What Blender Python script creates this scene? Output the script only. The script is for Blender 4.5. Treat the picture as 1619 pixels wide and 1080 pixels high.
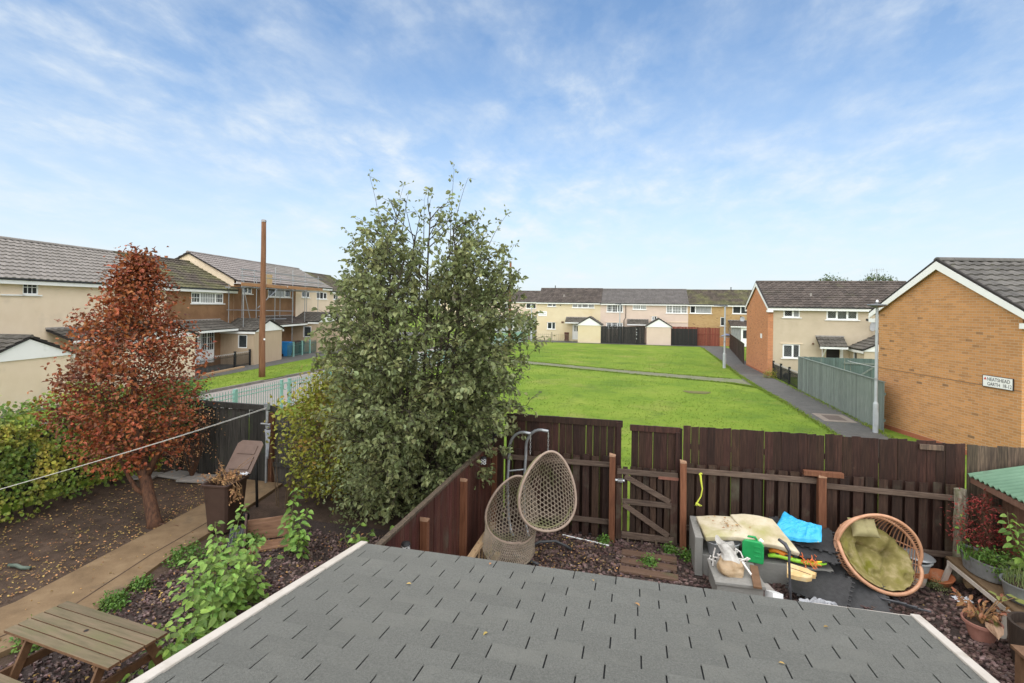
import bpy, random
from math import sin, cos, tan, pi, radians, degrees, sqrt, atan2, hypot, floor, ceil, exp
from mathutils import Vector, Matrix, noise

for _o in list(bpy.data.objects):
    bpy.data.objects.remove(_o)
SC = bpy.context.scene
COL = SC.collection
R = random.Random(11)

# ------------------------------------------------------------------ camera, light
EYE = 4.6
YAW, ROLL = radians(13.5), radians(0.8)
cam_d = bpy.data.cameras.new('camera')
cam = bpy.data.objects.new('camera', cam_d)
COL.objects.link(cam)
cam_d.sensor_width = 36.0
cam_d.lens = 815.0 / 1619.0 * 36.0
cam_d.shift_y = -56.0 / 1619.0
cam_d.clip_start, cam_d.clip_end = 0.05, 6000
_f = Vector((-sin(YAW), cos(YAW), 0))
_r = Vector((cos(YAW), sin(YAW), 0))
_z = Vector((0, 0, 1))
_right = _r * cos(ROLL) + _z * sin(ROLL)
_up = _z * cos(ROLL) - _r * sin(ROLL)
_m = Matrix.Identity(4)
for i in range(3):
    _m[i][0], _m[i][1], _m[i][2] = _right[i], _up[i], -_f[i]
_m[2][3] = EYE
cam.matrix_world = _m
SC.camera = cam

SUN_EL, SUN_AZ = radians(50), radians(180)
SKY_STRENGTH = 0.05
sun_d = bpy.data.lights.new('sun', 'SUN')
sun_d.energy = 1.5
sun_d.angle = radians(150)
sun_d.color = (1.0, 0.905, 0.775)
sun = bpy.data.objects.new('sun', sun_d)
COL.objects.link(sun)
_sd = Vector((sin(SUN_AZ) * cos(SUN_EL), cos(SUN_AZ) * cos(SUN_EL), sin(SUN_EL)))
sun.rotation_euler = _sd.to_track_quat('Z', 'Y').to_euler()
sun.location = (0, 0, 60)

SC.view_settings.view_transform = 'Standard'
SC.view_settings.look = 'None'
SC.view_settings.exposure = 2.1
SC.view_settings.gamma = 1.0
SC.view_settings.use_curve_mapping = False

W = bpy.data.worlds.new('World')
SC.world = W
W.use_nodes = True
nt = W.node_tree
nt.nodes.clear()


def nd(t, kind, **kw):
    n = t.nodes.new(kind)
    for k, v in kw.items():
        if k in n.inputs:
            n.inputs[k].default_value = v
        else:
            setattr(n, k, v)
    return n


def ramp(t, stops, interp='LINEAR'):
    n = t.nodes.new('ShaderNodeValToRGB')
    n.color_ramp.interpolation = interp
    e = n.color_ramp.elements
    while len(e) < len(stops):
        e.new(0.5)
    for k, (p, c) in enumerate(stops):
        e[k].position = p
        if not hasattr(c, '__len__'):
            c = (c, c, c)
        e[k].color = (c[0], c[1], c[2], 1)
    return n


sky = nd(nt, 'ShaderNodeTexSky', sky_type='NISHITA')
sky.sun_disc = False
sky.sun_elevation, sky.sun_rotation = SUN_EL, SUN_AZ
sky.altitude, sky.air_density, sky.dust_density, sky.ozone_density = 0, 1.0, 1.2, 1.6
tc = nd(nt, 'ShaderNodeTexCoord')
sep = nd(nt, 'ShaderNodeSeparateXYZ')
nt.links.new(tc.outputs['Generated'], sep.inputs[0])
den = nd(nt, 'ShaderNodeMath', operation='ADD')
den.inputs[1].default_value = 0.22
den.use_clamp = False
mx = nd(nt, 'ShaderNodeMath', operation='MAXIMUM')
mx.inputs[1].default_value = 0.0
nt.links.new(sep.outputs['Z'], mx.inputs[0])
nt.links.new(mx.outputs[0], den.inputs[0])
dv = nd(nt, 'ShaderNodeVectorMath', operation='DIVIDE')
cmb = nd(nt, 'ShaderNodeCombineXYZ')
for k in ('X', 'Y', 'Z'):
    nt.links.new(den.outputs[0], cmb.inputs[k])
nt.links.new(tc.outputs['Generated'], dv.inputs[0])
nt.links.new(cmb.outputs[0], dv.inputs[1])
mp = nd(nt, 'ShaderNodeMapping')
mp.inputs['Location'].default_value = (3.1, 1.35, 0)
mp.inputs['Rotation'].default_value = (0, 0, radians(14))
mp.inputs['Scale'].default_value = (1.35, 0.95, 1)
nt.links.new(dv.outputs[0], mp.inputs[0])
n1 = nd(nt, 'ShaderNodeTexNoise', Scale=0.9, Detail=6.0, Roughness=0.55, Distortion=0.25)
n2 = nd(nt, 'ShaderNodeTexNoise', Scale=4.3, Detail=8.0, Roughness=0.60, Distortion=0.15)
nt.links.new(mp.outputs[0], n1.inputs['Vector'])
nt.links.new(mp.outputs[0], n2.inputs['Vector'])
r1 = ramp(nt, [(0.36, 0.22), (0.66, 1.0)])
r2 = ramp(nt, [(0.36, 0.0), (0.52, 0.34), (0.72, 1.0)])
nt.links.new(n1.outputs['Fac'], r1.inputs[0])
nt.links.new(n2.outputs['Fac'], r2.inputs[0])
cr = nd(nt, 'ShaderNodeMix', data_type='RGBA', blend_type='MULTIPLY')
cr.inputs[0].default_value = 1.0
nt.links.new(r1.outputs[0], cr.inputs[6])
nt.links.new(r2.outputs[0], cr.inputs[7])
# thin veil that thickens towards the horizon all the way round
veil = ramp(nt, [(0.0, 0.92), (0.08, 0.78), (0.2, 0.52), (0.36, 0.25), (0.55, 0.10), (0.8, 0.04)])
nt.links.new(mx.outputs[0], veil.inputs[0])
scr = nd(nt, 'ShaderNodeMix', data_type='RGBA', blend_type='SCREEN')
scr.inputs[0].default_value = 1.0
nt.links.new(cr.outputs[2], scr.inputs[6])
nt.links.new(veil.outputs[0], scr.inputs[7])
skym = nd(nt, 'ShaderNodeMix', data_type='RGBA')
nt.links.new(scr.outputs[2], skym.inputs[0])
tint = nd(nt, 'ShaderNodeMix', data_type='RGBA', blend_type='MULTIPLY')
tint.inputs[0].default_value = 1.0
tint.inputs[7].default_value = (0.405, 0.74, 0.95, 1)
nt.links.new(sky.outputs[0], tint.inputs[6])
nt.links.new(tint.outputs[2], skym.inputs[6])
skym.inputs[7].default_value = (4.15, 4.45, 4.65, 1)
bg = nd(nt, 'ShaderNodeBackground')
bg.inputs['Strength'].default_value = SKY_STRENGTH
nt.links.new(skym.outputs[2], bg.inputs['Color'])
wo = nd(nt, 'ShaderNodeOutputWorld')
nt.links.new(bg.outputs[0], wo.inputs[0])

# ------------------------------------------------------------------ helpers


def tag(o, label=None, cat=None, group=None, kind=None):
    if label:
        o['label'] = label
    if cat:
        o['category'] = cat
    if group:
        o['group'] = group
    if kind:
        o['kind'] = kind
    return o


def thing(name, label, cat, loc=(0, 0, 0), rz=0.0, group=None, rot=None):
    o = bpy.data.objects.new(name, None)
    o.empty_display_size = 0.2
    COL.objects.link(o)
    o.location = loc
    o.rotation_euler = rot if rot else (0, 0, rz)
    return tag(o, label, cat, group)


def link(name, me, parent=None, loc=(0, 0, 0), rot=(0, 0, 0), scale=(1, 1, 1)):
    o = bpy.data.objects.new(name, me)
    COL.objects.link(o)
    o.parent = parent
    o.location = loc
    o.rotation_euler = rot
    o.scale = scale
    return o


def copy_tree(o, parent=None, label=None):
    c = o.copy()
    COL.objects.link(c)
    c.parent = parent
    if label:
        c['label'] = label
    for ch in list(o.children):
        copy_tree(ch, c)
    return c


class MB:
    def __init__(s):
        s.v, s.f, s.mi, s.m = [], [], [], 0

    def add(s, vs, fs, M=None):
        b = len(s.v)
        if M is not None:
            vs = [M @ Vector(p) for p in vs]
        s.v.extend([tuple(p) for p in vs])
        s.f.extend([tuple(b + i for i in f) for f in fs])
        s.mi.extend([s.m] * len(fs))
        return s

    def box(s, x0, y0, z0, x1, y1, z1, M=None):
        vs = [(x0, y0, z0), (x1, y0, z0), (x1, y1, z0), (x0, y1, z0), (x0, y0, z1), (x1, y0, z1), (x1, y1, z1), (x0, y1, z1)]
        return s.add(vs, [(0, 3, 2, 1), (4, 5, 6, 7), (0, 1, 5, 4), (1, 2, 6, 5), (2, 3, 7, 6), (3, 0, 4, 7)], M)

    def quad(s, a, b, c, d, M=None):
        return s.add([a, b, c, d], [(0, 1, 2, 3)], M)

    def poly(s, pts, M=None):
        return s.add(pts, [tuple(range(len(pts)))], M)

    def bar(s, p, q, w, t, up=(0, 0, 1)):
        p, q = Vector(p), Vector(q)
        d = (q - p)
        L = d.length
        d.normalize()
        u = Vector(up)
        if abs(d.dot(u)) > 0.98:
            u = Vector((0, 1, 0))
        side = d.cross(u).normalized()
        u = side.cross(d)
        M = Matrix(((d.x, side.x, u.x, p.x), (d.y, side.y, u.y, p.y), (d.z, side.z, u.z, p.z), (0, 0, 0, 1)))
        return s.box(0, -w / 2, -t / 2, L, w / 2, t / 2, M)

    def tube(s, pts, r, n=8, closed=False, cap=True, M=None):
        pts = [Vector(p) for p in pts]
        N = len(pts)
        rr = r if hasattr(r, '__len__') else [r] * N
        rings = []
        nrm = None
        for i in range(N):
            if closed:
                d = pts[(i + 1) % N] - pts[i - 1]
            else:
                d = pts[min(i + 1, N - 1)] - pts[max(i - 1, 0)]
            if d.length < 1e-9:
                d = Vector((0, 0, 1))
            d.normalize()
            if nrm is None:
                a = Vector((0, 0, 1)) if abs(d.z) < 0.9 else Vector((1, 0, 0))
                nrm = d.cross(a).normalized()
            else:
                nrm = (nrm - d * nrm.dot(d))
                if nrm.length < 1e-6:
                    nrm = d.cross(Vector((0.3, 0.7, 0.6)))
                nrm.normalize()
            b = d.cross(nrm)
            rings.append([pts[i] + (nrm * cos(2 * pi * k / n) + b * sin(2 * pi * k / n)) * rr[i] for k in range(n)])
        vs = [p for ring in rings for p in ring]
        fs = []
        for i in range(N if closed else N - 1):
            j = (i + 1) % N
            for k in range(n):
                l = (k + 1) % n
                fs.append((i * n + k, i * n + l, j * n + l, j * n + k))
        if cap and not closed:
            fs.append(tuple(range(n - 1, -1, -1)))
            fs.append(tuple((N - 1) * n + k for k in range(n)))
        return s.add(vs, fs, M)

    def lathe(s, prof, n=24, M=None, sx=1.0, sy=1.0):
        vs = [(r * cos(2 * pi * k / n) * sx, r * sin(2 * pi * k / n) * sy, z) for r, z in prof for k in range(n)]
        fs = []
        for i in range(len(prof) - 1):
            for k in range(n):
                l = (k + 1) % n
                fs.append((i * n + k, i * n + l, (i + 1) * n + l, (i + 1) * n + k))
        return s.add(vs, fs, M)

    def disc(s, c, r, n=24, M=None):
        return s.add([(c[0] + r * cos(2 * pi * k / n), c[1] + r * sin(2 * pi * k / n), c[2]) for k in range(n)], [tuple(range(n))], M)

    def prism(s, pts, axis, a, b, M=None):
        """pts: 2D outline, extruded along axis ('x','y','z') from a to b."""
        n = len(pts)

        def P(p, t):
            return (t, p[0], p[1]) if axis == 'x' else ((p[0], t, p[1]) if axis == 'y' else (p[0], p[1], t))
        vs = [P(p, a) for p in pts] + [P(p, b) for p in pts]
        fs = [tuple(range(n)), tuple(range(2 * n - 1, n - 1, -1))]
        fs += [(i, n + i, n + (i + 1) % n, (i + 1) % n) for i in range(n)]
        return s.add(vs, fs, M)

    def grid(s, fn, nu, nv, M=None):
        vs = [fn(i / nu, j / nv) for j in range(nv + 1) for i in range(nu + 1)]
        fs = [(j * (nu + 1) + i, j * (nu + 1) + i + 1, (j + 1) * (nu + 1) + i + 1, (j + 1) * (nu + 1) + i) for j in range(nv) for i in range(nu)]
        return s.add(vs, fs, M)

    def mesh(s, name, mats, smooth=False):
        me = bpy.data.meshes.new(name)
        me.from_pydata(s.v, [], s.f)
        for m in (mats if isinstance(mats, (list, tuple)) else [mats]):
            me.materials.append(m)
        if any(s.mi):
            me.polygons.foreach_set('material_index', s.mi)
        if smooth:
            me.polygons.foreach_set('use_smooth', [True] * len(me.polygons))
        me.update()
        return me

    def obj(s, name, mats, parent=None, loc=(0, 0, 0), rot=(0, 0, 0), smooth=False, bevel=0, kind=None, fix=False, solid=0, sub=0):
        o = link(name, s.mesh(name, mats, smooth), parent, loc, rot)
        if sub:
            m = o.modifiers.new('sub', 'SUBSURF')
            m.levels = m.render_levels = sub
        if solid:
            m = o.modifiers.new('solid', 'SOLIDIFY')
            m.thickness = solid
            m.offset = 0
        if bevel:
            m = o.modifiers.new('bevel', 'BEVEL')
            m.width = bevel
            m.segments = 2
            m.limit_method = 'ANGLE'
        if smooth == 'auto':
            pass
        if kind:
            o['kind'] = kind
        return o


def T(x, y, z, rz=0.0, rx=0.0, ry=0.0, s=1.0):
    return Matrix.Translation((x, y, z)) @ Matrix.Rotation(rz, 4, 'Z') @ Matrix.Rotation(ry, 4, 'Y') @ Matrix.Rotation(rx, 4, 'X') @ Matrix.Scale(s, 4)


MATS = {}


def mat(name, c, c2=None, c3=None, scale=6.0, detail=6.0, nrough=0.6, rough=0.8, bump=0.0, bscale=60.0, stretch=(1, 1, 1),
        robj=0.0, risl=0.0, hue=0.0, spot=None, spot2=None, spec=0.35, metal=0.0, trans=0.0, coat=0.0, brick=None, wave=None, alpha=1.0, rvar=0.0, contrast=(0.3, 0.7)):
    if name in MATS:
        return MATS[name]
    m = bpy.data.materials.new(name)
    MATS[name] = m
    m.use_nodes = True
    t = m.node_tree
    t.nodes.clear()
    L = t.links.new
    out = nd(t, 'ShaderNodeOutputMaterial')
    p = nd(t, 'ShaderNodeBsdfPrincipled')
    p.inputs['Roughness'].default_value = rough
    p.inputs['Specular IOR Level'].default_value = spec
    p.inputs['Metallic'].default_value = metal
    p.inputs['Coat Weight'].default_value = coat
    p.inputs['Alpha'].default_value = alpha
    tcn = nd(t, 'ShaderNodeTexCoord')
    vec = tcn.outputs['Object']
    rand = None
    if robj:
        oi = nd(t, 'ShaderNodeObjectInfo')
        rand = oi.outputs['Random']
        am = robj
    if risl:
        gi = nd(t, 'ShaderNodeNewGeometry')
        rand = gi.outputs['Random Per Island']
        am = risl
    if robj:
        mu = nd(t, 'ShaderNodeMath', operation='MULTIPLY')
        mu.inputs[1].default_value = 91.7
        L(rand, mu.inputs[0])
        va = nd(t, 'ShaderNodeVectorMath', operation='ADD')
        L(vec, va.inputs[0])
        L(mu.outputs[0], va.inputs[1])
        vec = va.outputs[0]
    base_vec = vec
    if stretch != (1, 1, 1):
        ma = nd(t, 'ShaderNodeMapping')
        ma.inputs['Scale'].default_value = stretch
        L(vec, ma.inputs[0])
        vec = ma.outputs[0]
    nz = nd(t, 'ShaderNodeTexNoise', Scale=scale, Detail=detail, Roughness=nrough)
    L(vec, nz.inputs['Vector'])
    c2 = c2 or c
    stops = [(contrast[0], c), (contrast[1], c2)] if c3 is None else [(contrast[0], c), (0.5, c2), (contrast[1], c3)]
    rp = ramp(t, stops)
    L(nz.outputs['Fac'], rp.inputs[0])
    colr = rp.outputs[0]
    hgt = nz.outputs['Fac']
    if brick:
        bw, bh, axis, mortar, b1, b2 = brick
        sx = nd(t, 'ShaderNodeSeparateXYZ')
        L(tcn.outputs['Object'], sx.inputs[0])
        cx = nd(t, 'ShaderNodeCombineXYZ')
        L(sx.outputs[axis], cx.inputs['X'])
        L(sx.outputs['Z'], cx.inputs['Y'])
        bt = nd(t, 'ShaderNodeTexBrick')
        bt.inputs['Scale'].default_value = 1.0
        bt.inputs['Brick Width'].default_value = bw
        bt.inputs['Row Height'].default_value = bh
        bt.inputs['Mortar Size'].default_value = 0.0065
        bt.inputs['Mortar Smooth'].default_value = 0.25
        bt.inputs['Bias'].default_value = -0.15
        bt.inputs['Color1'].default_value = (*b1, 1)
        bt.inputs['Color2'].default_value = (*b2, 1)
        bt.inputs['Mortar'].default_value = (*mortar, 1)
        L(cx.outputs[0], bt.inputs['Vector'])
        mm = nd(t, 'ShaderNodeMix', data_type='RGBA', blend_type='MULTIPLY')
        mm.inputs[0].default_value = 1.0
        L(bt.outputs['Color'], mm.inputs[6])
        L(colr, mm.inputs[7])
        colr = mm.outputs[2]
        # a few odd dark bricks: cell noise on the same brick grid
        wn = nd(t, 'ShaderNodeTexBrick')
        for k in ('Scale', 'Brick Width', 'Row Height', 'Mortar Smooth'):
            wn.inputs[k].default_value = bt.inputs[k].default_value
        wn.inputs['Mortar Size'].default_value = 0.0
        wn.inputs['Bias'].default_value = 0.0
        wn.inputs['Color1'].default_value = (0, 0, 0, 1)
        wn.inputs['Color2'].default_value = (1, 1, 1, 1)
        L(cx.outputs[0], wn.inputs['Vector'])
        wr = ramp(t, [(0.965, 0.0), (0.985, 0.65)])
        L(wn.outputs['Color'], wr.inputs[0])
        nb = nd(t, 'ShaderNodeTexNoise', Scale=0.9, Detail=2.0)
        L(base_vec, nb.inputs['Vector'])
        nbr = ramp(t, [(0.42, 0.0), (0.6, 1.0)])
        L(nb.outputs['Fac'], nbr.inputs[0])
        mulb = nd(t, 'ShaderNodeMath', operation='MULTIPLY')
        L(wr.outputs[0], mulb.inputs[0])
        L(nbr.outputs[0], mulb.inputs[1])
        mk = nd(t, 'ShaderNodeMix', data_type='RGBA')
        L(mulb.outputs[0], mk.inputs[0])
        L(colr, mk.inputs[6])
        mk.inputs[7].default_value = (0.14, 0.09, 0.06, 1)
        colr = mk.outputs[2]
    for sp in (spot, spot2):
        if sp:
            ns = nd(t, 'ShaderNodeTexNoise', Scale=sp[1], Detail=7.0, Roughness=0.62)
            L(vec if len(sp) > 4 and sp[4] else base_vec, ns.inputs['Vector'])
            rs = ramp(t, [(sp[2], 0.0), (sp[3], 1.0)])
            L(ns.outputs['Fac'], rs.inputs[0])
            ms = nd(t, 'ShaderNodeMix', data_type='RGBA')
            L(rs.outputs[0], ms.inputs[0])
            L(colr, ms.inputs[6])
            ms.inputs[7].default_value = (*sp[0], 1)
            colr = ms.outputs[2]
    if rand is not None:
        hs = nd(t, 'ShaderNodeHueSaturation')
        mr = nd(t, 'ShaderNodeMapRange')
        mr.inputs['To Min'].default_value = 1 - am
        mr.inputs['To Max'].default_value = 1 + am
        L(rand, mr.inputs['Value'])
        L(mr.outputs[0], hs.inputs['Value'])
        if hue:
            m7 = nd(t, 'ShaderNodeMath', operation='MULTIPLY')
            m7.inputs[1].default_value = 7.31
            fr = nd(t, 'ShaderNodeMath', operation='FRACT')
            L(rand, m7.inputs[0])
            L(m7.outputs[0], fr.inputs[0])
            mh = nd(t, 'ShaderNodeMapRange')
            mh.inputs['To Min'].default_value = 0.5 - hue
            mh.inputs['To Max'].default_value = 0.5 + hue
            L(fr.outputs[0], mh.inputs['Value'])
            L(mh.outputs[0], hs.inputs['Hue'])
        L(colr, hs.inputs['Color'])
        colr = hs.outputs[0]
    L(colr, p.inputs['Base Color'])
    if rvar:
        rr = nd(t, 'ShaderNodeMapRange')
        rr.inputs['To Min'].default_value = rough - rvar
        rr.inputs['To Max'].default_value = rough + rvar
        L(nz.outputs['Fac'], rr.inputs['Value'])
        L(rr.outputs[0], p.inputs['Roughness'])
    if bump or brick:
        nb2 = nd(t, 'ShaderNodeTexNoise', Scale=bscale, Detail=5.0, Roughness=0.65)
        L(vec, nb2.inputs['Vector'])
        bp = nd(t, 'ShaderNodeBump')
        bp.inputs['Strength'].default_value = bump
        bp.inputs['Distance'].default_value = 0.02
        L(nb2.outputs['Fac'], bp.inputs['Height'])
        if brick:
            bb = nd(t, 'ShaderNodeBump', invert=True)
            bb.inputs['Strength'].default_value = 0.8
            bb.inputs['Distance'].default_value = 0.01
            L(bt.outputs['Fac'], bb.inputs['Height'])
            L(bp.outputs[0], bb.inputs['Normal'])
            bp = bb
        L(bp.outputs[0], p.inputs['Normal'])
    sh = p.outputs[0]
    if trans:
        tr = nd(t, 'ShaderNodeBsdfTranslucent')
        L(colr, tr.inputs['Color'])
        mxs = nd(t, 'ShaderNodeMixShader')
        mxs.inputs[0].default_value = trans
        L(sh, mxs.inputs[1])
        L(tr.outputs[0], mxs.inputs[2])
        sh = mxs.outputs[0]
    L(sh, out.inputs[0])
    return m


def S(r, g, b):
    """sRGB 0-255 to linear"""
    return tuple((c / 255 / 12.92) if c <= 10 else ((c / 255 + 0.055) / 1.055) ** 2.4 for c in (r, g, b))


# ------------------------------------------------------------------ materials
WOOD_GRAIN = (9, 9, 0.7)
M_dark_fence = mat('dark_stained_boards', (0.018, 0.0088, 0.006), (0.036, 0.018, 0.012), (0.056, 0.030, 0.020), scale=4, stretch=WOOD_GRAIN, rough=0.62, bump=0.35, bscale=18, robj=0.38, hue=0.012, spot=((0.075, 0.065, 0.045), 2.2, 0.55, 0.75), spec=0.3)
M_tall_fence = mat('tall_stained_boards', (0.018, 0.0078, 0.005), (0.034, 0.0145, 0.0095), (0.056, 0.026, 0.0165), scale=4, stretch=WOOD_GRAIN, rough=0.6, bump=0.35, bscale=18, robj=0.35, hue=0.012, spot=((0.11, 0.07, 0.045), 5.0, 0.66, 0.8), spec=0.3)
M_red_fence = mat('red_brown_boards', (0.040, 0.0125, 0.009), (0.066, 0.022, 0.015), (0.088, 0.036, 0.026), scale=3, stretch=WOOD_GRAIN, rough=0.6, bump=0.3, bscale=18, robj=0.25, hue=0.01, spot=((0.085, 0.07, 0.05), 1.6, 0.55, 0.8))
M_grey_fence = mat('weathered_grey_boards', (0.048, 0.034, 0.024), (0.090, 0.064, 0.044), (0.18, 0.125, 0.08), scale=4, stretch=WOOD_GRAIN, rough=0.75, bump=0.4, bscale=18, robj=0.3, hue=0.01)
M_black_fence_wood = mat('old_black_boards', (0.022, 0.020, 0.018), (0.045, 0.041, 0.036), (0.065, 0.058, 0.048), scale=4, stretch=WOOD_GRAIN, rough=0.75, bump=0.4, bscale=18, robj=0.35, spot=((0.05, 0.07, 0.03), 1.8, 0.58, 0.8))
M_post = mat('orange_brown_post', (0.095, 0.035, 0.018), (0.16, 0.062, 0.030), (0.20, 0.085, 0.045), scale=4, stretch=WOOD_GRAIN, rough=0.6, bump=0.3, bscale=20, robj=0.25)
M_post_top = mat('pale_post_end', (0.30, 0.17, 0.10), (0.38, 0.23, 0.15), rough=0.7, scale=20)
M_old_post = mat('lichened_old_post', (0.10, 0.085, 0.06), (0.21, 0.18, 0.13), (0.32, 0.28, 0.22), scale=9, stretch=(3, 3, 0.8), rough=0.9, bump=0.6, bscale=30, spot=((0.12, 0.13, 0.06), 5, 0.5, 0.66))
M_felt = mat('grey_felt_shingle', (0.114, 0.114, 0.100), (0.158, 0.157, 0.140), (0.202, 0.200, 0.178), scale=75, detail=8, nrough=0.8, contrast=(0.33, 0.67), rough=0.95, bump=0.8, bscale=160, robj=0.06, spec=0.2, spot=((0.20, 0.197, 0.172), 1.3, 0.52, 0.8))
M_felt_dark = mat('felt_underlay', (0.02, 0.02, 0.02), rough=0.9)
M_white_trim = mat('white_painted_trim', (0.44, 0.39, 0.33), (0.54, 0.49, 0.43), scale=3, rough=0.5, spot=((0.27, 0.22, 0.16), 5, 0.56, 0.8), bump=0.05)
M_upvc = mat('white_window_plastic', (0.78, 0.78, 0.76), (0.82, 0.82, 0.80), scale=3, rough=0.35)
M_fascia = mat('white_fascia', (0.74, 0.73, 0.70), (0.80, 0.79, 0.76), scale=1.2, rough=0.4, spot=((0.55, 0.53, 0.47), 2.5, 0.62, 0.85))
M_glass = mat('dark_window_glass', (0.018, 0.022, 0.024), (0.05, 0.055, 0.055), scale=2.2, rough=0.06, spec=0.6, robj=0.3)
M_glass_net = mat('curtained_window_glass', (0.16, 0.17, 0.17), (0.36, 0.36, 0.35), scale=5, stretch=(6, 1, 0.4), rough=0.08, spec=0.6, robj=0.2)
M_render_cream = mat('cream_render', (0.68, 0.545, 0.39), (0.74, 0.605, 0.45), scale=1.3, rough=0.92, bump=0.6, bscale=55, spec=0.2, spot=((0.54, 0.44, 0.32), 0.8, 0.56, 0.8))
M_render_cream2 = mat('sun_offset_cream_render', (0.47, 0.385, 0.275), (0.53, 0.44, 0.325), scale=1.3, rough=0.92, bump=0.6, bscale=55, spec=0.2, spot=((0.42, 0.34, 0.24), 0.8, 0.56, 0.8))  # cream darkened in its colour to offset the direct sun on the house front
M_render_yellow = mat('yellow_cream_render', (0.60, 0.50, 0.33), (0.66, 0.56, 0.38), scale=1.0, rough=0.92, bump=0.4, bscale=50, spec=0.2, spot=((0.56, 0.44, 0.25), 0.5, 0.5, 0.75))
M_render_pink = mat('pinkish_render', (0.57, 0.45, 0.36), (0.63, 0.50, 0.41), scale=1.0, rough=0.92, bump=0.4, bscale=50, spec=0.2)
M_render_brown = mat('brown_pebbledash', (0.185, 0.098, 0.050), (0.25, 0.14, 0.074), scale=1.4, rough=0.95, bump=0.9, bscale=60, spec=0.2, spot=((0.27, 0.155, 0.078), 0.7, 0.5, 0.8))
M_porch_panel = mat('ribbed_beige_panel', (0.40, 0.30, 0.20), (0.47, 0.36, 0.25), scale=2, stretch=(12, 12, 0.5), rough=0.9, bump=0.5, bscale=20)
BR = dict(scale=0.5, detail=5, rough=0.9, bump=0.3, bscale=60, spec=0.2, contrast=(0.25, 0.75))
M_brick_y = mat('buff_orange_brick_gable', (0.80, 0.80, 0.80), (1.0, 0.99, 0.97), brick=(0.225, 0.075, 'Y', (0.56, 0.42, 0.28), (0.60, 0.295, 0.118), (0.44, 0.215, 0.088)), **BR)
M_brick_x = mat('buff_orange_brick_front', (0.92, 0.90, 0.88), (1.0, 1.0, 1.0), brick=(0.225, 0.075, 'X', (0.56, 0.42, 0.28), (0.60, 0.295, 0.118), (0.44, 0.215, 0.088)), **BR)
M_brick_y2 = mat('orange_brick_gable', (0.90, 0.88, 0.86), (1.0, 1.0, 1.0), brick=(0.225, 0.075, 'Y', (0.46, 0.30, 0.20), (0.58, 0.245, 0.11), (0.44, 0.18, 0.085)), **BR)
M_brick_x2 = mat('orange_brick_front', (0.90, 0.88, 0.86), (1.0, 1.0, 1.0), brick=(0.225, 0.075, 'X', (0.46, 0.30, 0.20), (0.58, 0.245, 0.11), (0.44, 0.18, 0.085)), **BR)
M_brick_far = mat('yellow_brick_front', (0.85, 0.85, 0.82), (1.0, 1.0, 1.0), brick=(0.225, 0.075, 'X', (0.50, 0.38, 0.22), (0.49, 0.32, 0.145), (0.41, 0.25, 0.11)), **BR)
M_red_brick = mat('red_plinth_brick', (0.30, 0.095, 0.045), (0.36, 0.125, 0.065), scale=12, rough=0.9, bump=0.3)
M_tile_brown = mat('brown_concrete_tile', (0.060, 0.047, 0.039), (0.10, 0.080, 0.068), scale=1.5, rough=0.8, bump=0.3, bscale=60, risl=0.28, spot=((0.085, 0.083, 0.045), 0.9, 0.58, 0.78))
M_tile_brown_obj = mat('weathered_grey_brown_tile', (0.085, 0.078, 0.070), (0.125, 0.115, 0.104), scale=3, rough=0.7, bump=0.35, bscale=60, robj=0.25, spot=((0.10, 0.105, 0.045), 2.2, 0.62, 0.78))
M_tile_grey = mat('new_grey_tile', (0.195, 0.175, 0.155), (0.235, 0.21, 0.19), scale=1.5, rough=0.75, bump=0.2, risl=0.10)
M_tile_mid = mat('mid_grey_tile', (0.105, 0.095, 0.088), (0.135, 0.122, 0.115), scale=1.5, rough=0.8, bump=0.2, risl=0.12)
M_tile_mauve = mat('mauve_grey_tile', (0.205, 0.178, 0.165), (0.245, 0.215, 0.20), scale=1.5, rough=0.75, bump=0.2, risl=0.10)
M_tile_mossy = mat('mossy_brown_tile', (0.060, 0.046, 0.036), (0.090, 0.072, 0.055), scale=1.2, rough=0.85, bump=0.3, risl=0.28, spot=((0.105, 0.10, 0.045), 0.55, 0.45, 0.62))
M_tile_under = mat('roof_underlay', (0.03, 0.026, 0.024), rough=0.9)
M_canopy = mat('lichened_canopy_tile', (0.075, 0.066, 0.056), (0.12, 0.108, 0.090), scale=2.5, stretch=(0.6, 2, 2), rough=0.85, risl=0.2, bump=0.3, spot=((0.20, 0.19, 0.16), 3, 0.6, 0.75))
M_concrete = mat('grey_concrete', (0.24, 0.22, 0.20), (0.34, 0.31, 0.28), scale=8, rough=0.9, bump=0.3, bscale=90)
M_black_iron = mat('black_iron', (0.012, 0.012, 0.013), (0.025, 0.024, 0.024), scale=20, rough=0.45)
M_mint = mat('mint_green_paint', (0.18, 0.34, 0.29), (0.23, 0.40, 0.345), scale=6, rough=0.5, spot=((0.15, 0.22, 0.18), 8, 0.62, 0.8))
M_galv = mat('galvanised_steel', (0.30, 0.31, 0.32), (0.42, 0.43, 0.44), scale=14, rough=0.45, metal=0.6, rvar=0.1)
M_lamp_grey = mat('grey_lamp_post_paint', (0.34, 0.36, 0.37), (0.42, 0.44, 0.45), scale=5, rough=0.5)
M_pole_wood = mat('creosoted_pole', (0.115, 0.050, 0.022), (0.18, 0.082, 0.038), (0.22, 0.11, 0.06), scale=3, stretch=(8, 8, 0.4), rough=0.8, bump=0.4, bscale=20)
M_soil = mat('bare_dark_soil', (0.034, 0.0205, 0.0135), (0.066, 0.041, 0.027), (0.112, 0.072, 0.049), scale=2.5, detail=10, nrough=0.7, rough=0.9, bump=0.9, bscale=30)
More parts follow.
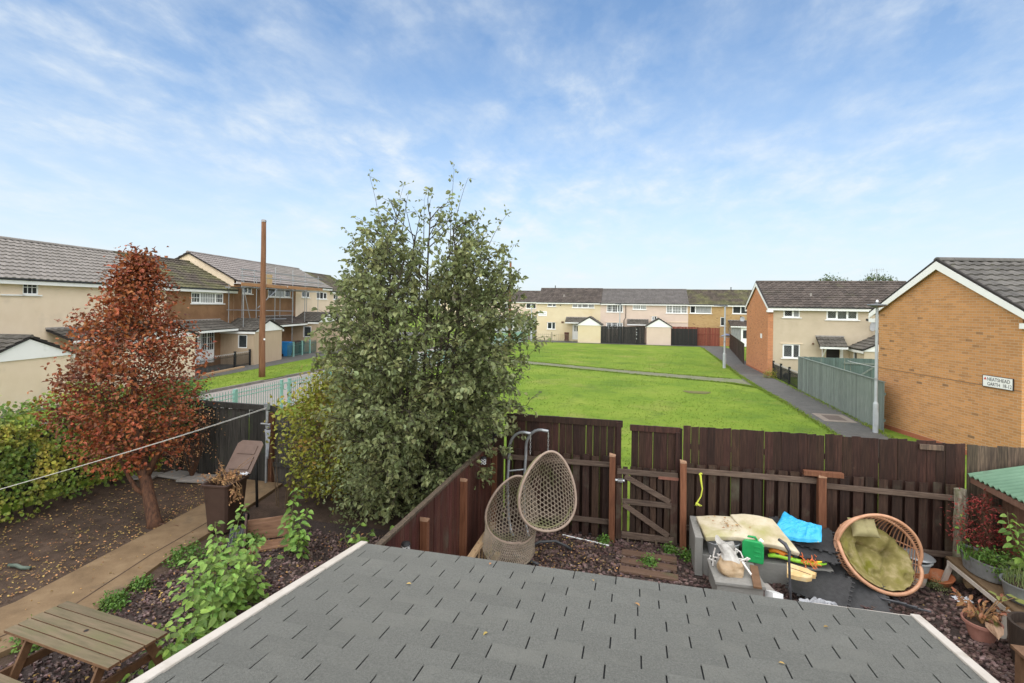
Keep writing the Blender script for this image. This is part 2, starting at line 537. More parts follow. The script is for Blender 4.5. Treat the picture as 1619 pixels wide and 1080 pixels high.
M_path = mat('sandy_concrete_path', (0.125, 0.080, 0.041), (0.182, 0.118, 0.062), (0.235, 0.160, 0.088), scale=2.2, detail=10, nrough=0.7, rough=0.75, bump=0.35, bscale=70, spot=((0.07, 0.055, 0.036), 1.2, 0.54, 0.72))
M_slate = mat('plum_slate_chippings', (0.042, 0.024, 0.020), (0.100, 0.060, 0.052), (0.21, 0.145, 0.130), scale=3, rough=0.5, risl=0.55, hue=0.02, bump=0.2, spec=0.5)
M_slate_bed = mat('slate_bed', (0.026, 0.017, 0.014), (0.062, 0.042, 0.036), scale=25, detail=8, rough=0.85, bump=1.0, bscale=35)
M_litter = mat('fallen_leaf_litter', (0.20, 0.105, 0.038), (0.38, 0.25, 0.09), scale=1.0, rough=0.8, risl=0.6, hue=0.03)
M_lawn = mat('lawn_turf', (0.085, 0.150, 0.022), (0.145, 0.215, 0.026), (0.215, 0.262, 0.045), scale=0.30, detail=12, nrough=0.74, rough=0.95, bump=0.5, bscale=22, spec=0.1, spot=((0.25, 0.235, 0.07), 0.35, 0.55, 0.80), spot2=((0.085, 0.130, 0.026), 0.8, 0.54, 0.78))
M_blade = mat('grass_blade', (0.135, 0.205, 0.028), (0.195, 0.27, 0.04), scale=0.5, rough=0.7, risl=0.35, hue=0.012, trans=0.3, spec=0.15, spot=((0.22, 0.25, 0.055), 0.35, 0.52, 0.75))
M_tarmac = mat('worn_tarmac', (0.075, 0.072, 0.066), (0.115, 0.110, 0.100), scale=3, detail=10, nrough=0.7, rough=0.9, bump=0.4, bscale=120, spot=((0.15, 0.14, 0.11), 0.9, 0.55, 0.8))
M_greypath = mat('worn_grey_path', (0.125, 0.135, 0.07), (0.19, 0.185, 0.12), scale=2, detail=9, rough=0.9, bump=0.3, bscale=60, spot=((0.12, 0.19, 0.03), 1.4, 0.56, 0.7))
M_road = mat('concrete_road', (0.235, 0.205, 0.185), (0.295, 0.26, 0.235), scale=1.2, detail=9, nrough=0.7, rough=0.9, bump=0.2, bscale=90, spot=((0.31, 0.205, 0.155), 0.25, 0.55, 0.7))
M_kerb = mat('grey_kerbstone', (0.13, 0.118, 0.10), (0.20, 0.18, 0.155), scale=5, rough=0.9, bump=0.3, robj=0.15)
M_bark = mat('grey_brown_bark', (0.035, 0.028, 0.020), (0.075, 0.060, 0.042), scale=8, stretch=(4, 4, 1), rough=0.9, bump=0.7, bscale=25)
M_bark_red = mat('red_brown_bark', (0.035, 0.018, 0.012), (0.095, 0.045, 0.026), (0.16, 0.07, 0.035), scale=6, stretch=(4, 4, 1), rough=0.85, bump=0.7, bscale=25)
M_twig = mat('dry_twig', (0.16, 0.085, 0.038), (0.27, 0.155, 0.07), scale=8, rough=0.8)
LF = dict(scale=1.5, rough=0.5, spec=0.4, bump=0.15, bscale=40)
M_leaf_tree = mat('grey_green_tree_leaf', (0.140, 0.165, 0.066), (0.285, 0.315, 0.140), risl=0.5, hue=0.018, trans=0.40, spot=((0.31, 0.295, 0.125), 1.1, 0.52, 0.72), **LF)
M_leaf_tree_o = mat('grey_green_single_leaf', (0.14, 0.166, 0.072), (0.26, 0.292, 0.138), robj=0.4, hue=0.018, trans=0.22, **LF)
M_leaf_yellow = mat('yellow_green_bush_leaf', (0.15, 0.165, 0.020), (0.33, 0.32, 0.04), risl=0.45, hue=0.03, trans=0.25, spot=((0.33, 0.19, 0.04), 1.3, 0.56, 0.7), **LF)
M_leaf_ivy = mat('ivy_leaf', (0.085, 0.15, 0.022), (0.24, 0.30, 0.045), risl=0.5, hue=0.03, trans=0.2, spot=((0.42, 0.37, 0.06), 1.6, 0.48, 0.64), **LF)
M_leaf_rust = mat('rust_red_leaf', (0.19, 0.052, 0.018), (0.36, 0.108, 0.036), risl=0.5, hue=0.015, trans=0.22, spot=((0.10, 0.045, 0.024), 1.2, 0.52, 0.7), **LF)
M_leaf_lime = mat('bright_heart_leaf', (0.125, 0.230, 0.038), (0.245, 0.385, 0.075), robj=0.5, hue=0.015, trans=0.3, **LF)
M_leaf_mid = mat('mid_green_leaf', (0.075, 0.16, 0.035), (0.12, 0.22, 0.05), risl=0.4, hue=0.015, trans=0.25, **LF)
M_leaf_acer = mat('crimson_acer_leaf', (0.17, 0.022, 0.020), (0.33, 0.045, 0.036), risl=0.45, trans=0.25, **LF)
M_leaf_orange = mat('orange_bronze_leaf', (0.27, 0.10, 0.045), (0.36, 0.19, 0.09), risl=0.3, hue=0.02, trans=0.2, **LF)
M_weed = mat('weed_leaf', (0.07, 0.15, 0.022), (0.13, 0.23, 0.04), risl=0.4, hue=0.02, trans=0.25, **LF)
M_far_leaf = mat('distant_tree_leaf', (0.045, 0.075, 0.02), (0.11, 0.14, 0.035), risl=0.45, hue=0.03, trans=0.2, **LF)
M_rattan_grey = mat('weathered_wicker', (0.24, 0.19, 0.14), (0.36, 0.29, 0.22), scale=7, rough=0.6, bump=0.3, bscale=90, spot=((0.13, 0.135, 0.055), 2.2, 0.52, 0.7))
M_wicker_rim = mat('pinkish_wicker_rim', (0.26, 0.185, 0.14), (0.34, 0.255, 0.20), scale=9, rough=0.55)
M_cane = mat('tan_cane', (0.42, 0.20, 0.11), (0.54, 0.30, 0.18), scale=10, rough=0.4, coat=0.15)
M_cushion = mat('mouldy_olive_cushion', (0.135, 0.115, 0.030), (0.22, 0.182, 0.062), (0.42, 0.335, 0.19), scale=3.2, rough=0.95, bump=0.5, bscale=26, spot=((0.155, 0.145, 0.018), 2.4, 0.5, 0.68))
M_pillow = mat('greenish_pillow', (0.26, 0.23, 0.10), (0.35, 0.30, 0.16), scale=4, rough=0.95, bump=0.3, bscale=30)
M_sofa = mat('flat_grey_wicker', (0.215, 0.205, 0.185), (0.275, 0.262, 0.24), scale=60, stretch=(0.3, 0.3, 3), rough=0.75, bump=0.6, bscale=110)
M_foam = mat('dirty_cream_foam', (0.36, 0.30, 0.17), (0.50, 0.43, 0.30), (0.58, 0.52, 0.41), scale=3, rough=0.95, bump=0.4, bscale=40, spot=((0.33, 0.31, 0.12), 2.0, 0.52, 0.75), spot2=((0.16, 0.09, 0.04), 7.0, 0.68, 0.72))
M_green_can = mat('green_jerrycan_plastic', (0.014, 0.26, 0.07), (0.025, 0.33, 0.10), scale=5, rough=0.4)
M_white_plastic = mat('white_plastic', (0.75, 0.75, 0.74), rough=0.35)
M_tub = mat('translucent_grey_plastic', (0.36, 0.37, 0.38), (0.44, 0.45, 0.46), scale=4, rough=0.3)
M_bag = mat('sandy_plastic_bag', (0.36, 0.235, 0.125), (0.48, 0.36, 0.235), scale=5, rough=0.3, bump=0.5, bscale=14)
M_bag_top = mat('clear_bag_top', (0.46, 0.43, 0.39), (0.58, 0.55, 0.51), scale=8, rough=0.25, bump=0.6, bscale=18)
M_bluebag = mat('bright_blue_bag', (0.03, 0.34, 0.62), (0.06, 0.44, 0.72), scale=4, rough=0.3, bump=0.4, bscale=14, spot=((0.55, 0.50, 0.16), 4.5, 0.66, 0.7))
M_rubber = mat('black_rubber_mat', (0.024, 0.024, 0.025), (0.045, 0.045, 0.046), scale=14, rough=0.55, bump=0.3, bscale=120, robj=0.2)
M_black_sheet = mat('black_sheeting', (0.012, 0.013, 0.015), (0.030, 0.031, 0.034), scale=4, rough=0.32, bump=0.5, bscale=9)
M_lime = mat('lime_green_plastic', (0.30, 0.62, 0.045), (0.36, 0.68, 0.06), rough=0.35)
M_orange = mat('orange_plastic', (0.72, 0.21, 0.02), (0.78, 0.27, 0.03), scale=5, rough=0.4)
M_net = mat('orange_netting', (0.62, 0.12, 0.03), (0.72, 0.2, 0.06), rough=0.6)
M_yellow_rope = mat('yellow_rope', (0.56, 0.60, 0.05), (0.66, 0.70, 0.1), scale=30, rough=0.7)
M_timber = mat('brown_sawn_timber', (0.115, 0.060, 0.030), (0.18, 0.10, 0.055), scale=4, stretch=(2, 2, 2), rough=0.7, bump=0.2)
M_pale_timber = mat('pale_sawn_timber', (0.33, 0.215, 0.115), (0.43, 0.29, 0.165), scale=4, stretch=(1, 6, 6), rough=0.75, bump=0.2)
M_deck = mat('wet_deck_board', (0.085, 0.050, 0.034), (0.13, 0.078, 0.052), scale=3, stretch=(0.8, 8, 8), rough=0.5, bump=0.3, robj=0.2, spot=((0.075, 0.085, 0.04), 2, 0.56, 0.75))
M_table = mat('algae_green_table_timber', (0.098, 0.080, 0.044), (0.140, 0.110, 0.064), (0.180, 0.128, 0.082), scale=3, stretch=(0.7, 7, 7), rough=0.75, bump=0.25, bscale=30, robj=0.12, spot=((0.118, 0.112, 0.050), 1.6, 0.5, 0.75))
M_table_edge = mat('brown_table_leg_timber', (0.095, 0.048, 0.024), (0.16, 0.085, 0.042), scale=4, stretch=(3, 3, 3), rough=0.7, bump=0.3, robj=0.15)
M_bin_brown = mat('brown_bin_plastic', (0.045, 0.025, 0.018), (0.062, 0.035, 0.026), scale=5, rough=0.5, bump=0.06, spot=((0.03, 0.018, 0.014), 3, 0.55, 0.75))
M_bin_lid = mat('dusty_brown_bin_lid', (0.10, 0.062, 0.046), (0.135, 0.086, 0.066), scale=5, rough=0.45)
M_bin_blue = mat('blue_bin_plastic', (0.02, 0.17, 0.42), (0.03, 0.21, 0.48), rough=0.45)
M_bin_black = mat('dark_bin_plastic', (0.022, 0.024, 0.026), (0.035, 0.036, 0.038), rough=0.5)
M_terracotta = mat('terracotta', (0.34, 0.105, 0.04), (0.44, 0.155, 0.065), scale=9, rough=0.75, bump=0.15, spot=((0.40, 0.27, 0.19), 7, 0.6, 0.75))
M_pot_pink = mat('weathered_pink_pot', (0.30, 0.13, 0.095), (0.40, 0.20, 0.155), scale=7, rough=0.75)
M_zinc = mat('dull_zinc', (0.19, 0.20, 0.20), (0.29, 0.30, 0.30), scale=6, rough=0.5, metal=0.5, rvar=0.12, spot=((0.16, 0.15, 0.13), 4, 0.58, 0.75))
M_bucket_grey = mat('grey_plastic_bucket', (0.30, 0.31, 0.31), (0.38, 0.39, 0.38), scale=5, rough=0.45)
M_barrel = mat('dark_brown_barrel', (0.022, 0.015, 0.011), (0.045, 0.030, 0.022), scale=6, stretch=(6, 6, 0.6), rough=0.6, bump=0.2)
M_green_roof = mat('green_corrugated_sheet', (0.115, 0.21, 0.135), (0.17, 0.285, 0.19), scale=2, rough=0.6, spot=((0.10, 0.13, 0.10), 3, 0.60, 0.8))
M_shed = mat('brown_shed_boards', (0.13, 0.070, 0.046), (0.19, 0.105, 0.072), scale=4, stretch=WOOD_GRAIN, rough=0.65, bump=0.3, robj=0.2)
M_teal_fence = mat('faded_teal_fence_boards', (0.125, 0.155, 0.132), (0.18, 0.208, 0.18), (0.23, 0.255, 0.225), scale=4, stretch=WOOD_GRAIN, rough=0.85, bump=0.4, robj=0.15)
M_teal_dark = mat('teal_gate_boards', (0.085, 0.125, 0.108), (0.125, 0.17, 0.15), scale=4, stretch=WOOD_GRAIN, rough=0.8, bump=0.3, robj=0.15)
M_black_boards = mat('black_painted_boards', (0.012, 0.011, 0.010), (0.022, 0.020, 0.018), scale=4, stretch=WOOD_GRAIN, rough=0.7, robj=0.25)
M_redboards = mat('red_stained_boards', (0.145, 0.032, 0.018), (0.20, 0.05, 0.03), scale=4, stretch=WOOD_GRAIN, rough=0.7, robj=0.25)
M_sign = mat('white_sign_face', (0.76, 0.75, 0.72), (0.80, 0.79, 0.77), scale=4, rough=0.35)
M_letter = mat('black_lettering', (0.035, 0.035, 0.04), rough=0.5)
M_letter_faint = mat('faint_grey_lettering', (0.48, 0.47, 0.45), rough=0.6)
M_red_mark = mat('red_mark', (0.50, 0.045, 0.03), rough=0.5)
M_dish = mat('grey_dish', (0.36, 0.37, 0.38), (0.42, 0.43, 0.44), scale=6, rough=0.5)
M_pipe = mat('brown_drain_pipe', (0.05, 0.035, 0.028), rough=0.5)
M_scaffold_plank = mat('scaffold_board', (0.26, 0.125, 0.055), (0.36, 0.19, 0.09), scale=3, stretch=(0.7, 4, 4), rough=0.8, robj=0.15)
M_bare = mat('bare_earth_patch', (0.10, 0.085, 0.035), (0.15, 0.15, 0.04), scale=3, rough=0.95, bump=0.5)
M_clear = mat('crumpled_clear_film', (0.20, 0.205, 0.215), (0.42, 0.42, 0.44), scale=6, rough=0.15, bump=0.8, bscale=9, spec=0.7)
M_dryleaf = mat('dry_orange_leaf', (0.27, 0.135, 0.055), (0.43, 0.255, 0.12), scale=1.5, rough=0.8, risl=0.4, hue=0.015)
# ------------------------------------------------------------------ ground and street


def sstep(a, b, x):
    t = min(1, max(0, (x - a) / (b - a)))
    return t * t * (3 - 2 * t)


def zg(x, y):
    s = max(sstep(11.2, 15.2, y) if x > -13.6 else sstep(11.0, 12.2, y), sstep(13.2, 14.0, -x), sstep(8.2, 10.5, x))
    return -0.06 + 0.51 * s


def frange(a, b, s):
    n = int(round((b - a) / s))
    return [a + (b - a) * i / n for i in range(n + 1)]


xs = [-2500, -600, -200, -90] + frange(-50, 40, 1.0) + [80, 200, 600, 2500]
ys = [-2500, -600, -150, -40] + frange(-12, 14, 0.8) + frange(15.2, 72, 1.6) + [110, 200, 600, 3000]
mb = MB()
nx, ny = len(xs), len(ys)
vs = [(x, y, zg(x, y) + (0.02 * noise.noise((x * 0.25, y * 0.25, 1)) if y > 15 and -13 < x < 6 else 0)) for y in ys for x in xs]
mb.add(vs, [(j * nx + i, j * nx + i + 1, (j + 1) * nx + i + 1, (j + 1) * nx + i) for j in range(ny - 1) for i in range(nx - 1)])
lawn = mb.obj('lawn_ground', M_lawn, smooth=True, kind='structure')


def sheet(name, pts, z, m, step=None, bumpy=0.0):
    b = MB()
    b.poly([(x, y, z) for x, y in pts])
    o = b.obj(name, m, kind='structure')
    if step:
        pass
    return o


def relief(name, x0, x1, y0, y1, z, m, amp, sc, step=0.15, seed=0):
    b = MB()
    nu, nv = int((x1 - x0) / step), int((y1 - y0) / step)
    b.grid(lambda u, v: (x0 + (x1 - x0) * u, y0 + (y1 - y0) * v, z + amp * (noise.noise((u * (x1 - x0) * sc, v * (y1 - y0) * sc, seed)) + 0.5 * noise.noise((u * (x1 - x0) * sc * 3, v * (y1 - y0) * sc * 3, seed + 5)))), nu, nv)
    return b.obj(name, m, smooth=True, kind='structure')


relief('bare_soil', -14.2, -2.95, -3, 11.9, -0.012, M_soil, 0.02, 0.9)
relief('slate_bed', -2.80, 9.4, 3.0, 10.9, -0.005, M_slate_bed, 0.012, 1.5, seed=3)
relief('border_soil', -7.6, -2.96, 2.5, 9.6, 0.012, M_slate_bed, 0.02, 1.2, seed=8)

# neighbour's concrete path with a raised edge and a joint
b = MB()
P0 = [(-8.05, 4.3), (-7.62, 5.9), (-8.0, 7.4), (-8.12, 8.65), (-8.35, 9.85), (-8.6, 11.3)]
P1 = [(-9.35, 4.3), (-9.0, 5.8), (-9.2, 7.6), (-9.42, 9.8), (-9.62, 10.6), (-9.8, 11.3)]
for i in range(5):
    a, c, d, e = P0[i], P0[i + 1], P1[i + 1], P1[i]
    M_ = 4
    for k in range(M_):
        f0, f1 = k / M_, (k + 1) / M_
        la = [(a[0] + (c[0] - a[0]) * f, a[1] + (c[1] - a[1]) * f) for f in (f0, f1)]
        lb = [(e[0] + (d[0] - e[0]) * f, e[1] + (d[1] - e[1]) * f) for f in (f0, f1)]
        b.quad((*la[0], 0.055), (*la[1], 0.055), (*lb[1], 0.055), (*lb[0], 0.055))
        b.quad((*la[1], 0.055), (*la[0], 0.055), (*la[0], -0.02), (*la[1], -0.02))
        b.quad((*lb[0], 0.055), (*lb[1], 0.055), (*lb[1], -0.02), (*lb[0], -0.02))
b.quad((-8.05, 4.3, 0.055), (-9.35, 4.3, 0.055), (-9.35, 4.3, -0.02), (-8.05, 4.3, -0.02))
b.obj('garden_path', M_path, kind='structure')
b = MB()
b.box(-9.6, 1.5, -0.02, -8.15, 5.1, 0.09)
b.obj('patio_slab', mat('ochre_concrete_patio', (0.20, 0.125, 0.055), (0.28, 0.18, 0.085), scale=2.5, detail=9, rough=0.8, bump=0.3, bscale=60), kind='structure', bevel=0.01)
# strip joint on the path
b = MB()
for i in range(4):
    a = Vector((P0[i][0] * 0.68 + P1[i][0] * 0.32, P0[i][1] * 0.68 + P1[i][1] * 0.32, 0.0585))
    c = Vector((P0[i + 1][0] * 0.68 + P1[i + 1][0] * 0.32, P0[i + 1][1] * 0.68 + P1[i + 1][1] * 0.32, 0.0585))
    b.bar(a, c, 0.02, 0.003)
b.obj('path_joint', M_soil, kind='structure')

# public paths on the green
ZL = 0.45
sheet('edge_path', [(6.55, 15.6), (8.25, 15.6), (8.25, 21.3), (8.25, 34.9), (8.6, 45), (9.9, 56), (9.0, 61.5), (6.8, 61.5), (6.9, 57.5), (6.6, 44.4), (6.35, 35), (6.1, 32), (6.35, 29.9), (6.55, 25)], ZL + 0.028, M_tarmac)
sheet('green_path', [(-13.0, 38.4), (-6.9, 35.9), (-0.95, 33.3), (5.2, 30.9), (6.5, 29.2), (6.5, 32.6), (5.5, 32.8), (-0.9, 35.0), (-6.8, 37.6), (-13.0, 40.1)], ZL + 0.020, M_greypath)
sheet('terrace_front_path', [(-12, 59.3), (8.6, 59.3), (8.6, 62.4), (-12, 62.4)], ZL + 0.022, M_tarmac)
b = MB()
b.poly([(3.0 + 0.62 * cos(a) * (1 + 0.2 * sin(3 * a)), 26.9 + 0.55 * sin(a) * (1 + 0.25 * cos(2 * a)), ZL + 0.026) for a in [2 * pi * k / 18 for k in range(18)]])
b.obj('bare_patch', M_bare, kind='structure')
b = MB()
b.box(6.9, 21.4, ZL + 0.02, 8.0, 22.9, ZL + 0.036)
mh = b.obj('manhole_surround', mat('pinkish_concrete', (0.19, 0.155, 0.125), (0.25, 0.21, 0.17), scale=4, rough=0.9), kind='structure')
b = MB()
b.box(7.15, 21.7, ZL + 0.032, 7.75, 22.6, ZL + 0.042)
b.obj('manhole_cover', mat('rusty_iron_cover', (0.10, 0.075, 0.06), (0.14, 0.11, 0.09), scale=20, rough=0.8, bump=0.5), mh)

# left street: road, kerb, verge, footpath
ZR = 0.46
sheet('road', [(-18.7, 12.0), (-13.55, 12.0), (-13.1, 30), (-12.8, 70), (-18.2, 70), (-18.75, 35)], ZR + 0.012, M_road)
b = MB()
b.grid(lambda u, v: (-18.82 - 0.05 * v - (3.05 + 0.10 * (v * 60)) * u, 10 + 60 * v, 0.575 + 0.02 * noise.noise((u * 4, v * 40, 3))), 6, 60)
b.obj('verge', M_lawn, smooth=True, kind='structure')
b = MB()
b.quad((-20.4, 10, 0.585), (-27.3, 70, 0.585), (-40, 70, 0.585), (-33, 10, 0.585))
b.obj('footpath', M_tarmac, kind='structure')
kerb = thing('kerb', None, None, (0, 0, 0))
del_keys = [k for k in kerb.keys()]
kerb['kind'] = 'structure'
b = MB()
b.box(-0.07, 0.006, 0, 0.07, 0.905, 0.145)
km = b.mesh('kerb_stone', M_kerb)
for k in range(52):
    y = 12 + k * 0.915
    if abs(y - 23.2) < 0.8:
        zz = 0.40
    else:
        zz = 0.445
    link('kerb_stone', km, kerb, (-18.76 - 0.0006 * (y - 12), y, zz + R.uniform(-0.004, 0.004)), (0, 0, R.uniform(-0.008, 0.008)))

# blades on the turf: one mass nobody could count
b = MB()


def blades(n, fx, zoff):
    for _ in range(n):
        x, y = fx()
        z = zg(x, y) + zoff
        h = R.uniform(0.02, 0.05)
        for k in range(3):
            a = R.uniform(0, 2 * pi)
            dx, dy = cos(a), sin(a)
            w = R.uniform(0.006, 0.012)
            l = R.uniform(0.02, 0.06)
            b.add([(x - dy * w, y + dx * w, z - 0.01), (x + dy * w, y - dx * w, z - 0.01), (x + dx * l, y + dy * l, z + h)], [(0, 1, 2)])


def green_pt():
    while True:
        y = 11.6 + 40 * R.random() ** 1.7
        x = R.uniform(-13, 6.4 if y > 16 else 9)
        # keep blades off the green path
        yy = 37.0 - (x + 6.9) * 0.42
        if 28 < y < 44 and abs(y - yy) < 1.0:
            continue
        return x, y


blades(30000, green_pt, 0.0)
blades(9000, lambda: (R.uniform(-22.4, -18.9), 12 + 34 * R.random()), 0.125)


def edge_blades(pts, n, w):
    for _ in range(n):
        k = R.randrange(len(pts) - 1)
        f = R.random()
        x = pts[k][0] + (pts[k + 1][0] - pts[k][0]) * f + R.gauss(0, w)
        y = pts[k][1] + (pts[k + 1][1] - pts[k][1]) * f + R.gauss(0, w)
        z, h = ZL + 0.02, R.uniform(0.03, 0.07)
        for j in range(3):
            a = R.uniform(0, 2 * pi)
            b.add([(x - sin(a) * 0.012, y + cos(a) * 0.012, z), (x + sin(a) * 0.012, y - cos(a) * 0.012, z), (x + cos(a) * 0.05, y + sin(a) * 0.05, z + h)], [(0, 1, 2)])


edge_blades([(6.55, 15.6), (6.55, 25), (6.35, 29.9), (6.35, 35), (6.6, 44.4), (6.9, 57.5)], 4200, 0.07)
edge_blades([(8.2, 15.6), (8.2, 21.3), (8.22, 34.9)], 1400, 0.08)
edge_blades([(-13.0, 38.4), (-6.9, 35.9), (-0.95, 33.3), (5.2, 30.9), (6.3, 29.6)], 2600, 0.10)
edge_blades([(-13.0, 40.1), (-6.8, 37.6), (-0.9, 35.0), (5.5, 32.8)], 2200, 0.10)
b.obj('grass', M_blade, kind='stuff')

# mint green railing along the road
rail = thing('road_railing', 'mint green metal railing with ring ornaments along the edge of the road', 'railing', (-13.42, 13.1, ZL))


def mint_panel(y0, y1, single):
    m_ = MB()
    for z in (1.0, 0.86, 0.12):
        m_.box(-0.012, y0, z - 0.012, 0.012, y1, z + 0.012)
    m_.obj('rail', M_mint, rail)
    n = int((y1 - y0) / 0.118)
    if single:
        for k in range(1, n):
            link('bar', mint_bar, rail, (0, y0 + (y1 - y0) * k / n, 0.02))
    else:
        q = MB()
        for k in range(1, n):
            q.box(-0.007, y0 + (y1 - y0) * k / n - 0.007, 0.02, 0.007, y0 + (y1 - y0) * k / n + 0.007, 1.04)
        q.obj('bars', M_mint, rail, kind='stuff')


q = MB()
q.box(-0.008, -0.008, 0, 0.008, 0.008, 1.10)
mint_bar = q.mesh('bar', mat('dark_mint_bar', (0.12, 0.22, 0.18), (0.16, 0.28, 0.235), scale=8, rough=0.5))  # bars in a darker grey-green than the posts and rails
q = MB()
q.box(-0.045, -0.045, -0.05, 0.045, 0.045, 1.12)
q.box(-0.055, -0.055, 1.12, 0.055, 0.055, 1.14)
mint_post = q.mesh('post', M_mint)
q = MB()
q.tube([(0, 0.13 * cos(a), 0.13 * sin(a)) for a in [2 * pi * k / 20 for k in range(20)]], 0.016, 6, closed=True)
mint_ring = q.mesh('ring', M_mint)
q = MB()
q.box(-0.06, -0.06, -0.05, 0.06, 0.06, 1.14)
link('end_post', q.mesh('end_post', M_mint), rail, (0, 2.0, 0))
mint_panel(-0.4, 1.94, True)
yy = 2.06
pi_ = 0
while yy < 45:
    mint_panel(yy, yy + 2.30, pi_ < 4)
    link('post', mint_post, rail, (0, yy + 2.34, 0))
    link('post', mint_post, rail, (0, yy + 2.80, 0))
    link('ring', mint_ring, rail, (0, yy + 2.57, 0.86))
    link('ring', mint_ring, rail, (0, yy + 3.05, 0.86))
    for z_ in (1.0,):
        q = MB()
        q.box(-0.012, yy + 2.385, z_ - 0.012, 0.012, yy + 2.755, z_ + 0.012)
        q.obj('rail', M_mint, rail)
    yy += 2.84
    pi_ += 1

# telegraph poles and lamps


def telegraph(x, y, z, h, r0, r1, label, lean=0.0):
    t = thing('telegraph_pole', label, 'telegraph pole', (x, y, z), rot=(0, lean, 0), group='telegraph poles')
    q = MB()
    n = 10
    q.tube([(0.01 * sin(k * 1.7), 0.01 * cos(k * 1.1), h * k / n - 0.2) for k in range(n + 1)], [r0 + (r1 - r0) * k / n for k in range(n + 1)], 14)
    q.obj('shaft', M_pole_wood, t, smooth=True)
    q = MB()
    q.lathe([(r1 * 1.12, h - 0.30), (r1 * 1.12, h - 0.24), (r1 * 0.9, h - 0.22)], 14)
    q.obj('band', M_galv, t)
    return t


tp = telegraph(-19.67, 24.03, 0.53, 8.75, 0.168, 0.118, 'tall brown wooden telegraph pole on the grass verge')
q = MB()
q.box(0.10, -0.205, 2.05, 0.18, -0.175, 2.14)
q.obj('number_plate', M_white_plastic, tp, rot=(0, 0, 0.5))
telegraph(-11.6, 47.5, 0.45, 8.6, 0.125, 0.10, 'dark wooden telegraph pole seen through the tree at the far left end of the green')


def lamp_post(x, y, z, h, label, r=0.055, head='disc', arm=0.5):
    t = thing('lamp_post', label, 'lamp post', (x, y, z), group='grey lamp posts')
    q = MB()
    q.tube([(0, 0, -0.1), (0, 0, 1.0), (0, 0, 1.08), (0, 0, h)], [r * 1.65, r * 1.65, r, r * 0.85], 14)
    q.obj('column', M_lamp_grey, t, smooth=False)
    q = MB()
    q.box(-0.05, -r * 1.68, 0.25, 0.05, -r * 1.6, 0.75)
    q.obj('service_door', M_lamp_grey, t)
    q = MB()
    for zz in (h * 0.42, h * 0.43):
        q.lathe([(r * 1.0, zz), (r * 1.25, zz + 0.005), (r * 1.25, zz + 0.03), (r, zz + 0.035)], 12)
    q.obj('band', M_galv, t)
    q = MB()
    if head == 'disc':
        q.lathe([(0.03, h - 0.02), (0.28, h + 0.05), (0.30, h + 0.075), (0.27, h + 0.10), (0.06, h + 0.12), (0.055, h + 0.17), (0.02, h + 0.20)], 20)
    else:
        q.tube([(0, 0, h - 0.03), (-0.08, 0, h + 0.03), (-arm, 0, h + 0.05)], [0.05, 0.05, 0.035], 8)
        q.box(-arm - 0.25, -0.09, h + 0.02, -arm + 0.12, 0.09, h + 0.10)
        q.box(-0.02, -0.05, h - 0.02, 0.16, 0.05, h + 0.09)
    q.obj('lantern', mat('dark_lantern', (0.12, 0.125, 0.13), rough=0.4), t)
    if head == 'disc':
        q = MB()
        q.lathe([(0.04, h + 0.17), (0.045, h + 0.20), (0.03, h + 0.245), (0.0, h + 0.26)], 12)
        q.obj('photocell', M_white_plastic, t)
    return t


lamp_post(7.98, 19.94, 0.45, 4.28, 'grey lamp post against the corner of the large orange brick gable', 0.050, 'disc')
lamp_post(6.11, 38.74, 0.45, 4.35, 'grey lamp post beside the path, left of the smaller brick gable', 0.065, 'arm')
lamp_post(-1.75, 60.2, 0.45, 4.5, 'grey lamp post in front of the black fence across the green', 0.065, 'arm', 0.3)
lamp_post(-12.0, 60.0, 0.45, 4.4, 'pale lamp post beside the left end of the yellow house, behind the tree', 0.07, 'arm', 0.3)
# ------------------------------------------------------------------ houses


def tiles_mb(mb_, P0, U, S_, N, nx_, ny_, tw, g, th=0.045, skip=None, jit=0.004):
    P0, U, S_, N = Vector(P0), Vector(U), Vector(S_), Vector(N)
    prof = [(0, 0), (0.40, 0), (0.55, 0.030), (0.88, 0.030), (1.0, 0.0)]
    for j in range(ny_):
        for i in range(nx_):
            if skip and skip(i, j):
                continue
            o = P0 + U * (i * tw) + S_ * (j * g + R.uniform(-jit, jit))
            vs = []
            for (u, h) in prof:
                a = o + U * (u * tw * 0.985) + N * (h + th)
                vs.append(a - N * (th + h * 0.3))
                vs.append(a)
                vs.append(o + U * (u * tw * 0.985) + S_ * (g * 1.03) + N * (h * 0.9 + 0.004))
            fs = []
            for k in range(4):
                b0, b1 = 3 * k, 3 * k + 3
                fs.append((b0, b1, b1 + 1, b0 + 1))
                fs.append((b0 + 1, b1 + 1, b1 + 2, b0 + 2))
            mb_.add(vs, fs)


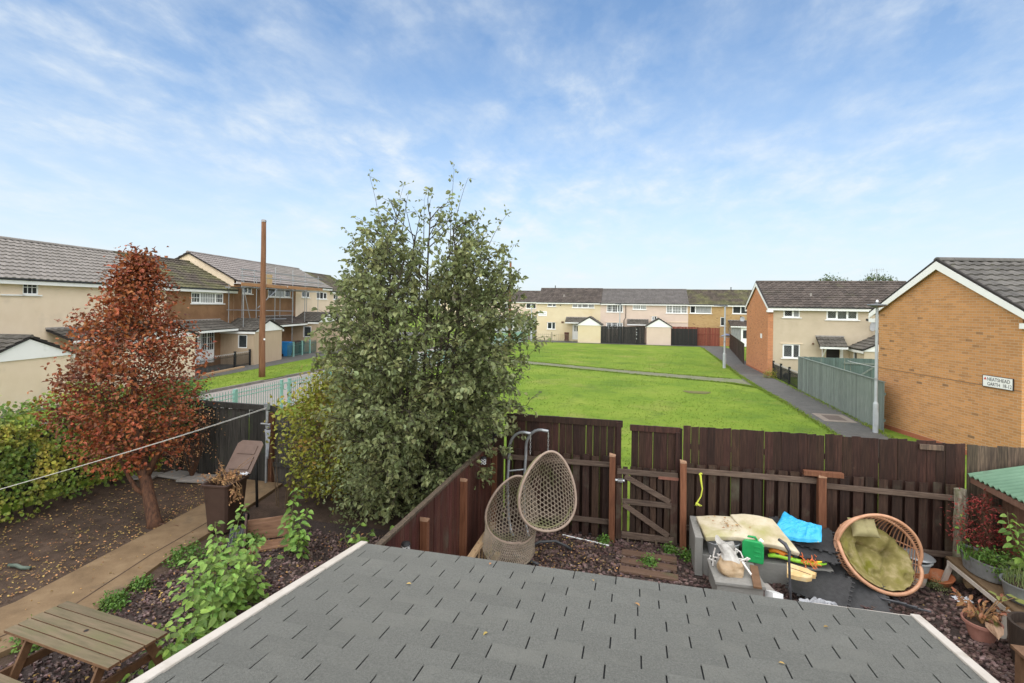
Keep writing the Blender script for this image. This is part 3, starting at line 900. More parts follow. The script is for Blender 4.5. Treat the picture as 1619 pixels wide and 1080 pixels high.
def wall_holes(mb_, W_, z0, z1, holes, depth=0.10, x0=0.0, y=0.0):
    xs_ = sorted(set([x0, x0 + W_] + [h[0] for h in holes] + [h[0] + h[2] for h in holes]))
    zs_ = sorted(set([z0, z1] + [h[1] for h in holes] + [h[1] + h[3] for h in holes]))
    xs_ = [x for x in xs_ if x0 - 1e-6 <= x <= x0 + W_ + 1e-6]
    zs_ = [z for z in zs_ if z0 - 1e-6 <= z <= z1 + 1e-6]
    for i in range(len(xs_) - 1):
        for j in range(len(zs_) - 1):
            cx, cz = (xs_[i] + xs_[i + 1]) / 2, (zs_[j] + zs_[j + 1]) / 2
            if any(h[0] < cx < h[0] + h[2] and h[1] < cz < h[1] + h[3] for h in holes):
                continue
            mb_.quad((xs_[i], y, zs_[j]), (xs_[i + 1], y, zs_[j]), (xs_[i + 1], y, zs_[j + 1]), (xs_[i], y, zs_[j + 1]))
    for (hx, hz, hw, hh) in [h[:4] for h in holes]:
        a, c = hx, hx + hw
        e, f = hz, hz + hh
        mb_.quad((a, y, e), (a, y, f), (a, y + depth, f), (a, y + depth, e))
        mb_.quad((c, y, f), (c, y, e), (c, y + depth, e), (c, y + depth, f))
        mb_.quad((a, y, f), (c, y, f), (c, y + depth, f), (a, y + depth, f))
        mb_.quad((c, y, e), (a, y, e), (a, y + depth, e), (c, y + depth, e))


def window(root, x, z, w, h, fr=(0.5, 0.5), grid=None, net=0, lead=False, sill=True, y=0.0, fw=0.055, rz=0.0, frame_m=None, lintel=False):
    """window part with frame, panes and sill as sub-parts; local front is -y"""
    q = MB()
    d0, d1 = 0.025, 0.085
    q.box(0, d0, 0, fw, d1, h)
    q.box(w - fw, d0, 0, w, d1, h)
    q.box(fw, d0, 0, w - fw, d1, fw)
    q.box(fw, d0, h - fw, w - fw, d1, h)
    cuts, acc = [], 0
    tot = sum(fr)
    inner = w - 2 * fw
    edges = [fw]
    for f in fr[:-1]:
        acc += f / tot
        xm = fw + inner * acc
        q.box(xm - fw * 0.65, d0 + 0.003, fw, xm + fw * 0.65, d1 - 0.003, h - fw)
        edges += [xm - fw * 0.65, xm + fw * 0.65]
    edges.append(w - fw)
    wo_ = q.obj('window', frame_m or M_upvc, root, (x, y, z), (0, 0, rz))
    for k in range(len(fr)):
        a, c = edges[2 * k], edges[2 * k + 1]
        p = MB()
        p.box(0, 0, 0, c - a, 0.01, h - 2 * fw)
        p.obj('pane', M_glass_net if (net == 1 or (net == 2 and k % 2 == 1)) else M_glass, wo_, (a, 0.058, fw))
        # casement sash on alternate lights
        if k % 2 == 0 and len(fr) > 1 and c - a > 0.18:
            s_ = MB()
            t_ = 0.032
            s_.box(a, d0 - 0.008, fw, a + t_, d1 - 0.03, h - fw)
            s_.box(c - t_, d0 - 0.008, fw, c, d1 - 0.03, h - fw)
            s_.box(a + t_, d0 - 0.008, fw, c - t_, d1 - 0.03, fw + t_)
            s_.box(a + t_, d0 - 0.008, h - fw - t_, c - t_, d1 - 0.03, h - fw)
            s_.obj('sash', frame_m or M_upvc, wo_)
        if grid:
            g_ = MB()
            nxg = max(1, int(round((c - a) / grid[0])))
            for m_ in range(1, nxg):
                xx = a + (c - a) * m_ / nxg
                g_.box(xx - 0.012, 0.045, fw, xx + 0.012, 0.057, h - fw)
            nzg = grid[1]
            for m_ in range(1, nzg):
                zz = fw + (h - 2 * fw) * m_ / nzg
                g_.box(a, 0.046, zz - 0.012, c, 0.0565, zz + 0.012)
            if g_.v:
                g_.obj('glazing_bar', frame_m or M_upvc, wo_)
        if lead:
            g_ = MB()
            hh = h - 2 * fw
            s_ = 0.13
            for sg in (1, -1):
                kk = -hh
                while kk < (c - a):
                    pts = []
                    for t0 in (0, hh):
                        pass
                    x0_, x1_ = kk, kk + hh
                    z0_, z1_ = (0, hh) if sg == 1 else (hh, 0)
                    ta, tb = max(0, -x0_ / hh), min(1, (c - a - x0_) / hh)
                    if tb > ta:
                        pa = (a + x0_ + hh * ta, 0.054, fw + z0_ + (z1_ - z0_) * ta)
                        pb = (a + x0_ + hh * tb, 0.054, fw + z0_ + (z1_ - z0_) * tb)
                        g_.bar(pa, pb, 0.006, 0.008, up=(0, 1, 0))
                    kk += s_
            g_.obj('leading', mat('lead_strip', (0.35, 0.35, 0.34), rough=0.5), wo_)
    if sill:
        s_ = MB()
        s_.box(-0.09, -0.07, -0.055, w + 0.09, 0.088, -0.002)
        s_.obj('sill', M_fascia, wo_)
    if lintel:
        s_ = MB()
        s_.box(-0.14, -0.05, h + 0.02, w + 0.14, 0.0, h + 0.075)
        s_.obj('drip_ledge', M_render_cream, wo_)
    return wo_


def door(root, x, z, w, h, m, y=0.0, glass=None, frame=True, handle=True):
    q = MB()
    q.box(0, 0.03, 0, 0.06, 0.10, h)
    q.box(w - 0.06, 0.03, 0, w, 0.10, h)
    q.box(0.06, 0.03, h - 0.06, w - 0.06, 0.10, h)
    q.box(0.06, 0.05, 0.0, w - 0.06, 0.09, h - 0.06)
    d = q.obj('door', m, root, (x, y, z))
    for (gx, gz, gw, gh) in glass or []:
        p = MB()
        p.box(gx, 0.042, gz, gx + gw, 0.048, gz + gh)
        p.obj('pane', M_glass, d)
    if handle:
        p = MB()
        p.box(w - 0.16, 0.0, h * 0.47, w - 0.13, 0.05, h * 0.47 + 0.14)
        p.obj('handle', M_galv, d)
    return d


def house(name, label, loc, rz, W_, D_, H, rise, mw, holes, mt, front_m=None, group=None, tile_front=True, side_m=None, zbase=-0.3, verge=0.06, ohang=0.30, tw=0.30, tg=0.335, gable_l=True, gable_r=True, tile_parts=False, barge=False, ridge_m=None):
    t = thing(name, label, 'house', loc, rz, group)
    q = MB()
    hl = [(h[0], h[1], h[2], h[3]) for h in holes]
    wall_holes(q, W_, zbase, H, hl)
    q.obj('front_wall', front_m or mw, t)
    q = MB()
    e = 0.004
    q.quad((W_ - e, 0, zbase), (W_ - e, D_, zbase), (W_ - e, D_, H), (W_ - e, 0, H))
    q.quad((W_, D_, zbase), (0, D_, zbase), (0, D_, H), (W_, D_, H))
    q.quad((e, D_, zbase), (e, 0, zbase), (e, 0, H), (e, D_, H))
    q.poly([(e, D_, H), (e, 0, H), (e, D_ / 2, H + rise)])
    q.poly([(W_ - e, 0, H), (W_ - e, D_, H), (W_ - e, D_ / 2, H + rise)])
    q.obj('wall', side_m or mw, t)
    # roof: two slabs, tiles on the front slope
    L_ = hypot(D_ / 2, rise)
    a = atan2(rise, D_ / 2)
    Sv = Vector((0, cos(a), sin(a)))
    Nv = Vector((0, -sin(a), cos(a)))
    q = MB()
    th = 0.07
    yo, zo = -ohang * cos(a), H - ohang * sin(a)
    zr = H + rise
    x0, x1 = -verge, W_ + verge
    q.quad((x0, yo, zo + th), (x1, yo, zo + th), (x1, D_ / 2, zr + th), (x0, D_ / 2, zr + th))
    q.quad((x1, D_ - yo, zo + th), (x0, D_ - yo, zo + th), (x0, D_ / 2, zr + th), (x1, D_ / 2, zr + th))
    q.quad((x1, yo, zo), (x0, yo, zo), (x0, D_ / 2, zr), (x1, D_ / 2, zr))
    q.quad((x0, D_ - yo, zo), (x1, D_ - yo, zo), (x1, D_ / 2, zr), (x0, D_ / 2, zr))
    for xx in (x0, x1):
        q.poly([(xx, yo, zo), (xx, yo, zo + th), (xx, D_ / 2, zr + th), (xx, D_ / 2, zr)])
        q.poly([(xx, D_ - yo, zo), (xx, D_ - yo, zo + th), (xx, D_ / 2, zr + th), (xx, D_ / 2, zr)])
    q.quad((x0, yo, zo), (x1, yo, zo), (x1, yo, zo + th), (x0, yo, zo + th))
    rf = q.obj('roof', M_tile_under if tile_front else mt, t)
    if tile_front:
        nxt = int(round((x1 - x0) / tw))
        nyt = int((L_ + ohang) / tg)
        tg2 = (L_ + ohang) / nyt
        base = Vector((x0, yo, zo + th + 0.006)) - Sv * 0.05
        if not tile_parts:
            q = MB()
            tiles_mb(q, base, (1, 0, 0), Sv, Nv, nxt, nyt, (x1 - x0) / nxt, tg2)
            q.obj('roof_tiles', mt, rf, kind='stuff')
        else:
            q = MB()
            tiles_mb(q, (0, 0, 0), (1, 0, 0), (0, 1, 0), (0, 0, 1), 1, 1, (x1 - x0) / nxt, tg2)
            tm = q.mesh('roof_tile', mt)
            for j in range(nyt):
                for i in range(nxt):
                    p = base + Vector((1, 0, 0)) * (i * (x1 - x0) / nxt) + Sv * (j * tg2 + R.uniform(-0.006, 0.006))
                    link('roof_tile', tm, rf, p, (a + R.uniform(-0.012, 0.012), 0, R.uniform(-0.008, 0.008)))
        q = MB()
        tiles_mb(q, (x1, D_ - yo, zo + th + 0.006), (-1, 0, 0), (0, -cos(a), sin(a)), (0, sin(a), cos(a)), nxt, nyt, (x1 - x0) / nxt, tg2)
        q.obj('rear_tiles', mt, rf, kind='stuff')
        # ridge tiles
        q = MB()
        n = int((x1 - x0) / 0.45)
        for k in range(n):
            xa, xb = x0 + (x1 - x0) * k / n, x0 + (x1 - x0) * (k + 1) / n - 0.008
            arc = [(D_ / 2 + 0.135 * cos(b_), zr + th - 0.005 + 0.115 * sin(b_)) for b_ in [pi * m_ / 6 for m_ in range(7)]]
            q.prism(arc, 'x', xa, xb)
        q.obj('ridge', ridge_m or mt, rf)
    # fascia, soffit, gutter
    q = MB()
    q.box(x0 + 0.003, yo + 0.012, zo - 0.15, x1 - 0.003, yo + 0.035, zo + 0.055)
    q.box(x0 + 0.003, yo + 0.035, zo - 0.15, x1 - 0.003, -0.001, zo - 0.13)
    q.obj('fascia', M_fascia, t)
    q = MB()
    q.tube([(x0, yo - 0.035, zo + 0.05), (x1, yo - 0.035, zo + 0.05)], 0.035, 8)
    q.obj('gutter', mat('dark_gutter', (0.03, 0.03, 0.032), rough=0.4), t)
    if barge:
        for xx, sd in ((x0, -1),):
            q = MB()
            for sy, fl in ((1, 0), (-1, 1)):
                y0_ = yo if sy == 1 else D_ - yo
                pts = [(y0_, zo - 0.13), (y0_, zo + 0.045), (D_ / 2, zr + 0.045), (D_ / 2, zr - 0.20)]
                q.prism(pts, 'x', xx - 0.03, xx - 0.002)
            # boxed ends
            q.box(xx - 0.028, yo - 0.002, zo - 0.27, xx + 0.30, yo + 0.33, zo - 0.131)
            q.box(xx - 0.028, D_ - yo - 0.33, zo - 0.27, xx + 0.30, D_ - yo + 0.002, zo - 0.131)
            q.obj('barge_board', M_fascia, t)
            q = MB()
            for sy in (1, -1):
                y0_ = yo if sy == 1 else D_ - yo
                pts = [(y0_, zo + 0.055), (y0_, zo + 0.12), (D_ / 2, zr + 0.13), (D_ / 2, zr + 0.055)]
                q.prism(pts, 'x', xx - 0.02, xx + 0.06)
            q.obj('verge_undercloak', M_tile_under, t)
    return t


def gable_store(root, x, w, proj, zt, zp, mw, mt=None, win=None, zb=-0.3, oh=0.12):
    """small gabled outhouse in front of a house, ridge running away from the front"""
    q = MB()
    q.quad((0, 0, zb), (w, 0, zb), (w, 0, zt), (0, 0, zt))
    q.quad((w, 0, zb), (w, proj, zb), (w, proj, zt), (w, 0, zt))
    if win:
        # left flank with a window opening: build in a turned frame
        Mx = Matrix(((0, 1, 0, 0), (-1, 0, 0, proj), (0, 0, 1, 0), (0, 0, 0, 1)))
        q2 = MB()
        wall_holes(q2, proj, zb, zt, [win])
        q.add(q2.v, q2.f, Mx)
    else:
        q.quad((0, proj, zb), (0, 0, zb), (0, 0, zt), (0, proj, zt))
    st = q.obj('outhouse', mw, root, (x, -proj, 0))
    q = MB()
    q.prism([(-oh + 0.03, zt - 0.02), (w + oh - 0.03, zt - 0.02), (w + oh - 0.03, zt + 0.03), (w / 2, zp - 0.06), (-oh + 0.03, zt + 0.03)], 'y', -0.06, -0.015)
    q.obj('pediment', M_fascia, st)
    q = MB()
    tkn = 0.06
    for sgn in (0, 1):
        xa = -oh if sgn == 0 else w + oh
        za = zt + 0.0
        pts = [(xa, za), (w / 2, zp), (w / 2, zp + tkn), (xa, za + tkn)]
        q.prism(pts, 'y', -0.13, proj + 0.0)
    q.obj('outhouse_roof', M_tile_under, st)
    q = MB()
    L_ = hypot(w / 2 + oh, zp - zt)
    a = atan2(zp - zt, w / 2 + oh)
    ny_ = max(3, int(L_ / 0.3))
    nx_ = int((proj + 0.1) / 0.3)
    # slope facing -x
    tiles_mb(q, (-oh, proj, zt + tkn + 0.004), (0, -1, 0), (cos(a), 0, sin(a)), (-sin(a), 0, cos(a)), nx_, ny_, (proj + 0.13) / nx_, L_ / ny_)
    tiles_mb(q, (w + oh, -0.13, zt + tkn + 0.004), (0, 1, 0), (-cos(a), 0, sin(a)), (sin(a), 0, cos(a)), nx_, ny_, (proj + 0.13) / nx_, L_ / ny_)
    q.tube([(w / 2, -0.14, zp + tkn), (w / 2, proj, zp + tkn)], 0.06, 8)
    q.obj('outhouse_tiles', mt or M_canopy, st, kind='stuff')
    q = MB()
    q.box(-oh + 0.01, -0.1, zt - 0.14, -oh + 0.03, proj, zt + 0.0)
    q.box(w + oh - 0.03, -0.1, zt - 0.14, w + oh - 0.01, proj, zt + 0.0)
    q.obj('outhouse_fascia', M_fascia, st)
    if win:
        f = window(st, 0, win[1], win[2], win[3], (1,), sill=False, rz=-pi / 2)
        # flank frame: local +x runs towards the front
        f.location = (0.0, proj - win[0], win[1])
    return st


def canopy(root, x, w, z0, z1, proj, m=None, bracket=None):
    """lean-to canopy over a door: z1 at the wall, z0 at the front edge"""
    q = MB()
    pts = [(0, z1), (-proj, z0), (-proj, z0 - 0.07), (0, z1 - 0.07)]
    q.prism(pts, 'x', 0, w)
    c = q.obj('canopy', M_tile_under, root, (x, -0.002, 0))
    q = MB()
    L_ = hypot(proj, z1 - z0)
    a = atan2(z1 - z0, proj)
    n = max(2, int(L_ / 0.3))
    tiles_mb(q, (0, -proj - 0.03, z0 + 0.004), (1, 0, 0), (0, cos(a), sin(a)), (0, -sin(a), cos(a)), int(w / 0.3), n, w / int(w / 0.3), L_ / n)
    q.obj('canopy_tiles', m or M_canopy, c, kind='stuff')
    q = MB()
    q.box(0.0, -proj - 0.02, z0 - 0.13, w, -proj - 0.001, z0 - 0.005)
    q.obj('canopy_fascia', M_fascia, c)
    q = MB()
    q.box(-0.03, -0.06, z1 + 0.0, w + 0.03, 0.0, z1 + 0.08)
    q.obj('flashing', M_concrete, c)
    if bracket is not None:
        q = MB()
        q.bar((bracket, -proj + 0.05, z0 - 0.09), (bracket, -0.02, z0 - 0.75), 0.05, 0.07, up=(1, 0, 0))
        q.bar((bracket, -0.03, z0 - 0.75), (bracket, -0.03, z0 + 0.1), 0.05, 0.05, up=(1, 0, 0))
        q.obj('bracket', M_fascia, c)
    return c


# ---- left terrace: local x runs away from the camera, local -y faces the street
TL_RZ = radians(100.1)
TLO = Vector((-20.19, -4.85, 0.55))
TU = Vector((cos(TL_RZ), sin(TL_RZ), 0))
TV = Vector((-sin(TL_RZ), cos(TL_RZ), 0))


def tl(s, y=0.0, z=0.0):
    return TLO + TU * s + TV * y + Vector((0, 0, z))


ZO = 0.55
HB = 5.46 - ZO + 0.02
RIS = 1.72
D_T = 6.4
PROJ = 2.25
# house at the picture's edge
hA0 = house('terrace_house', 'cream terrace house whose white porch gable meets the left edge of the picture', tl(10.5), TL_RZ, 10.1, D_T, HB, RIS, M_render_cream, [(9.35, 5.35 - ZO - 0.62, 1.2, 0.62)][:0], M_tile_grey, group='houses of the left terrace')
gable_store(hA0, 6.6, 3.3, PROJ, 2.47 - ZO, 3.22 - ZO, M_render_cream, M_canopy)
canopy(hA0, 4.2, 2.3, 2.25, 2.75, 1.2)
hA = house('terrace_house', 'cream terrace house with a new grey tiled roof behind the rust red tree', tl(20.6), TL_RZ, 7.9, D_T, HB, RIS, M_render_cream,
           [(-0.4 + 0.0, 4.24, 0.05, 0.62)][:0] + [(0.02, 4.24, 0.66, 0.60), (4.6, 4.2, 2.3, 0.68)], M_tile_grey, group='houses of the left terrace')
window(hA, 0.02, 4.24, 0.66, 0.60, (1,), grid=(0.2, 2))
window(hA, 4.6, 4.2, 2.3, 0.68, (0.5, 0.5, 0.5), grid=(0.25, 2))
f_ = window(hA0, 9.34, 4.24, 0.74, 0.60, (1,), grid=(0.2, 2))
gable_store(hA, 3.2, 3.9, PROJ, 2.80 - ZO, 3.42 - ZO, M_render_cream, M_canopy)
canopy(hA, 1.0, 2.1, 2.35, 2.8, 1.2)
# brown pebbledashed house
hB = house('terrace_house', 'brown pebbledashed terrace house with a white Georgian window under a dark mossy roof', tl(28.5), TL_RZ, 6.2, D_T, HB, RIS, M_render_brown,
           [(2.02, 4.50 - ZO, 3.08, 0.68), (1.95, 0.25, 2.3, 2.05)], M_tile_mossy, group='houses of the left terrace')
window(hB, 2.02, 4.50 - ZO, 3.08, 0.68, (0.27, 0.5, 0.25), grid=(0.25, 2), net=2)
door(hB, 1.95, 0.25, 0.95, 2.05, M_upvc, glass=[(0.22, 0.95, 0.5, 0.85)])
window(hB, 2.92, 1.0, 1.33, 1.3, (0.5, 0.5), grid=(0.22, 3), sill=False)
q = MB()
q.box(2.92, 0.03, 0.25, 4.25, 0.075, 0.998)
q.obj('door_side_panel', M_upvc, hB)
gable_store(hB, 4.85, 3.5, PROJ, 2.72 - ZO, 3.42 - ZO, M_porch_panel, M_canopy, win=(1.15, 1.10, 0.62, 0.86))
canopy(hB, 0.3, 4.4, 2.92 - ZO, 3.46 - ZO, 1.25)
q = MB()
q.quad((0.02, -0.004, -0.3), (1.93, -0.004, -0.3), (1.93, -0.004, 2.45), (0.02, -0.004, 2.45))
q.obj('lower_wall', M_render_cream, hB)
# stepped-up block: brown, then cream, then cream
HC = HB + 0.66
hC = house('terrace_house', 'brown terrace house wrapped in scaffolding with a mauve grey roof', tl(34.72), TL_RZ, 8.68, D_T, HC, RIS, M_render_brown,
           [(0.98, 5.20 - ZO, 1.2, 0.55), (4.3, 5.04 - ZO, 3.55, 0.68), (3.3, 0.3, 2.4, 2.0)], M_tile_mauve, side_m=M_render_cream, group='houses of the left terrace', verge=0.12)
window(hC, 0.98, 5.20 - ZO, 1.2, 0.55, (0.6, 0.4), net=0)
window(hC, 4.3, 5.04 - ZO, 3.55, 0.68, (0.35, 0.45, 0.28), net=2)
window(hC, 3.3, 0.9, 2.4, 1.4, (0.4, 0.4, 0.4), sill=False)
gable_store(hC, 8.0, 4.2, PROJ, 3.05 - ZO, 3.75 - ZO, M_porch_panel, M_canopy, win=(1.0, 1.25, 0.7, 0.9))
canopy(hC, 3.0, 5.0, 2.95 - ZO, 3.55 - ZO, 1.4, M_tile_brown)
hD = house('terrace_house', 'cream terrace house beyond the scaffolded one, half hidden by the tree', tl(43.42), TL_RZ, 6.9, D_T, HC, RIS, M_render_cream,
           [(1.1, 5.09 - ZO, 1.5, 0.58), (4.0, 5.0 - ZO, 2.3, 0.66)], M_tile_grey, group='houses of the left terrace')
window(hD, 1.1, 5.09 - ZO, 1.5, 0.58, (0.6, 0.4))
window(hD, 4.0, 5.0 - ZO, 2.3, 0.66, (0.5, 0.5, 0.5))
gable_store(hD, 5.0, 3.6, PROJ, 3.0 - ZO, 3.7 - ZO, M_render_cream, M_canopy)
hE = house('terrace_house', 'cream terrace house at the far end of the left terrace behind the tree', tl(50.34), TL_RZ, 7.6, D_T, HC - 0.25, RIS, M_render_cream,
           [(0.9, 5.0 - ZO, 1.2, 0.58), (4.0, 4.9 - ZO, 2.3, 0.66)], M_tile_mossy, group='houses of the left terrace')
window(hE, 0.9, 5.0 - ZO, 1.2, 0.58, (0.6, 0.4))
window(hE, 4.0, 4.9 - ZO, 2.3, 0.66, (0.5, 0.5, 0.5))
gable_store(hE, 3.0, 3.4, PROJ, 2.8 - ZO, 3.5 - ZO, M_render_cream, M_canopy)
q = MB()
q.lathe([(0.09, 0), (0.09, 0.32), (0.11, 0.33), (0.11, 0.36)], 10)
q.obj('vent_pipe', M_terracotta, hB, (4.4, D_T / 2 + 0.2, HB + RIS - 0.05))

# scaffolding in front of the brown house
sc = thing('scaffolding', 'galvanised tube scaffolding with plank deck in front of the brown house', 'scaffolding', tl(33.2, -1.3), TL_RZ)


def sct(p, qq, name='pole'):
    m_ = MB()
    m_.tube([p, qq], 0.027, 6)
    return m_.obj(name, M_galv, sc)


for s_, z1_ in ((0.48, 5.72), (1.98, 5.75), (4.42, 6.6), (7.05, 6.62), (9.15, 6.55), (11.6, 6.4)):
    sct((s_, 0, 0.0), (s_, 0, z1_ - 0.0))
    sct((s_, 1.0, 2.6), (s_, 1.0, z1_ - 0.5))
    sct((s_, -0.1, 5.02), (s_, 1.25, 5.02), 'transom')
for s_ in (0.2, 1.6, 3.1):
    sct((s_, -0.05, 5.0), (s_, -0.05, 6.25), 'guard_post')
for z_ in (6.18, 5.78):
    sct((0.0, -0.05, z_), (12.4, -0.05, z_), 'guard_rail')
sct((0.3, -0.05, 3.55), (7.1, -0.05, 3.42), 'ledger')
sct((0.3, 1.0, 3.55), (7.1, 1.0, 3.42), 'ledger')
sct((3.4, -0.05, 2.9), (6.0, -0.05, 2.85), 'ledger')
sct((0.1, -0.05, 5.06), (12.3, -0.05, 5.06), 'ledger')
sct((4.55, -0.06, 5.0), (2.05, -0.06, 3.68), 'brace')
sct((0.45, -0.06, 4.75), (1.15, -0.06, 3.0), 'brace')
m_ = MB()
m_.box(0, -0.02, 0, 3.0, 0.02, 0.21)
pk = m_.mesh('toe_board', M_scaffold_plank)
for k, s_ in enumerate((0.05, 3.02, 6.2, 9.3)):
    link('toe_board', pk, sc, (s_, -0.09 + 0.0, 5.12 + 0.01 * k), (0, R.uniform(-0.006, 0.006), 0))
m_ = MB()
m_.box(0, 0, 0, 3.6, 0.215, 0.036)
pk = m_.mesh('deck_board', M_scaffold_plank)
for k in range(3):
    for j in range(4):
        link('deck_board', pk, sc, (0.05 + 3.7 * k, 0.02 + j * 0.225, 5.07), (0, 0, R.uniform(-0.004, 0.004)))
m_ = MB()
m_.box(3.0, -0.06, 5.35, 3.9, -0.03, 6.05)
m_.obj('brick_guard', mat('ply_board', (0.42, 0.28, 0.14), (0.50, 0.35, 0.19), scale=4, rough=0.8), sc)

# front-garden railings, bins, wheel


def hoop_railing(name, label, loc, rz, L_, h, m, n=None, hoops=True, posts=(0,), kerb_=True, mpost=None):
    t = thing(name, label, 'railing', loc, rz, None)
    q = MB()
    q.box(0, -0.012, h - 0.16, L_, 0.012, h - 0.135)
    q.box(0, -0.012, 0.10, L_, 0.012, 0.125)
    q.obj('rail', m, t)
    n = n or int(L_ / 0.11)
    q = MB()
    q.box(-0.010, -0.010, 0, 0.010, 0.010, h - 0.05)
    bm_ = q.mesh('bar', m)
    for k in range(n + 1):
        link('bar', bm_, t, (L_ * k / n, 0, 0.02))
    if hoops:
        q = MB()
        for k in range(0, n - 1, 2):
            xa, xb = L_ * k / n, L_ * (k + 2) / n
            q.tube([(xa + (xb - xa) * (1 - cos(b_)) / 2, 0, h - 0.05 + 0.10 * sin(b_)) for b_ in [pi * i / 8 for i in range(9)]], 0.012, 5)
        q.obj('hoop_top', mat('highlight_pale_hoop', (0.30, 0.29, 0.28), (0.5, 0.49, 0.47), scale=9, rough=0.5) if m is M_black_iron else m, t)  # white highlight along the black hoops, put into a pale colour
    q = MB()
    q.box(-0.05, -0.05, -0.1, 0.05, 0.05, h + 0.12)
    q.box(-0.06, -0.06, h + 0.12, 0.06, 0.06, h + 0.15)
    pm = q.mesh('post', mpost or m)
    for p in posts:
        link('post', pm, t, (p, 0, 0))
    return t


hoop_railing('front_railing', 'black hoop topped railing in front of the brown house and its white door', tl(28.1, -2.05, 0.05), TL_RZ, 5.1, 0.85, M_black_iron, posts=(3.5, 5.1))
m_ = MB()
m_.box(0, -0.10, -0.1, 4.0, 0.10, 0.10)
m_.obj('garden_kerb', M_pale_timber, None, tl(28.0, -2.35, 0.02), (0, 0, TL_RZ), kind='structure')
hoop_railing('front_railing', 'teal hoop topped railing with green posts in front of the bins', tl(37.9, -2.15, 0.05), TL_RZ, 5.4, 0.95, mat('dark_teal_iron', (0.045, 0.11, 0.095), (0.07, 0.15, 0.13), rough=0.5), posts=(0.9, 2.3, 3.6, 5.0), mpost=M_mint)


def wheelie(name, label, loc, rz, m, mlid, h=1.02, lid_open=None, s=1.0):
    t = thing(name, label, 'wheelie bin', loc, rz, None)
    q = MB()
    pr = [(0.0, 0.215, 0.25), (0.10, 0.225, 0.262), (h * 0.86, 0.268, 0.335), (h * 0.87, 0.290, 0.360), (h * 0.915, 0.295, 0.366)]
    rings = []
    for (z_, hx, hy) in pr:
        c = 0.045
        rings.append([(-hx + c, -hy, z_), (hx - c, -hy, z_), (hx, -hy + c, z_), (hx, hy - c, z_), (hx - c, hy, z_), (-hx + c, hy, z_), (-hx, hy - c, z_), (-hx, -hy + c, z_)])
    inner = [[(x * 0.90, y * 0.90, z) for x, y, z in rings[-1]], [(x * 0.80, y * 0.80, h * 0.72) for x, y, z in rings[0]]]
    allr = rings + inner
    vs_ = [p for r_ in allr for p in r_]
    fs_ = [(i * 8 + k, i * 8 + (k + 1) % 8, (i + 1) * 8 + (k + 1) % 8, (i + 1) * 8 + k) for i in range(len(allr) - 1) for k in range(8)]
    fs_.append(tuple(range(7, -1, -1)))
    fs_.append(tuple((len(allr) - 1) * 8 + k for k in range(8)))
    q.add(vs_, fs_)
    q.obj('bin_body', m, t, bevel=0.006)
    q = MB()
    q.box(-0.26, 0.0, 0, 0.26, 0.02, 0.035)
    lid = MB()
    lid.prism([(-0.30, 0.0), (0.30, 0.0), (0.30, 0.66), (0.22, 0.74), (-0.22, 0.74), (-0.30, 0.66)], 'z', 0.0, 0.028)
    lid.prism([(-0.22, 0.07), (0.22, 0.07), (0.22, 0.36), (-0.22, 0.36)], 'z', 0.028, 0.05)
    lid.box(-0.20, 0.42, 0.028, 0.20, 0.62, 0.046)
    lo = lid.obj('lid', mlid, t, (0, 0.36, h * 0.925), bevel=0.006)
    if lid_open is None:
        lo.rotation_euler = (0, 0, pi)
    else:
        lo.rotation_euler = lid_open
    for sx in (-1, 1):
        q = MB()
        q.tube([(sx * 0.245, 0.25, 0.10), (sx * 0.295, 0.25, 0.10)], 0.10, 16)
        q.obj('wheel', M_black_iron, t)
    q = MB()
    q.tube([(-0.24, 0.40, h * 0.90), (0.24, 0.40, h * 0.90)], 0.018, 8)
    for sx in (-0.22, 0.22):
        q.box(sx - 0.02, 0.33, h * 0.86, sx + 0.02, 0.41, h * 0.92)
    q.obj('handle', m, t)
    return t


wheelie('wheelie_bin', 'blue wheelie bin behind the teal railing, beside the scaffolded house', tl(39.0, -1.55, 0.05), TL_RZ + 0.1, M_bin_blue, M_bin_blue, 1.12)
wheelie('wheelie_bin', 'small blue lidded bin against the door of the scaffolded house', tl(39.6, -0.8, 0.05), TL_RZ + 0.3, M_bin_blue, M_bin_blue, 1.08)
wheelie('wheelie_bin', 'dark brown wheelie bin right of the blue one behind the teal railing', tl(40.3, -1.45, 0.05), TL_RZ - 0.1, M_bin_brown, M_bin_brown, 1.05)
wheelie('wheelie_bin', 'black wheelie bin furthest right behind the teal railing', tl(41.4, -1.35, 0.05), TL_RZ, M_bin_black, M_bin_black, 1.02)
# bicycle wheel against the cream outhouse
t = thing('bicycle_wheel', 'bicycle wheel with black tyre leaning at the corner of the cream outhouse', 'bicycle wheel', tl(27.95, -1.75, 0.36), TL_RZ + 0.5)
q = MB()
q.tube([(0.32 * cos(a), 0, 0.32 * sin(a)) for a in [2 * pi * k / 28 for k in range(28)]], 0.03, 8, closed=True)
q.obj('tyre', M_black_iron, t, smooth=True)
q = MB()
q.tube([(0.285 * cos(a), 0, 0.285 * sin(a)) for a in [2 * pi * k / 28 for k in range(28)]], 0.014, 6, closed=True)
q.obj('rim', M_galv, t, smooth=True)
q = MB()
for k in range(16):
    a = 2 * pi * k / 16
    q.tube([(0.02 * cos(a + 1), 0.02 * (-1) ** k, 0.02 * sin(a + 1)), (0.28 * cos(a), 0, 0.28 * sin(a))], 0.003, 4)
q.tube([(0, -0.04, 0), (0, 0.04, 0)], 0.025, 8)
q.obj('spokes', M_galv, t)

# ---- far terrace (front faces the camera), local x = world x
FX, FY, FZ = -11.85, 62.6, 0.5


def fz(Z):
    return 4.6 + (Z - 4.6) * 1.03 - FZ


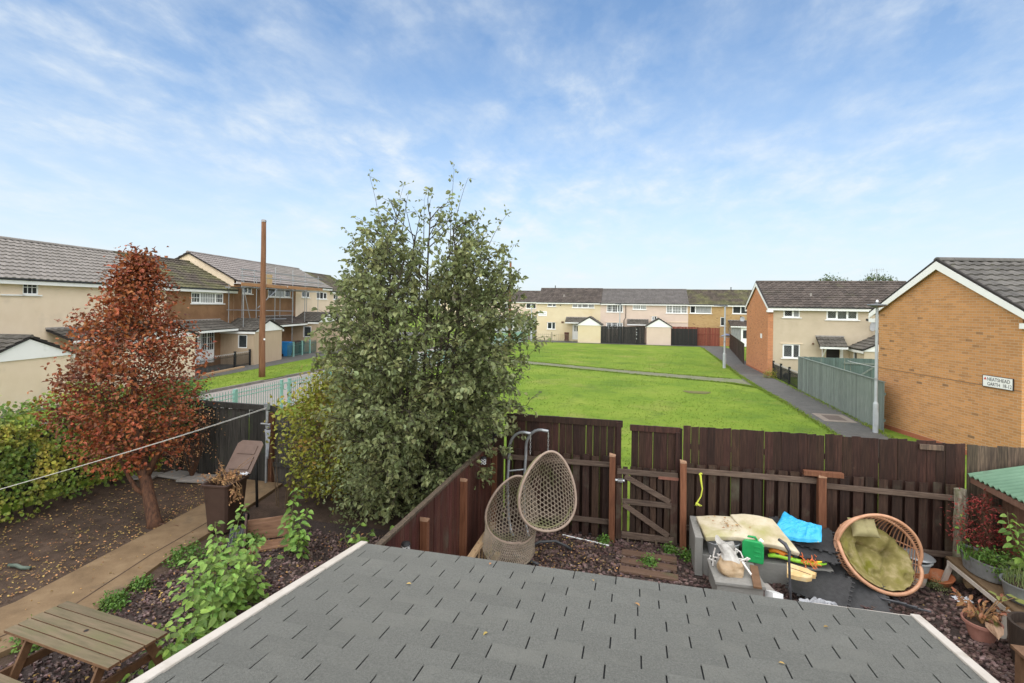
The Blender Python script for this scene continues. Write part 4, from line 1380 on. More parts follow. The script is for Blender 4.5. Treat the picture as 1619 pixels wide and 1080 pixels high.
HF = 5.22 - FZ
RF = 1.62
farY = house('terrace_house', 'pale yellow rendered house at the left end of the terrace across the green', (FX, FY, FZ), 0, 7.75, D_T, HF, RF, M_render_yellow,
             [(1.3, fz(4.60), 1.05, 0.60), (4.35, fz(4.5), 2.65, 0.68), (1.3, fz(1.92), 1.02, 0.86), (4.4, 0.15, 0.9, 2.05)], M_tile_brown, group='houses of the far terrace', tw=0.32)
window(farY, 1.3, fz(4.60), 1.05, 0.60, (0.6, 0.4))
window(farY, 4.35, fz(4.5), 2.65, 0.68, (0.28, 0.22, 0.35, 0.3), net=1)
window(farY, 1.3, fz(1.92), 1.02, 0.86, (0.6, 0.4), lintel=True)
door(farY, 4.4, 0.15, 0.9, 2.05, M_upvc, glass=[(0.25, 1.0, 0.12, 0.7), (0.52, 1.0, 0.12, 0.7)])
canopy(farY, 3.65, 2.6, fz(2.82), fz(3.36), 1.2)
gable_store(farY, 5.35, 2.62, 2.55, 2.0, 2.93, M_render_yellow, M_canopy)
q = MB()
q.box(0.18, -0.03, fz(3.46), 1.25, -0.004, fz(4.04))
pl = q.obj('name_plate', M_sign, farY)
q = MB()
for r_ in range(2):
    for k in range(7):
        q.box(0.28 + k * 0.125, -0.034, fz(3.58 + 0.24 * r_), 0.28 + k * 0.125 + 0.085, -0.031, fz(3.70 + 0.24 * r_))
q.obj('faded_lettering', M_letter_faint, pl)
q = MB()
q.box(3.05, -0.03, 2.1, 3.35, -0.003, 2.32)
q.obj('wall_vent', mat('brown_vent', (0.14, 0.08, 0.05), rough=0.8), farY)
q = MB()
q.lathe([(0.05, 0), (0.05, 0.42), (0.07, 0.43), (0.07, 0.48)], 10)
q.obj('vent_pipe', M_tile_under, farY, (1.75, D_T / 2, HF + RF))
q = MB()
q.box(2.9, 1.0, HF + 0.58, 3.5, 1.35, HF + 0.66)
q.box(3.1, 1.1, HF + 0.6, 3.25, 1.25, HF + 0.9)
q.obj('roof_vent', M_concrete, farY)
q = MB()
q.box(2.85, -0.02, fz(4.72), 2.98, -0.003, fz(4.84))
q.obj('flue', M_black_iron, farY)
farP = house('terrace_house', 'pinkish rendered house with three white windows in the middle of the far terrace', (FX + 7.75, FY + 0.0, FZ), 0, 10.0, D_T, HF - 0.04, RF, M_render_pink,
             [(0.72, fz(4.06), 1.9, 1.02), (3.75, fz(4.40), 1.55, 0.68), (7.55, fz(4.04), 2.35, 1.03), (0.72, 1.6, 1.9, 0.7), (5.95, fz(3.2), 0.55, 0.5)], M_tile_mid, group='houses of the far terrace', tw=0.32)
window(farP, 0.72, fz(4.06), 1.9, 1.02, (0.5, 0.5, 0.5), grid=(0.2, 4))
window(farP, 3.75, fz(4.40), 1.55, 0.68, (0.6, 0.4), grid=(0.2, 2), net=1)
window(farP, 7.55, fz(4.04), 2.35, 1.03, (0.35, 0.5, 0.35), grid=(0.28, 3), net=1)
window(farP, 0.72, 1.6, 1.9, 0.7, (0.5, 0.5, 0.5), grid=(0.2, 3), lintel=True)
window(farP, 5.95, fz(3.2), 0.55, 0.5, (0.5, 0.5), lintel=True)
canopy(farP, 3.15, 2.4, fz(2.75), fz(3.25), 1.2)
gable_store(farP, 5.33, 2.62, 2.6, 1.98, 2.90, M_render_pink, M_canopy)
q = MB()
q.tube([(2.95, -0.06, HF - 0.1), (2.95, -0.06, 2.9), (2.75, -0.06, 2.6), (2.75, -0.06, 0)], 0.04, 6)
q.obj('drain_pipe', M_pipe, farP)
q = MB()
q.box(7.7, -0.06, fz(3.0), 9.95, -0.003, fz(3.08))
q.obj('drip_ledge', M_render_cream, farP)
farB = house('terrace_house', 'yellow brick house at the right end of the far terrace, partly behind the brick gable', (FX + 17.75, FY, FZ), 0, 8.2, D_T, HF - 0.06, RF - 0.04, M_brick_far,
             [(0.18, fz(4.07), 2.35, 0.92), (4.75, fz(4.1), 1.8, 0.92), (3.5, fz(2.74), 0.55, 0.98)], M_tile_mossy, group='houses of the far terrace', tw=0.32)
window(farB, 0.18, fz(4.07), 2.35, 0.92, (0.25, 0.75), net=2)
window(farB, 4.75, fz(4.1), 1.8, 0.92, (0.5, 0.5))
window(farB, 3.5, fz(2.74), 0.55, 0.98, (1,))
canopy(farB, 4.3, 3.2, fz(2.78), fz(3.35), 1.7, M_tile_brown)
q = MB()
q.box(4.4, -1.5, -0.1, 4.46, -0.001, 2.1)
q.box(4.46, -1.5, -0.1, 5.35, -1.44, 2.1)
q.obj('glazed_porch', M_glass_net, farB)
door(farB, 5.4, 0.0, 0.95, 2.1, M_upvc, y=-1.52, glass=[(0.22, 0.9, 0.5, 0.9)])
q = MB()
q.lathe([(0.05, 0), (0.05, 0.42), (0.09, 0.43), (0.09, 0.46)], 10)
q.obj('vent_pipe', M_tile_under, farB, (5.1, D_T / 2, HF + RF - 0.1))


def dish(label, loc, rot, s):
    t = thing('satellite_dish', label, 'satellite dish', loc, rot=rot, group='satellite dishes')
    q = MB()
    q.lathe([(0.0, -0.10), (0.12, -0.088), (0.22, -0.05), (0.30, 0.0), (0.31, 0.0), (0.22, -0.065), (0.0, -0.12)], 20, sx=s, sy=s * 1.1)
    q.obj('reflector', M_dish, t, smooth=True)
    q = MB()
    q.tube([(0, 0.28 * s, 0), (0, 0.2 * s, 0.42 * s)], 0.014, 6)
    q.obj('feed_arm', M_black_iron, t)
    q = MB()
    q.box(-0.05, 0.14 * s, 0.40 * s, 0.05, 0.26 * s, 0.50 * s)
    q.obj('receiver', M_black_iron, t)
    q = MB()
    q.tube([(0, 0, -0.11), (0, 0.02, -0.25), (0, -0.15, -0.34)], 0.022, 6)
    q.obj('mount', M_black_iron, t)
    return t


dish('grey satellite dish on the yellow brick house beside the gable', (FX + 23.5, FY - 0.32, FZ + 3.0), (radians(78), 0, radians(-40)), 0.9)

# fences in front of the far terrace


def board_run(root, L_, n, h, m, t_=0.02, z0=0.0, gap=0.008, hj=0.02, y=0.0, name='board', lean=0.004, variants=3, gaps=None, x0=0.0, rand=R, skip=None):
    ms = []
    p = L_ / n
    for v in range(variants):
        q = MB()
        w = p - gap
        tops = [h + rand.uniform(-hj, hj) * 0.4 for _ in range(3)]
        vs_ = []
        for yy_ in (0, t_):
            vs_ += [(0, yy_, 0), (w, yy_, 0), (w, yy_, tops[2]), (w / 2, yy_, tops[1]), (0, yy_, tops[0])]
        q.add(vs_, [(0, 1, 2, 3, 4), (9, 8, 7, 6, 5), (0, 5, 6, 1), (1, 6, 7, 2), (2, 7, 8, 3), (3, 8, 9, 4), (4, 9, 5, 0)])
        ms.append(q.mesh(name, m))
    x = x0
    for k in range(n):
        if skip and skip(k):
            continue
        e_ = rand.uniform(-hj, hj)
        sx = 1 + ((rand.uniform(-0.006, -0.002) if rand.random() < 0.30 else 0.002) / p if gap < 0.02 else rand.uniform(-gap * 0.5, gap * 0.4) / p)
        link(name, ms[rand.randrange(variants)], root, (x0 + k * p + rand.uniform(-0.15, 0.15) * gap, y + rand.uniform(-0.004, 0.004), z0), (rand.uniform(-lean, lean), rand.uniform(-lean, lean), 0), (sx, 1, 1 + e_ / h))


t = thing('fence', 'black board fence between the yellow house and the next porch', 'fence', (FX + 7.98, FY - 2.55, FZ), 0, 'fences of the far terrace')
board_run(t, 4.9, 34, 1.95, M_black_boards, gap=0.006, hj=0.01)
q = MB()
q.box(4.0, -0.05, 0, 4.1, -0.002, 1.98)
q.obj('post', M_black_boards, t)
q = MB()
for z_ in (0.55, 1.0, 1.25, 1.6):
    q.box(3.98, -0.08, z_, 4.03, -0.051, z_ + 0.12)
q.obj('latch', M_white_plastic, t)
t = thing('fence', 'black board fence right of the pink porch', 'fence', (FX + 15.75, FY - 2.45, FZ), 0, 'fences of the far terrace')
board_run(t, 2.75, 18, 1.85, M_black_boards, gap=0.006, hj=0.01)
t = thing('fence', 'red stained board fence between the black fence and the path', 'fence', (FX + 18.55, FY - 2.0, FZ), 0, 'fences of the far terrace')
board_run(t, 2.35, 16, 2.02, M_redboards, gap=0.012, hj=0.02)
q = MB()
q.box(0, -0.04, 1.25, 2.35, -0.003, 1.33)
q.obj('rail', M_redboards, t)
t = thing('fence', 'orange red panel fence behind the black fence, showing above it', 'fence', (FX + 15.75, FY - 1.9, FZ), 0, 'fences of the far terrace')
board_run(t, 2.9, 18, 2.05, M_redboards, gap=0.012, hj=0.02)
t = thing('brick_garden_wall', 'low orange brick wall at the far end of the path', 'wall', (FX + 20.95, FY - 0.9, FZ - 0.05), 0)
q = MB()
q.box(0, 0, 0, 1.5, 0.11, 0.95)
q.obj('wall', M_brick_x2, t)
q = MB()
q.box(-0.02, -0.02, 0.952, 1.52, 0.13, 1.0)
q.obj('coping', M_concrete, t)
t = thing('parasol', 'folded blue and white parasol lying on the low orange brick wall', 'parasol', (FX + 21.3, FY - 0.55, FZ + 0.95), 0.2)
q = MB()
q.tube([(0, 0, 0.12), (0.5, 0, 0.26), (0.95, 0, 0.20)], [0.05, 0.14, 0.1], 8)
q.obj('fabric', mat('blue_white_fabric', (0.10, 0.14, 0.42), (0.55, 0.56, 0.62), scale=3, rough=0.8), t)
q = MB()
q.tube([(-0.3, 0, 0.06), (1.15, 0, 0.22)], 0.02, 6)
q.obj('pole', M_galv, t)
hoop_railing('front_railing', 'thin pale railing in front of the yellow house', (FX + 0.2, FY - 1.4, FZ), 0, 4.0, 0.9, mat('pale_brown_iron', (0.30, 0.26, 0.18), rough=0.6), n=16, hoops=False, posts=(0, 1.9))
wheelie('wheelie_bin', 'brown wheelie bin beside the white door of the yellow house', (FX + 3.85, FY - 1.0, FZ), 0.1, mat('red_brown_bin', (0.085, 0.032, 0.022), rough=0.5), mat('red_brown_bin', (0.085, 0.032, 0.022)), 1.08)
t = thing('road_railing', 'mint green railing turning the far corner beside the yellow house', 'railing', (-12.6, 57.8, ZL), 0)
q = MB()
for z_ in (1.12, 0.98, 0.12):
    q.box(-2.6, -0.012, z_ - 0.012, 0.6, 0.012, z_ + 0.012)
q.obj('rail', M_mint, t)
for k in range(22):
    q = MB() if k == 0 else q
    if k == 0:
        q.box(-0.018, -0.018, 0, 0.018, 0.018, 1.2)
        bme = q.mesh('bar', M_mint)
    link('bar', bme, t, (-2.6 + 3.2 * k / 21, 0, 0))

# ---- the brick-ended house on the path
H2 = (8.05, 35.1, 0.45)
h2 = house('brick_ended_house', 'cream fronted house with an orange brick gable beside the path', H2, 0, 8.8, 6.3, 4.40, 1.55, M_brick_y2,
           [(0.88, 4.14 - 0.45, 0.93, 0.50), (3.28, 4.05 - 0.45, 1.72, 0.58), (0.86, 1.62 - 0.45, 0.98, 0.86), (3.3, 0.1, 0.72, 1.92)], M_tile_brown, front_m=M_render_cream2, side_m=M_brick_y2, barge=True, group='houses beside the path')
window(h2, 0.88, 3.69, 0.93, 0.50, (0.62, 0.38), lead=True, net=2)
window(h2, 3.28, 3.60, 1.72, 0.58, (0.33, 0.33, 0.33), lead=True)
window(h2, 0.86, 1.17, 0.98, 0.86, (0.62, 0.38), lead=True, lintel=True)
door(h2, 3.3, 0.1, 0.72, 1.92, mat('very_dark_door', (0.015, 0.012, 0.012), rough=0.4), handle=False)
q = MB()
q.box(4.05, -0.06, 0.1, 4.2, -0.002, 1.98)
q.obj('door_post', M_fascia, h2)
q = MB()
q.box(-0.004, -0.03, -0.3, 0.30, 0.0, 4.2)
q.obj('brick_corner', M_brick_x2, h2)
q = MB()
q.box(-0.02, 0.0, -0.3, -0.001, 6.3, 0.12)
q.box(-0.02, -0.05, -0.3, 0.30, -0.031, 0.12)
q.obj('plinth', M_red_brick, h2)
canopy(h2, 2.72, 1.5, 1.98, 2.54, 0.75, bracket=0.35)
st = gable_store(h2, 4.55, 3.0, 2.1, 1.88, 2.72, M_render_cream2, M_canopy, win=(0.55, 0.95, 0.55, 0.8))
q = MB()
q.box(2.35, 1.0, 4.40 + 0.54, 3.0, 1.35, 4.40 + 0.61)
q.tube([(2.75, 1.15, 4.9), (2.75, 1.15, 5.25)], 0.06, 8)
q.obj('roof_vent', M_concrete, h2)
q = MB()
q.box(-0.03, 1.45, 2.28, -0.003, 1.85, 2.58)
q.obj('wall_plate', M_sign, h2)
q = MB()
q.lathe([(0.06, 0), (0.06, 0.05), (0.0, 0.05)], 10, M=T(2.55, -0.05, 2.1, rx=radians(90)))
q.obj('flue', mat('brown_vent', (0.14, 0.08, 0.05)), h2)
dish('grey satellite dish high on the cream house beside the large brick gable', (13.75, 34.75, 3.75), (radians(75), 0, radians(-75)), 1.05)
hoop_railing('front_railing', 'black hoop topped railing in front of the brick ended cream house', (8.32, 34.75, 0.45), radians(-90), 5.0, 0.85, M_black_iron, posts=(0, 1.7, 3.4))
t = thing('white_box', 'white cabinet standing on grass behind the black railing', 'cabinet', (9.75, 33.9, 0.45))
q = MB()
q.box(0, 0, 0, 0.62, 0.5, 0.88)
q.obj('body', M_white_plastic, t, bevel=0.02)
q = MB()
q.box(0.03, -0.015, 0.05, 0.59, -0.001, 0.84)
q.obj('door', M_white_plastic, t)
t = thing('litter_bag', 'black bag of rubbish behind the black railing', 'bag', (8.75, 33.6, 0.45))
q = MB()
q.grid(lambda u, v: ((0.22 + 0.03 * sin(9 * u)) * cos(2 * pi * u) * sin(pi * min(v, 0.97)) ** 0.7, 0.2 * sin(2 * pi * u) * sin(pi * min(v, 0.97)) ** 0.7, 0.38 * (1 - cos(pi * v)) / 2 + 0.02), 14, 8)
q.obj('sack', M_black_sheet, t, smooth=True)

# ---- large orange brick gable on the right
c13, s13 = cos(YAW), sin(YAW)
HR, HD = 13.3, 13.42
H1 = (HR * c13 - HD * s13, HR * s13 + HD * c13, 0.45)
h1 = house('brick_gable_house', 'large orange brick gable end with white barge boards and a street name sign', H1, YAW, 7.2, 5.25, 4.22, 1.46, M_brick_y, [(1.3, 2.2, 1.2, 1.0)], M_tile_brown_obj, front_m=M_brick_x, barge=True, ohang=0.42, verge=0.10, tile_parts=True, tw=0.30, tg=0.34, group='houses beside the path')
window(h1, 1.3, 2.2, 1.2, 1.0, (0.5, 0.5))
q = MB()
q.box(-0.02, 0.0, -0.3, -0.001, 5.25, 0.14)
q.obj('plinth', M_red_brick, h1)
q = MB()
q.box(-0.004, 0.0, 2.105, 0.002, 5.25, 2.12)
q.obj('string_joint', mat('dark_mortar_line', (0.16, 0.09, 0.05), rough=0.9), h1)
# sign: on the gable (local x = 0 plane, facing -x)
sg = thing('street_sign', 'white street name sign with black letters and a red triangle on the orange brick gable', 'street sign', (0, 0, 0))
sg.matrix_world = Matrix.Translation(Vector(H1)) @ Matrix.Rotation(YAW, 4, 'Z') @ Matrix.Translation((-0.035, 0.21, 2.10)) @ Matrix.Rotation(-pi / 2, 4, 'Z')
sg_M = sg.matrix_world.copy()
sg.location, sg.rotation_euler = sg_M.to_translation(), sg_M.to_euler()
q = MB()
q.box(-0.86, -0.0, 0.0, 0.0, 0.02, 0.30)
q.obj('plate', M_sign, sg, bevel=0.004)
q = MB()
for (a, c, e, f) in ((-0.865, 0.005, -0.012, 0.0), (-0.865, 0.005, 0.30, 0.312), (-0.872, -0.86, -0.012, 0.312), (0.0, 0.012, -0.012, 0.312)):
    q.box(a, -0.004, e, c, 0.024, f)
q.obj('border', M_letter, sg)


def text(body, size, loc, rot, m, parent, name='lettering', ext=0.001, ax='LEFT', sx=1.0):
    cu = bpy.data.curves.new(name, 'FONT')
    cu.body = body
    cu.size = size
    cu.align_x = ax
    cu.extrude = ext
    cu.resolution_u = 3
    cu.materials.append(m)
    o = bpy.data.objects.new(name, cu)
    COL.objects.link(o)
    o.parent = parent
    o.location = loc
    o.rotation_euler = rot
    o.scale = (sx, 1, 1)
    bpy.context.view_layer.update()
    me = bpy.data.meshes.new_from_object(o.evaluated_get(bpy.context.evaluated_depsgraph_get()))
    n = link(name, me, parent, loc, rot, (sx, 1, 1))
    bpy.data.objects.remove(o)
    return n


text('NEATSHEAD', 0.135, (-0.735, -0.003, 0.165), (pi / 2, 0, 0), M_letter, sg, sx=0.88)
text('GARTH  18-12', 0.135, (-0.725, -0.003, 0.035), (pi / 2, 0, 0), M_letter, sg, sx=0.84)
q = MB()
q.prism([(-0.83, 0.185), (-0.75, 0.185), (-0.79, 0.265)], 'y', -0.004, -0.001)
q.obj('red_triangle', M_red_mark, sg)

# faded teal garden fence along the path, and what stands behind it
t = thing('fence', 'long faded teal board fence along the right edge of the path', 'fence', (8.30, 29.75, 0.42), radians(-90), 'teal garden fences')
board_run(t, 9.6, 70, 1.72, M_teal_fence, gap=0.006, hj=0.008)
q = MB()
q.box(0, -0.03, 1.735, 9.6, 0.05, 1.765)
q.obj('capping', M_teal_fence, t)
q = MB()
q.box(0, 0.025, 0.4, 9.6, 0.065, 0.48)
q.box(0, 0.025, 1.3, 9.6, 0.065, 1.38)
q.obj('rail', M_teal_dark, t)
t = thing('fence', 'dark teal fence with a braced gate across the back of the yard', 'fence', (8.42, 29.72, 0.42), 0, 'teal garden fences')
board_run(t, 5.2, 38, 1.75, M_teal_dark, gap=0.006, hj=0.008)
q = MB()
q.box(2.0, -0.04, 1.45, 3.6, -0.006, 1.54)
q.box(2.0, -0.04, 0.3, 3.6, -0.006, 0.39)
q.bar((2.1, -0.024, 0.38), (3.5, -0.024, 1.46), 0.03, 0.08, up=(0, 0, 1))
q.obj('gate_brace', M_teal_fence, t)
t = thing('timber_store', 'small dark timber store stacked with pale yellow planks behind the teal fence', 'store', (11.6, 26.6, 0.42), radians(10))
q = MB()
for x_ in (0, 1.1):
    for y_ in (0, 0.6):
        q.box(x_, y_, 0, x_ + 0.07, y_ + 0.07, 1.85)
q.obj('frame', M_dark_fence, t)
q = MB()
q.box(-0.1, -0.12, 1.852, 1.28, 0.8, 1.92)
q.obj('lid', M_tile_under, t)
q = MB()
q.box(0, 0, 0, 0.52, 0.55, 0.13)
pk = q.mesh('plank', mat('pale_yellow_timber', (0.42, 0.31, 0.13), (0.50, 0.39, 0.19), scale=4, rough=0.8, robj=0.12))
for k in range(11):
    link('plank', pk, t, (0.08, 0.05, 0.08 + k * 0.155))
q = MB()
q.box(0.64, 0.1, 0.05, 1.08, 0.6, 1.84)
q.obj('dark_boards', M_dark_fence, t)
t = thing('washing_line', 'thin washing line with white pegs above the teal yard', 'washing line', (0, 0, 0))
A_, B_ = Vector((10.35, 29.0, 2.1)), Vector((10.6, 22.3, 2.35))
q = MB()
q.tube([A_ + (B_ - A_) * (k / 8) - Vector((0, 0, 0.10 * sin(pi * k / 8))) for k in range(9)], 0.008, 5)
q.obj('line', M_white_plastic, t)
q = MB()
q.box(-0.012, -0.012, -0.10, 0.012, 0.012, 0.02)
pg = q.mesh('peg', M_white_plastic)
for k in range(16):
    f = 0.3 + 0.6 * R.random()
    p = A_ + (B_ - A_) * f - Vector((0, 0, 0.10 * sin(pi * f)))
    link('peg', pg, t, p)
t = thing('fence', 'dark brown fence beside the path leading to the far terrace', 'fence', (9.7, 58.5, 0.42), radians(-96), 'fences of the far terrace')
board_run(t, 17.0, 90, 1.6, M_dark_fence, gap=0.01, hj=0.02)

# distant row and trees
d1 = house('distant_house', 'distant cream house glimpsed behind the tree left of the green', (-36, 92, 0.5), 0.05, 11, 7, 5.0, 1.9, M_render_cream, [(1.5, 3.7, 1.6, 0.9), (6.5, 3.7, 1.8, 0.9), (8.6, 1.2, 1.2, 1.2)], M_tile_mossy, group='distant houses')
window(d1, 1.5, 3.7, 1.6, 0.9)
window(d1, 6.5, 3.7, 1.8, 0.9)
window(d1, 8.6, 1.2, 1.2, 1.2)
d2 = house('distant_house', 'distant pinkish house directly left of the yellow house', (-25, 92, 0.5), 0.05, 11, 7, 5.0, 1.9, M_render_pink, [(1.2, 3.7, 1.6, 0.9), (5.5, 3.7, 1.8, 0.9), (8.8, 3.7, 1.2, 0.9)], M_tile_brown, group='distant houses')
window(d2, 1.2, 3.7, 1.6, 0.9)
window(d2, 5.5, 3.7, 1.8, 0.9)
window(d2, 8.8, 3.7, 1.2, 0.9)
t = thing('garage', 'white walled flat roofed garage beyond the road behind the tree', 'garage', (-24, 76, 0.45), 0.05)
q = MB()
q.box(0, 0, 0, 9.0, 4, 2.5)
q.obj('wall', mat('white_render', (0.55, 0.55, 0.55), (0.62, 0.62, 0.62), scale=2, rough=0.9), t)
q = MB()
q.box(-0.1, -0.1, 2.502, 9.1, 4.1, 2.66)
q.obj('roof', M_concrete, t)
for k in range(3):
    q = MB()
    q.box(0.4 + 2.9 * k, -0.03, 0.05, 2.8 + 2.9 * k, -0.002, 2.15)
    q.obj('door', M_lamp_grey, t)
# television aerial
t = thing('television_aerial', 'thin television aerial rising behind the roof of the brick ended house', 'aerial', (17.75, 44.5, 5.25))
q = MB()
q.tube([(0, 0, -5.2), (0, 0, 2.55)], 0.022, 6)
q.obj('mast', M_galv, t)
q = MB()
q.tube([(-0.45, 0, 2.45), (0.5, 0, 2.52)], 0.012, 5)
for k in range(8):
    q.tube([(-0.4 + k * 0.12, 0, 2.46 - 0.16), (-0.4 + k * 0.12, 0, 2.46 + 0.16)], 0.008, 4)
q.tube([(-0.3, 0, 2.0), (0.35, 0, 2.0)], 0.012, 5)
q.obj('antenna', M_galv, t)
# ------------------------------------------------------------------ lean-to extension with the felt roof
EX0, EX1, EY, EZ = -2.45, 2.03, 4.42, 2.33
SL = atan2(0.1246, 1.0)
ext = thing('lean_to_extension', 'single storey extension with a grey felt shingle roof and white edge trims', 'extension', (0, 0, 0))
q = MB()
q.box(EX0 + 0.15, 0.0, -0.1, EX0 + 0.30, EY - 0.25, EZ - 0.12)
q.box(EX1 - 0.30, 0.0, -0.1, EX1 - 0.15, EY - 0.25, EZ - 0.12)
q.box(EX0 + 0.30, EY - 0.40, -0.1, EX1 - 0.30, EY - 0.25, EZ - 0.12)
q.obj('wall', M_brick_x, ext)
rf = thing('roof', None, None)
rf.parent = ext
rf.location = (EX0, EY, EZ)
rf.rotation_euler = (-SL, 0, 0)     # local -y climbs towards the house
rl = 4.85
q = MB()
q.box(0.02, -rl, -0.08, EX1 - EX0 - 0.02, -0.0, -0.004)
q.obj('roof_deck', M_felt_dark, rf)
SW, SG = 0.333, 0.168
NX = int(round((EX1 - EX0) / SW))
SWx = (EX1 - EX0) / (NX)
tab_mesh = []
for v in range(3):
    q = MB()
    w = SWx - 0.010
    q.add([(0, 0, 0.002), (w, 0, 0.002), (w, -SG * 1.06, 0.0005), (0, -SG * 1.06, 0.0005), (0, 0, 0.010 + 0.001 * v), (w, 0, 0.010 - 0.001 * v), (w, -SG * 1.06, 0.003), (0, -SG * 1.06, 0.003)],
          [(4, 5, 6, 7), (1, 0, 4, 5), (0, 3, 7, 4), (2, 1, 5, 6)])
    tab_mesh.append(q.mesh('shingle', M_felt))
wsh = EX1 - EX0
cand = []
NR = int(rl / SG)
for j in range(NR):
    off = 0.5 * (j % 2) * SWx + 0.02 * sin(j * 2.1)
    for i in range(-1, NX + 1):
        x = i * SWx + off - 0.25 * SWx
        a, c = max(x, 0.0), min(x + SWx - 0.010, wsh)
        if c - a < 0.03:
            continue
        cand.append((j, a, c - a))
rest = MB()
cnt = 0
for (j, a, w) in cand:
    y = -j * SG
    full = abs(w - (SWx - 0.010)) < 1e-4
    wx = EX0 + a
    vis = (j * SG < 3.35) and not (wx + w < -1.95 - 0 and j > 15)
    if full and vis and cnt < 290:
        link('shingle', tab_mesh[R.randrange(3)], rf, (a, y, R.uniform(0, 0.0012)), (0, 0, R.uniform(-0.003, 0.003)))
        cnt += 1
    else:
        rest.add([(a, y, 0.002), (a + w, y, 0.002), (a + w, y - SG * 1.06, 0.0005), (a, y - SG * 1.06, 0.0005), (a, y, 0.010), (a + w, y, 0.010), (a + w, y - SG * 1.06, 0.003), (a, y - SG * 1.06, 0.003)],
                 [(4, 5, 6, 7), (1, 0, 4, 5), (0, 3, 7, 4), (2, 1, 5, 6)])
rest.obj('shingles', M_felt, rf, kind='stuff')
for (nm, xa, xb) in (('verge_trim', -0.062, 0.010), ('verge_trim', wsh - 0.010, wsh + 0.055)):
    q = MB()
    q.box(xa, -rl, -0.16, xb, 0.02, 0.022)
    q.obj(nm, M_white_trim, rf, bevel=0.006)
q = MB()
q.box(-0.06, 0.003, -0.13, wsh + 0.05, 0.018, -0.006)
q.obj('eaves_trim', M_felt_dark, rf)
q = MB()
q.box(3.82, 0.004, -0.004, wsh + 0.05, 0.012, 0.009)
q.obj('drip_edge', M_white_trim, rf)

# ------------------------------------------------------------------ boundary fence on the left of the garden
LX = -2.86
fl = thing('boundary_fence', 'reddish brown board fence running from the roof to the back corner beside the tree', 'fence', (LX, 4.7, 0.0), radians(90), 'garden fences')
board_run(fl, 3.55, 28, 1.78, M_red_fence, gap=0.004, hj=0.006, y=-0.02)
board_run(fl, 2.05, 16, 1.80, M_red_fence, gap=0.006, hj=0.006, y=-0.02, x0=3.6, z0=0.01)
q = MB()
q.box(0, -0.045, 1.792, 5.75, 0.03, 1.83)
q.obj('capping', M_grey_fence, fl)
q = MB()
q.box(-0.045, -0.10, -0.1, 0.045, 0.0, 1.64)
pm = q.mesh('post', M_post)
q = MB()
q.prism([(-0.048, 1.64), (0.048, 1.64), (0.048, 1.655), (-0.048, 1.70)], 'y', -0.103, 0.003)
pt = q.mesh('post_cap', M_post_top)
for x_ in (1.92, 3.58, 5.55):
    p_ = link('post', pm, fl, (x_, -0.03, 0.0))
    link('post_cap', pt, p_)
for x_, z_ in ((1.33, 1.50), (4.75, 1.62)):
    s_ = thing('fence_light', 'black solar lantern with white lattice on the red brown fence ' + ('near the roof' if x_ < 2 else 'near its end'), 'lantern', (LX + 0.075, 4.7 + x_, z_), 0, 'solar fence lights')
    q = MB()
    q.lathe([(0.0, 0.11), (0.05, 0.095), (0.062, 0.07), (0.055, 0.062), (0.0, 0.062)], 16)
    q.obj('cap', M_black_iron, s_)
    q = MB()
    q.box(-0.036, -0.036, -0.04, 0.036, 0.036, 0.06)
    q.obj('lens', mat('dark_lens', (0.05, 0.05, 0.05), rough=0.15), s_)
    q = MB()
    for f in range(4):
        M_ = Matrix.Rotation(f * pi / 2, 4, 'Z')
        for (a_, b_) in (((-0.034, -0.04), (0.034, 0.012)), ((0.034, -0.04), (-0.034, 0.012)), ((-0.034, 0.012), (0.034, 0.06)), ((0.034, 0.012), (-0.034, 0.06))):
            m_ = MB()
            m_.bar((a_[0], -0.040, a_[1]), (b_[0], -0.040, b_[1]), 0.006, 0.012)
            q.add(m_.v, m_.f, M_)
    q.obj('lattice', M_white_plastic, s_)
    q = MB()
    q.box(-0.075, -0.03, -0.05, -0.04, 0.03, 0.075)
    q.obj('bracket', M_black_iron, s_)

# ------------------------------------------------------------------ low fence, gate and tall fence at the back
FY0 = 10.45
lo1 = thing('back_fence', 'low dark fence behind the hanging chairs, left of the gate', 'fence', (-2.80, FY0, 0), 0, 'garden fences')
lo2 = thing('back_fence', 'low dark fence behind the rubbish and the tan cane chair, right of the gate', 'fence', (0.98, FY0, 0), 0, 'garden fences')


def rails(root, L_, zs, h=0.095):
    for z_ in zs:
        q = MB()
        q.box(0, -0.062, z_, L_, -0.012, z_ + h)
        q.obj('rail', mat('weathered_rail', (0.055, 0.036, 0.027), (0.10, 0.066, 0.048), (0.14, 0.10, 0.075), scale=4, stretch=(0.7, 9, 9), rough=0.65, bump=0.3, robj=0.15), root, rot=(0, R.uniform(-0.006, 0.006), 0), bevel=0.004)


board_run(lo1, 2.40, 12, 1.62, M_dark_fence, gap=0.055, hj=0.02)
rails(lo1, 2.38, (0.30, 1.42))
board_run(lo2, 4.50, 22, 1.62, M_dark_fence, gap=0.060, hj=0.02, lean=0.004)
rails(lo2, 2.28, (1.45,))
q = MB()
q.box(2.38, -0.062, 1.41, 4.42, -0.012, 1.50)
q.obj('rail', MATS['weathered_rail'], lo2, rot=(0, 0.012, 0), bevel=0.004)
rails(lo2, 4.4, (0.35,))


def gpost(root, x, h, w=0.105, m=M_post, top=True, y=-0.11):
    q = MB()
    q.box(-w / 2, -w / 2, -0.1, w / 2, w / 2, h)
    p_ = q.obj('post', m, root, (x, y, 0), (R.uniform(-0.01, 0.01), R.uniform(-0.012, 0.012), 0), bevel=0.004)
    if top:
        q = MB()
        q.prism([(-w / 2 - 0.002, h), (w / 2 + 0.002, h), (w / 2 + 0.002, h + 0.02), (-w / 2 - 0.002, h + 0.045)], 'y', -w / 2 - 0.002, w / 2 + 0.002)
        q.obj('post_cap', M_post_top, p_)
    return p_


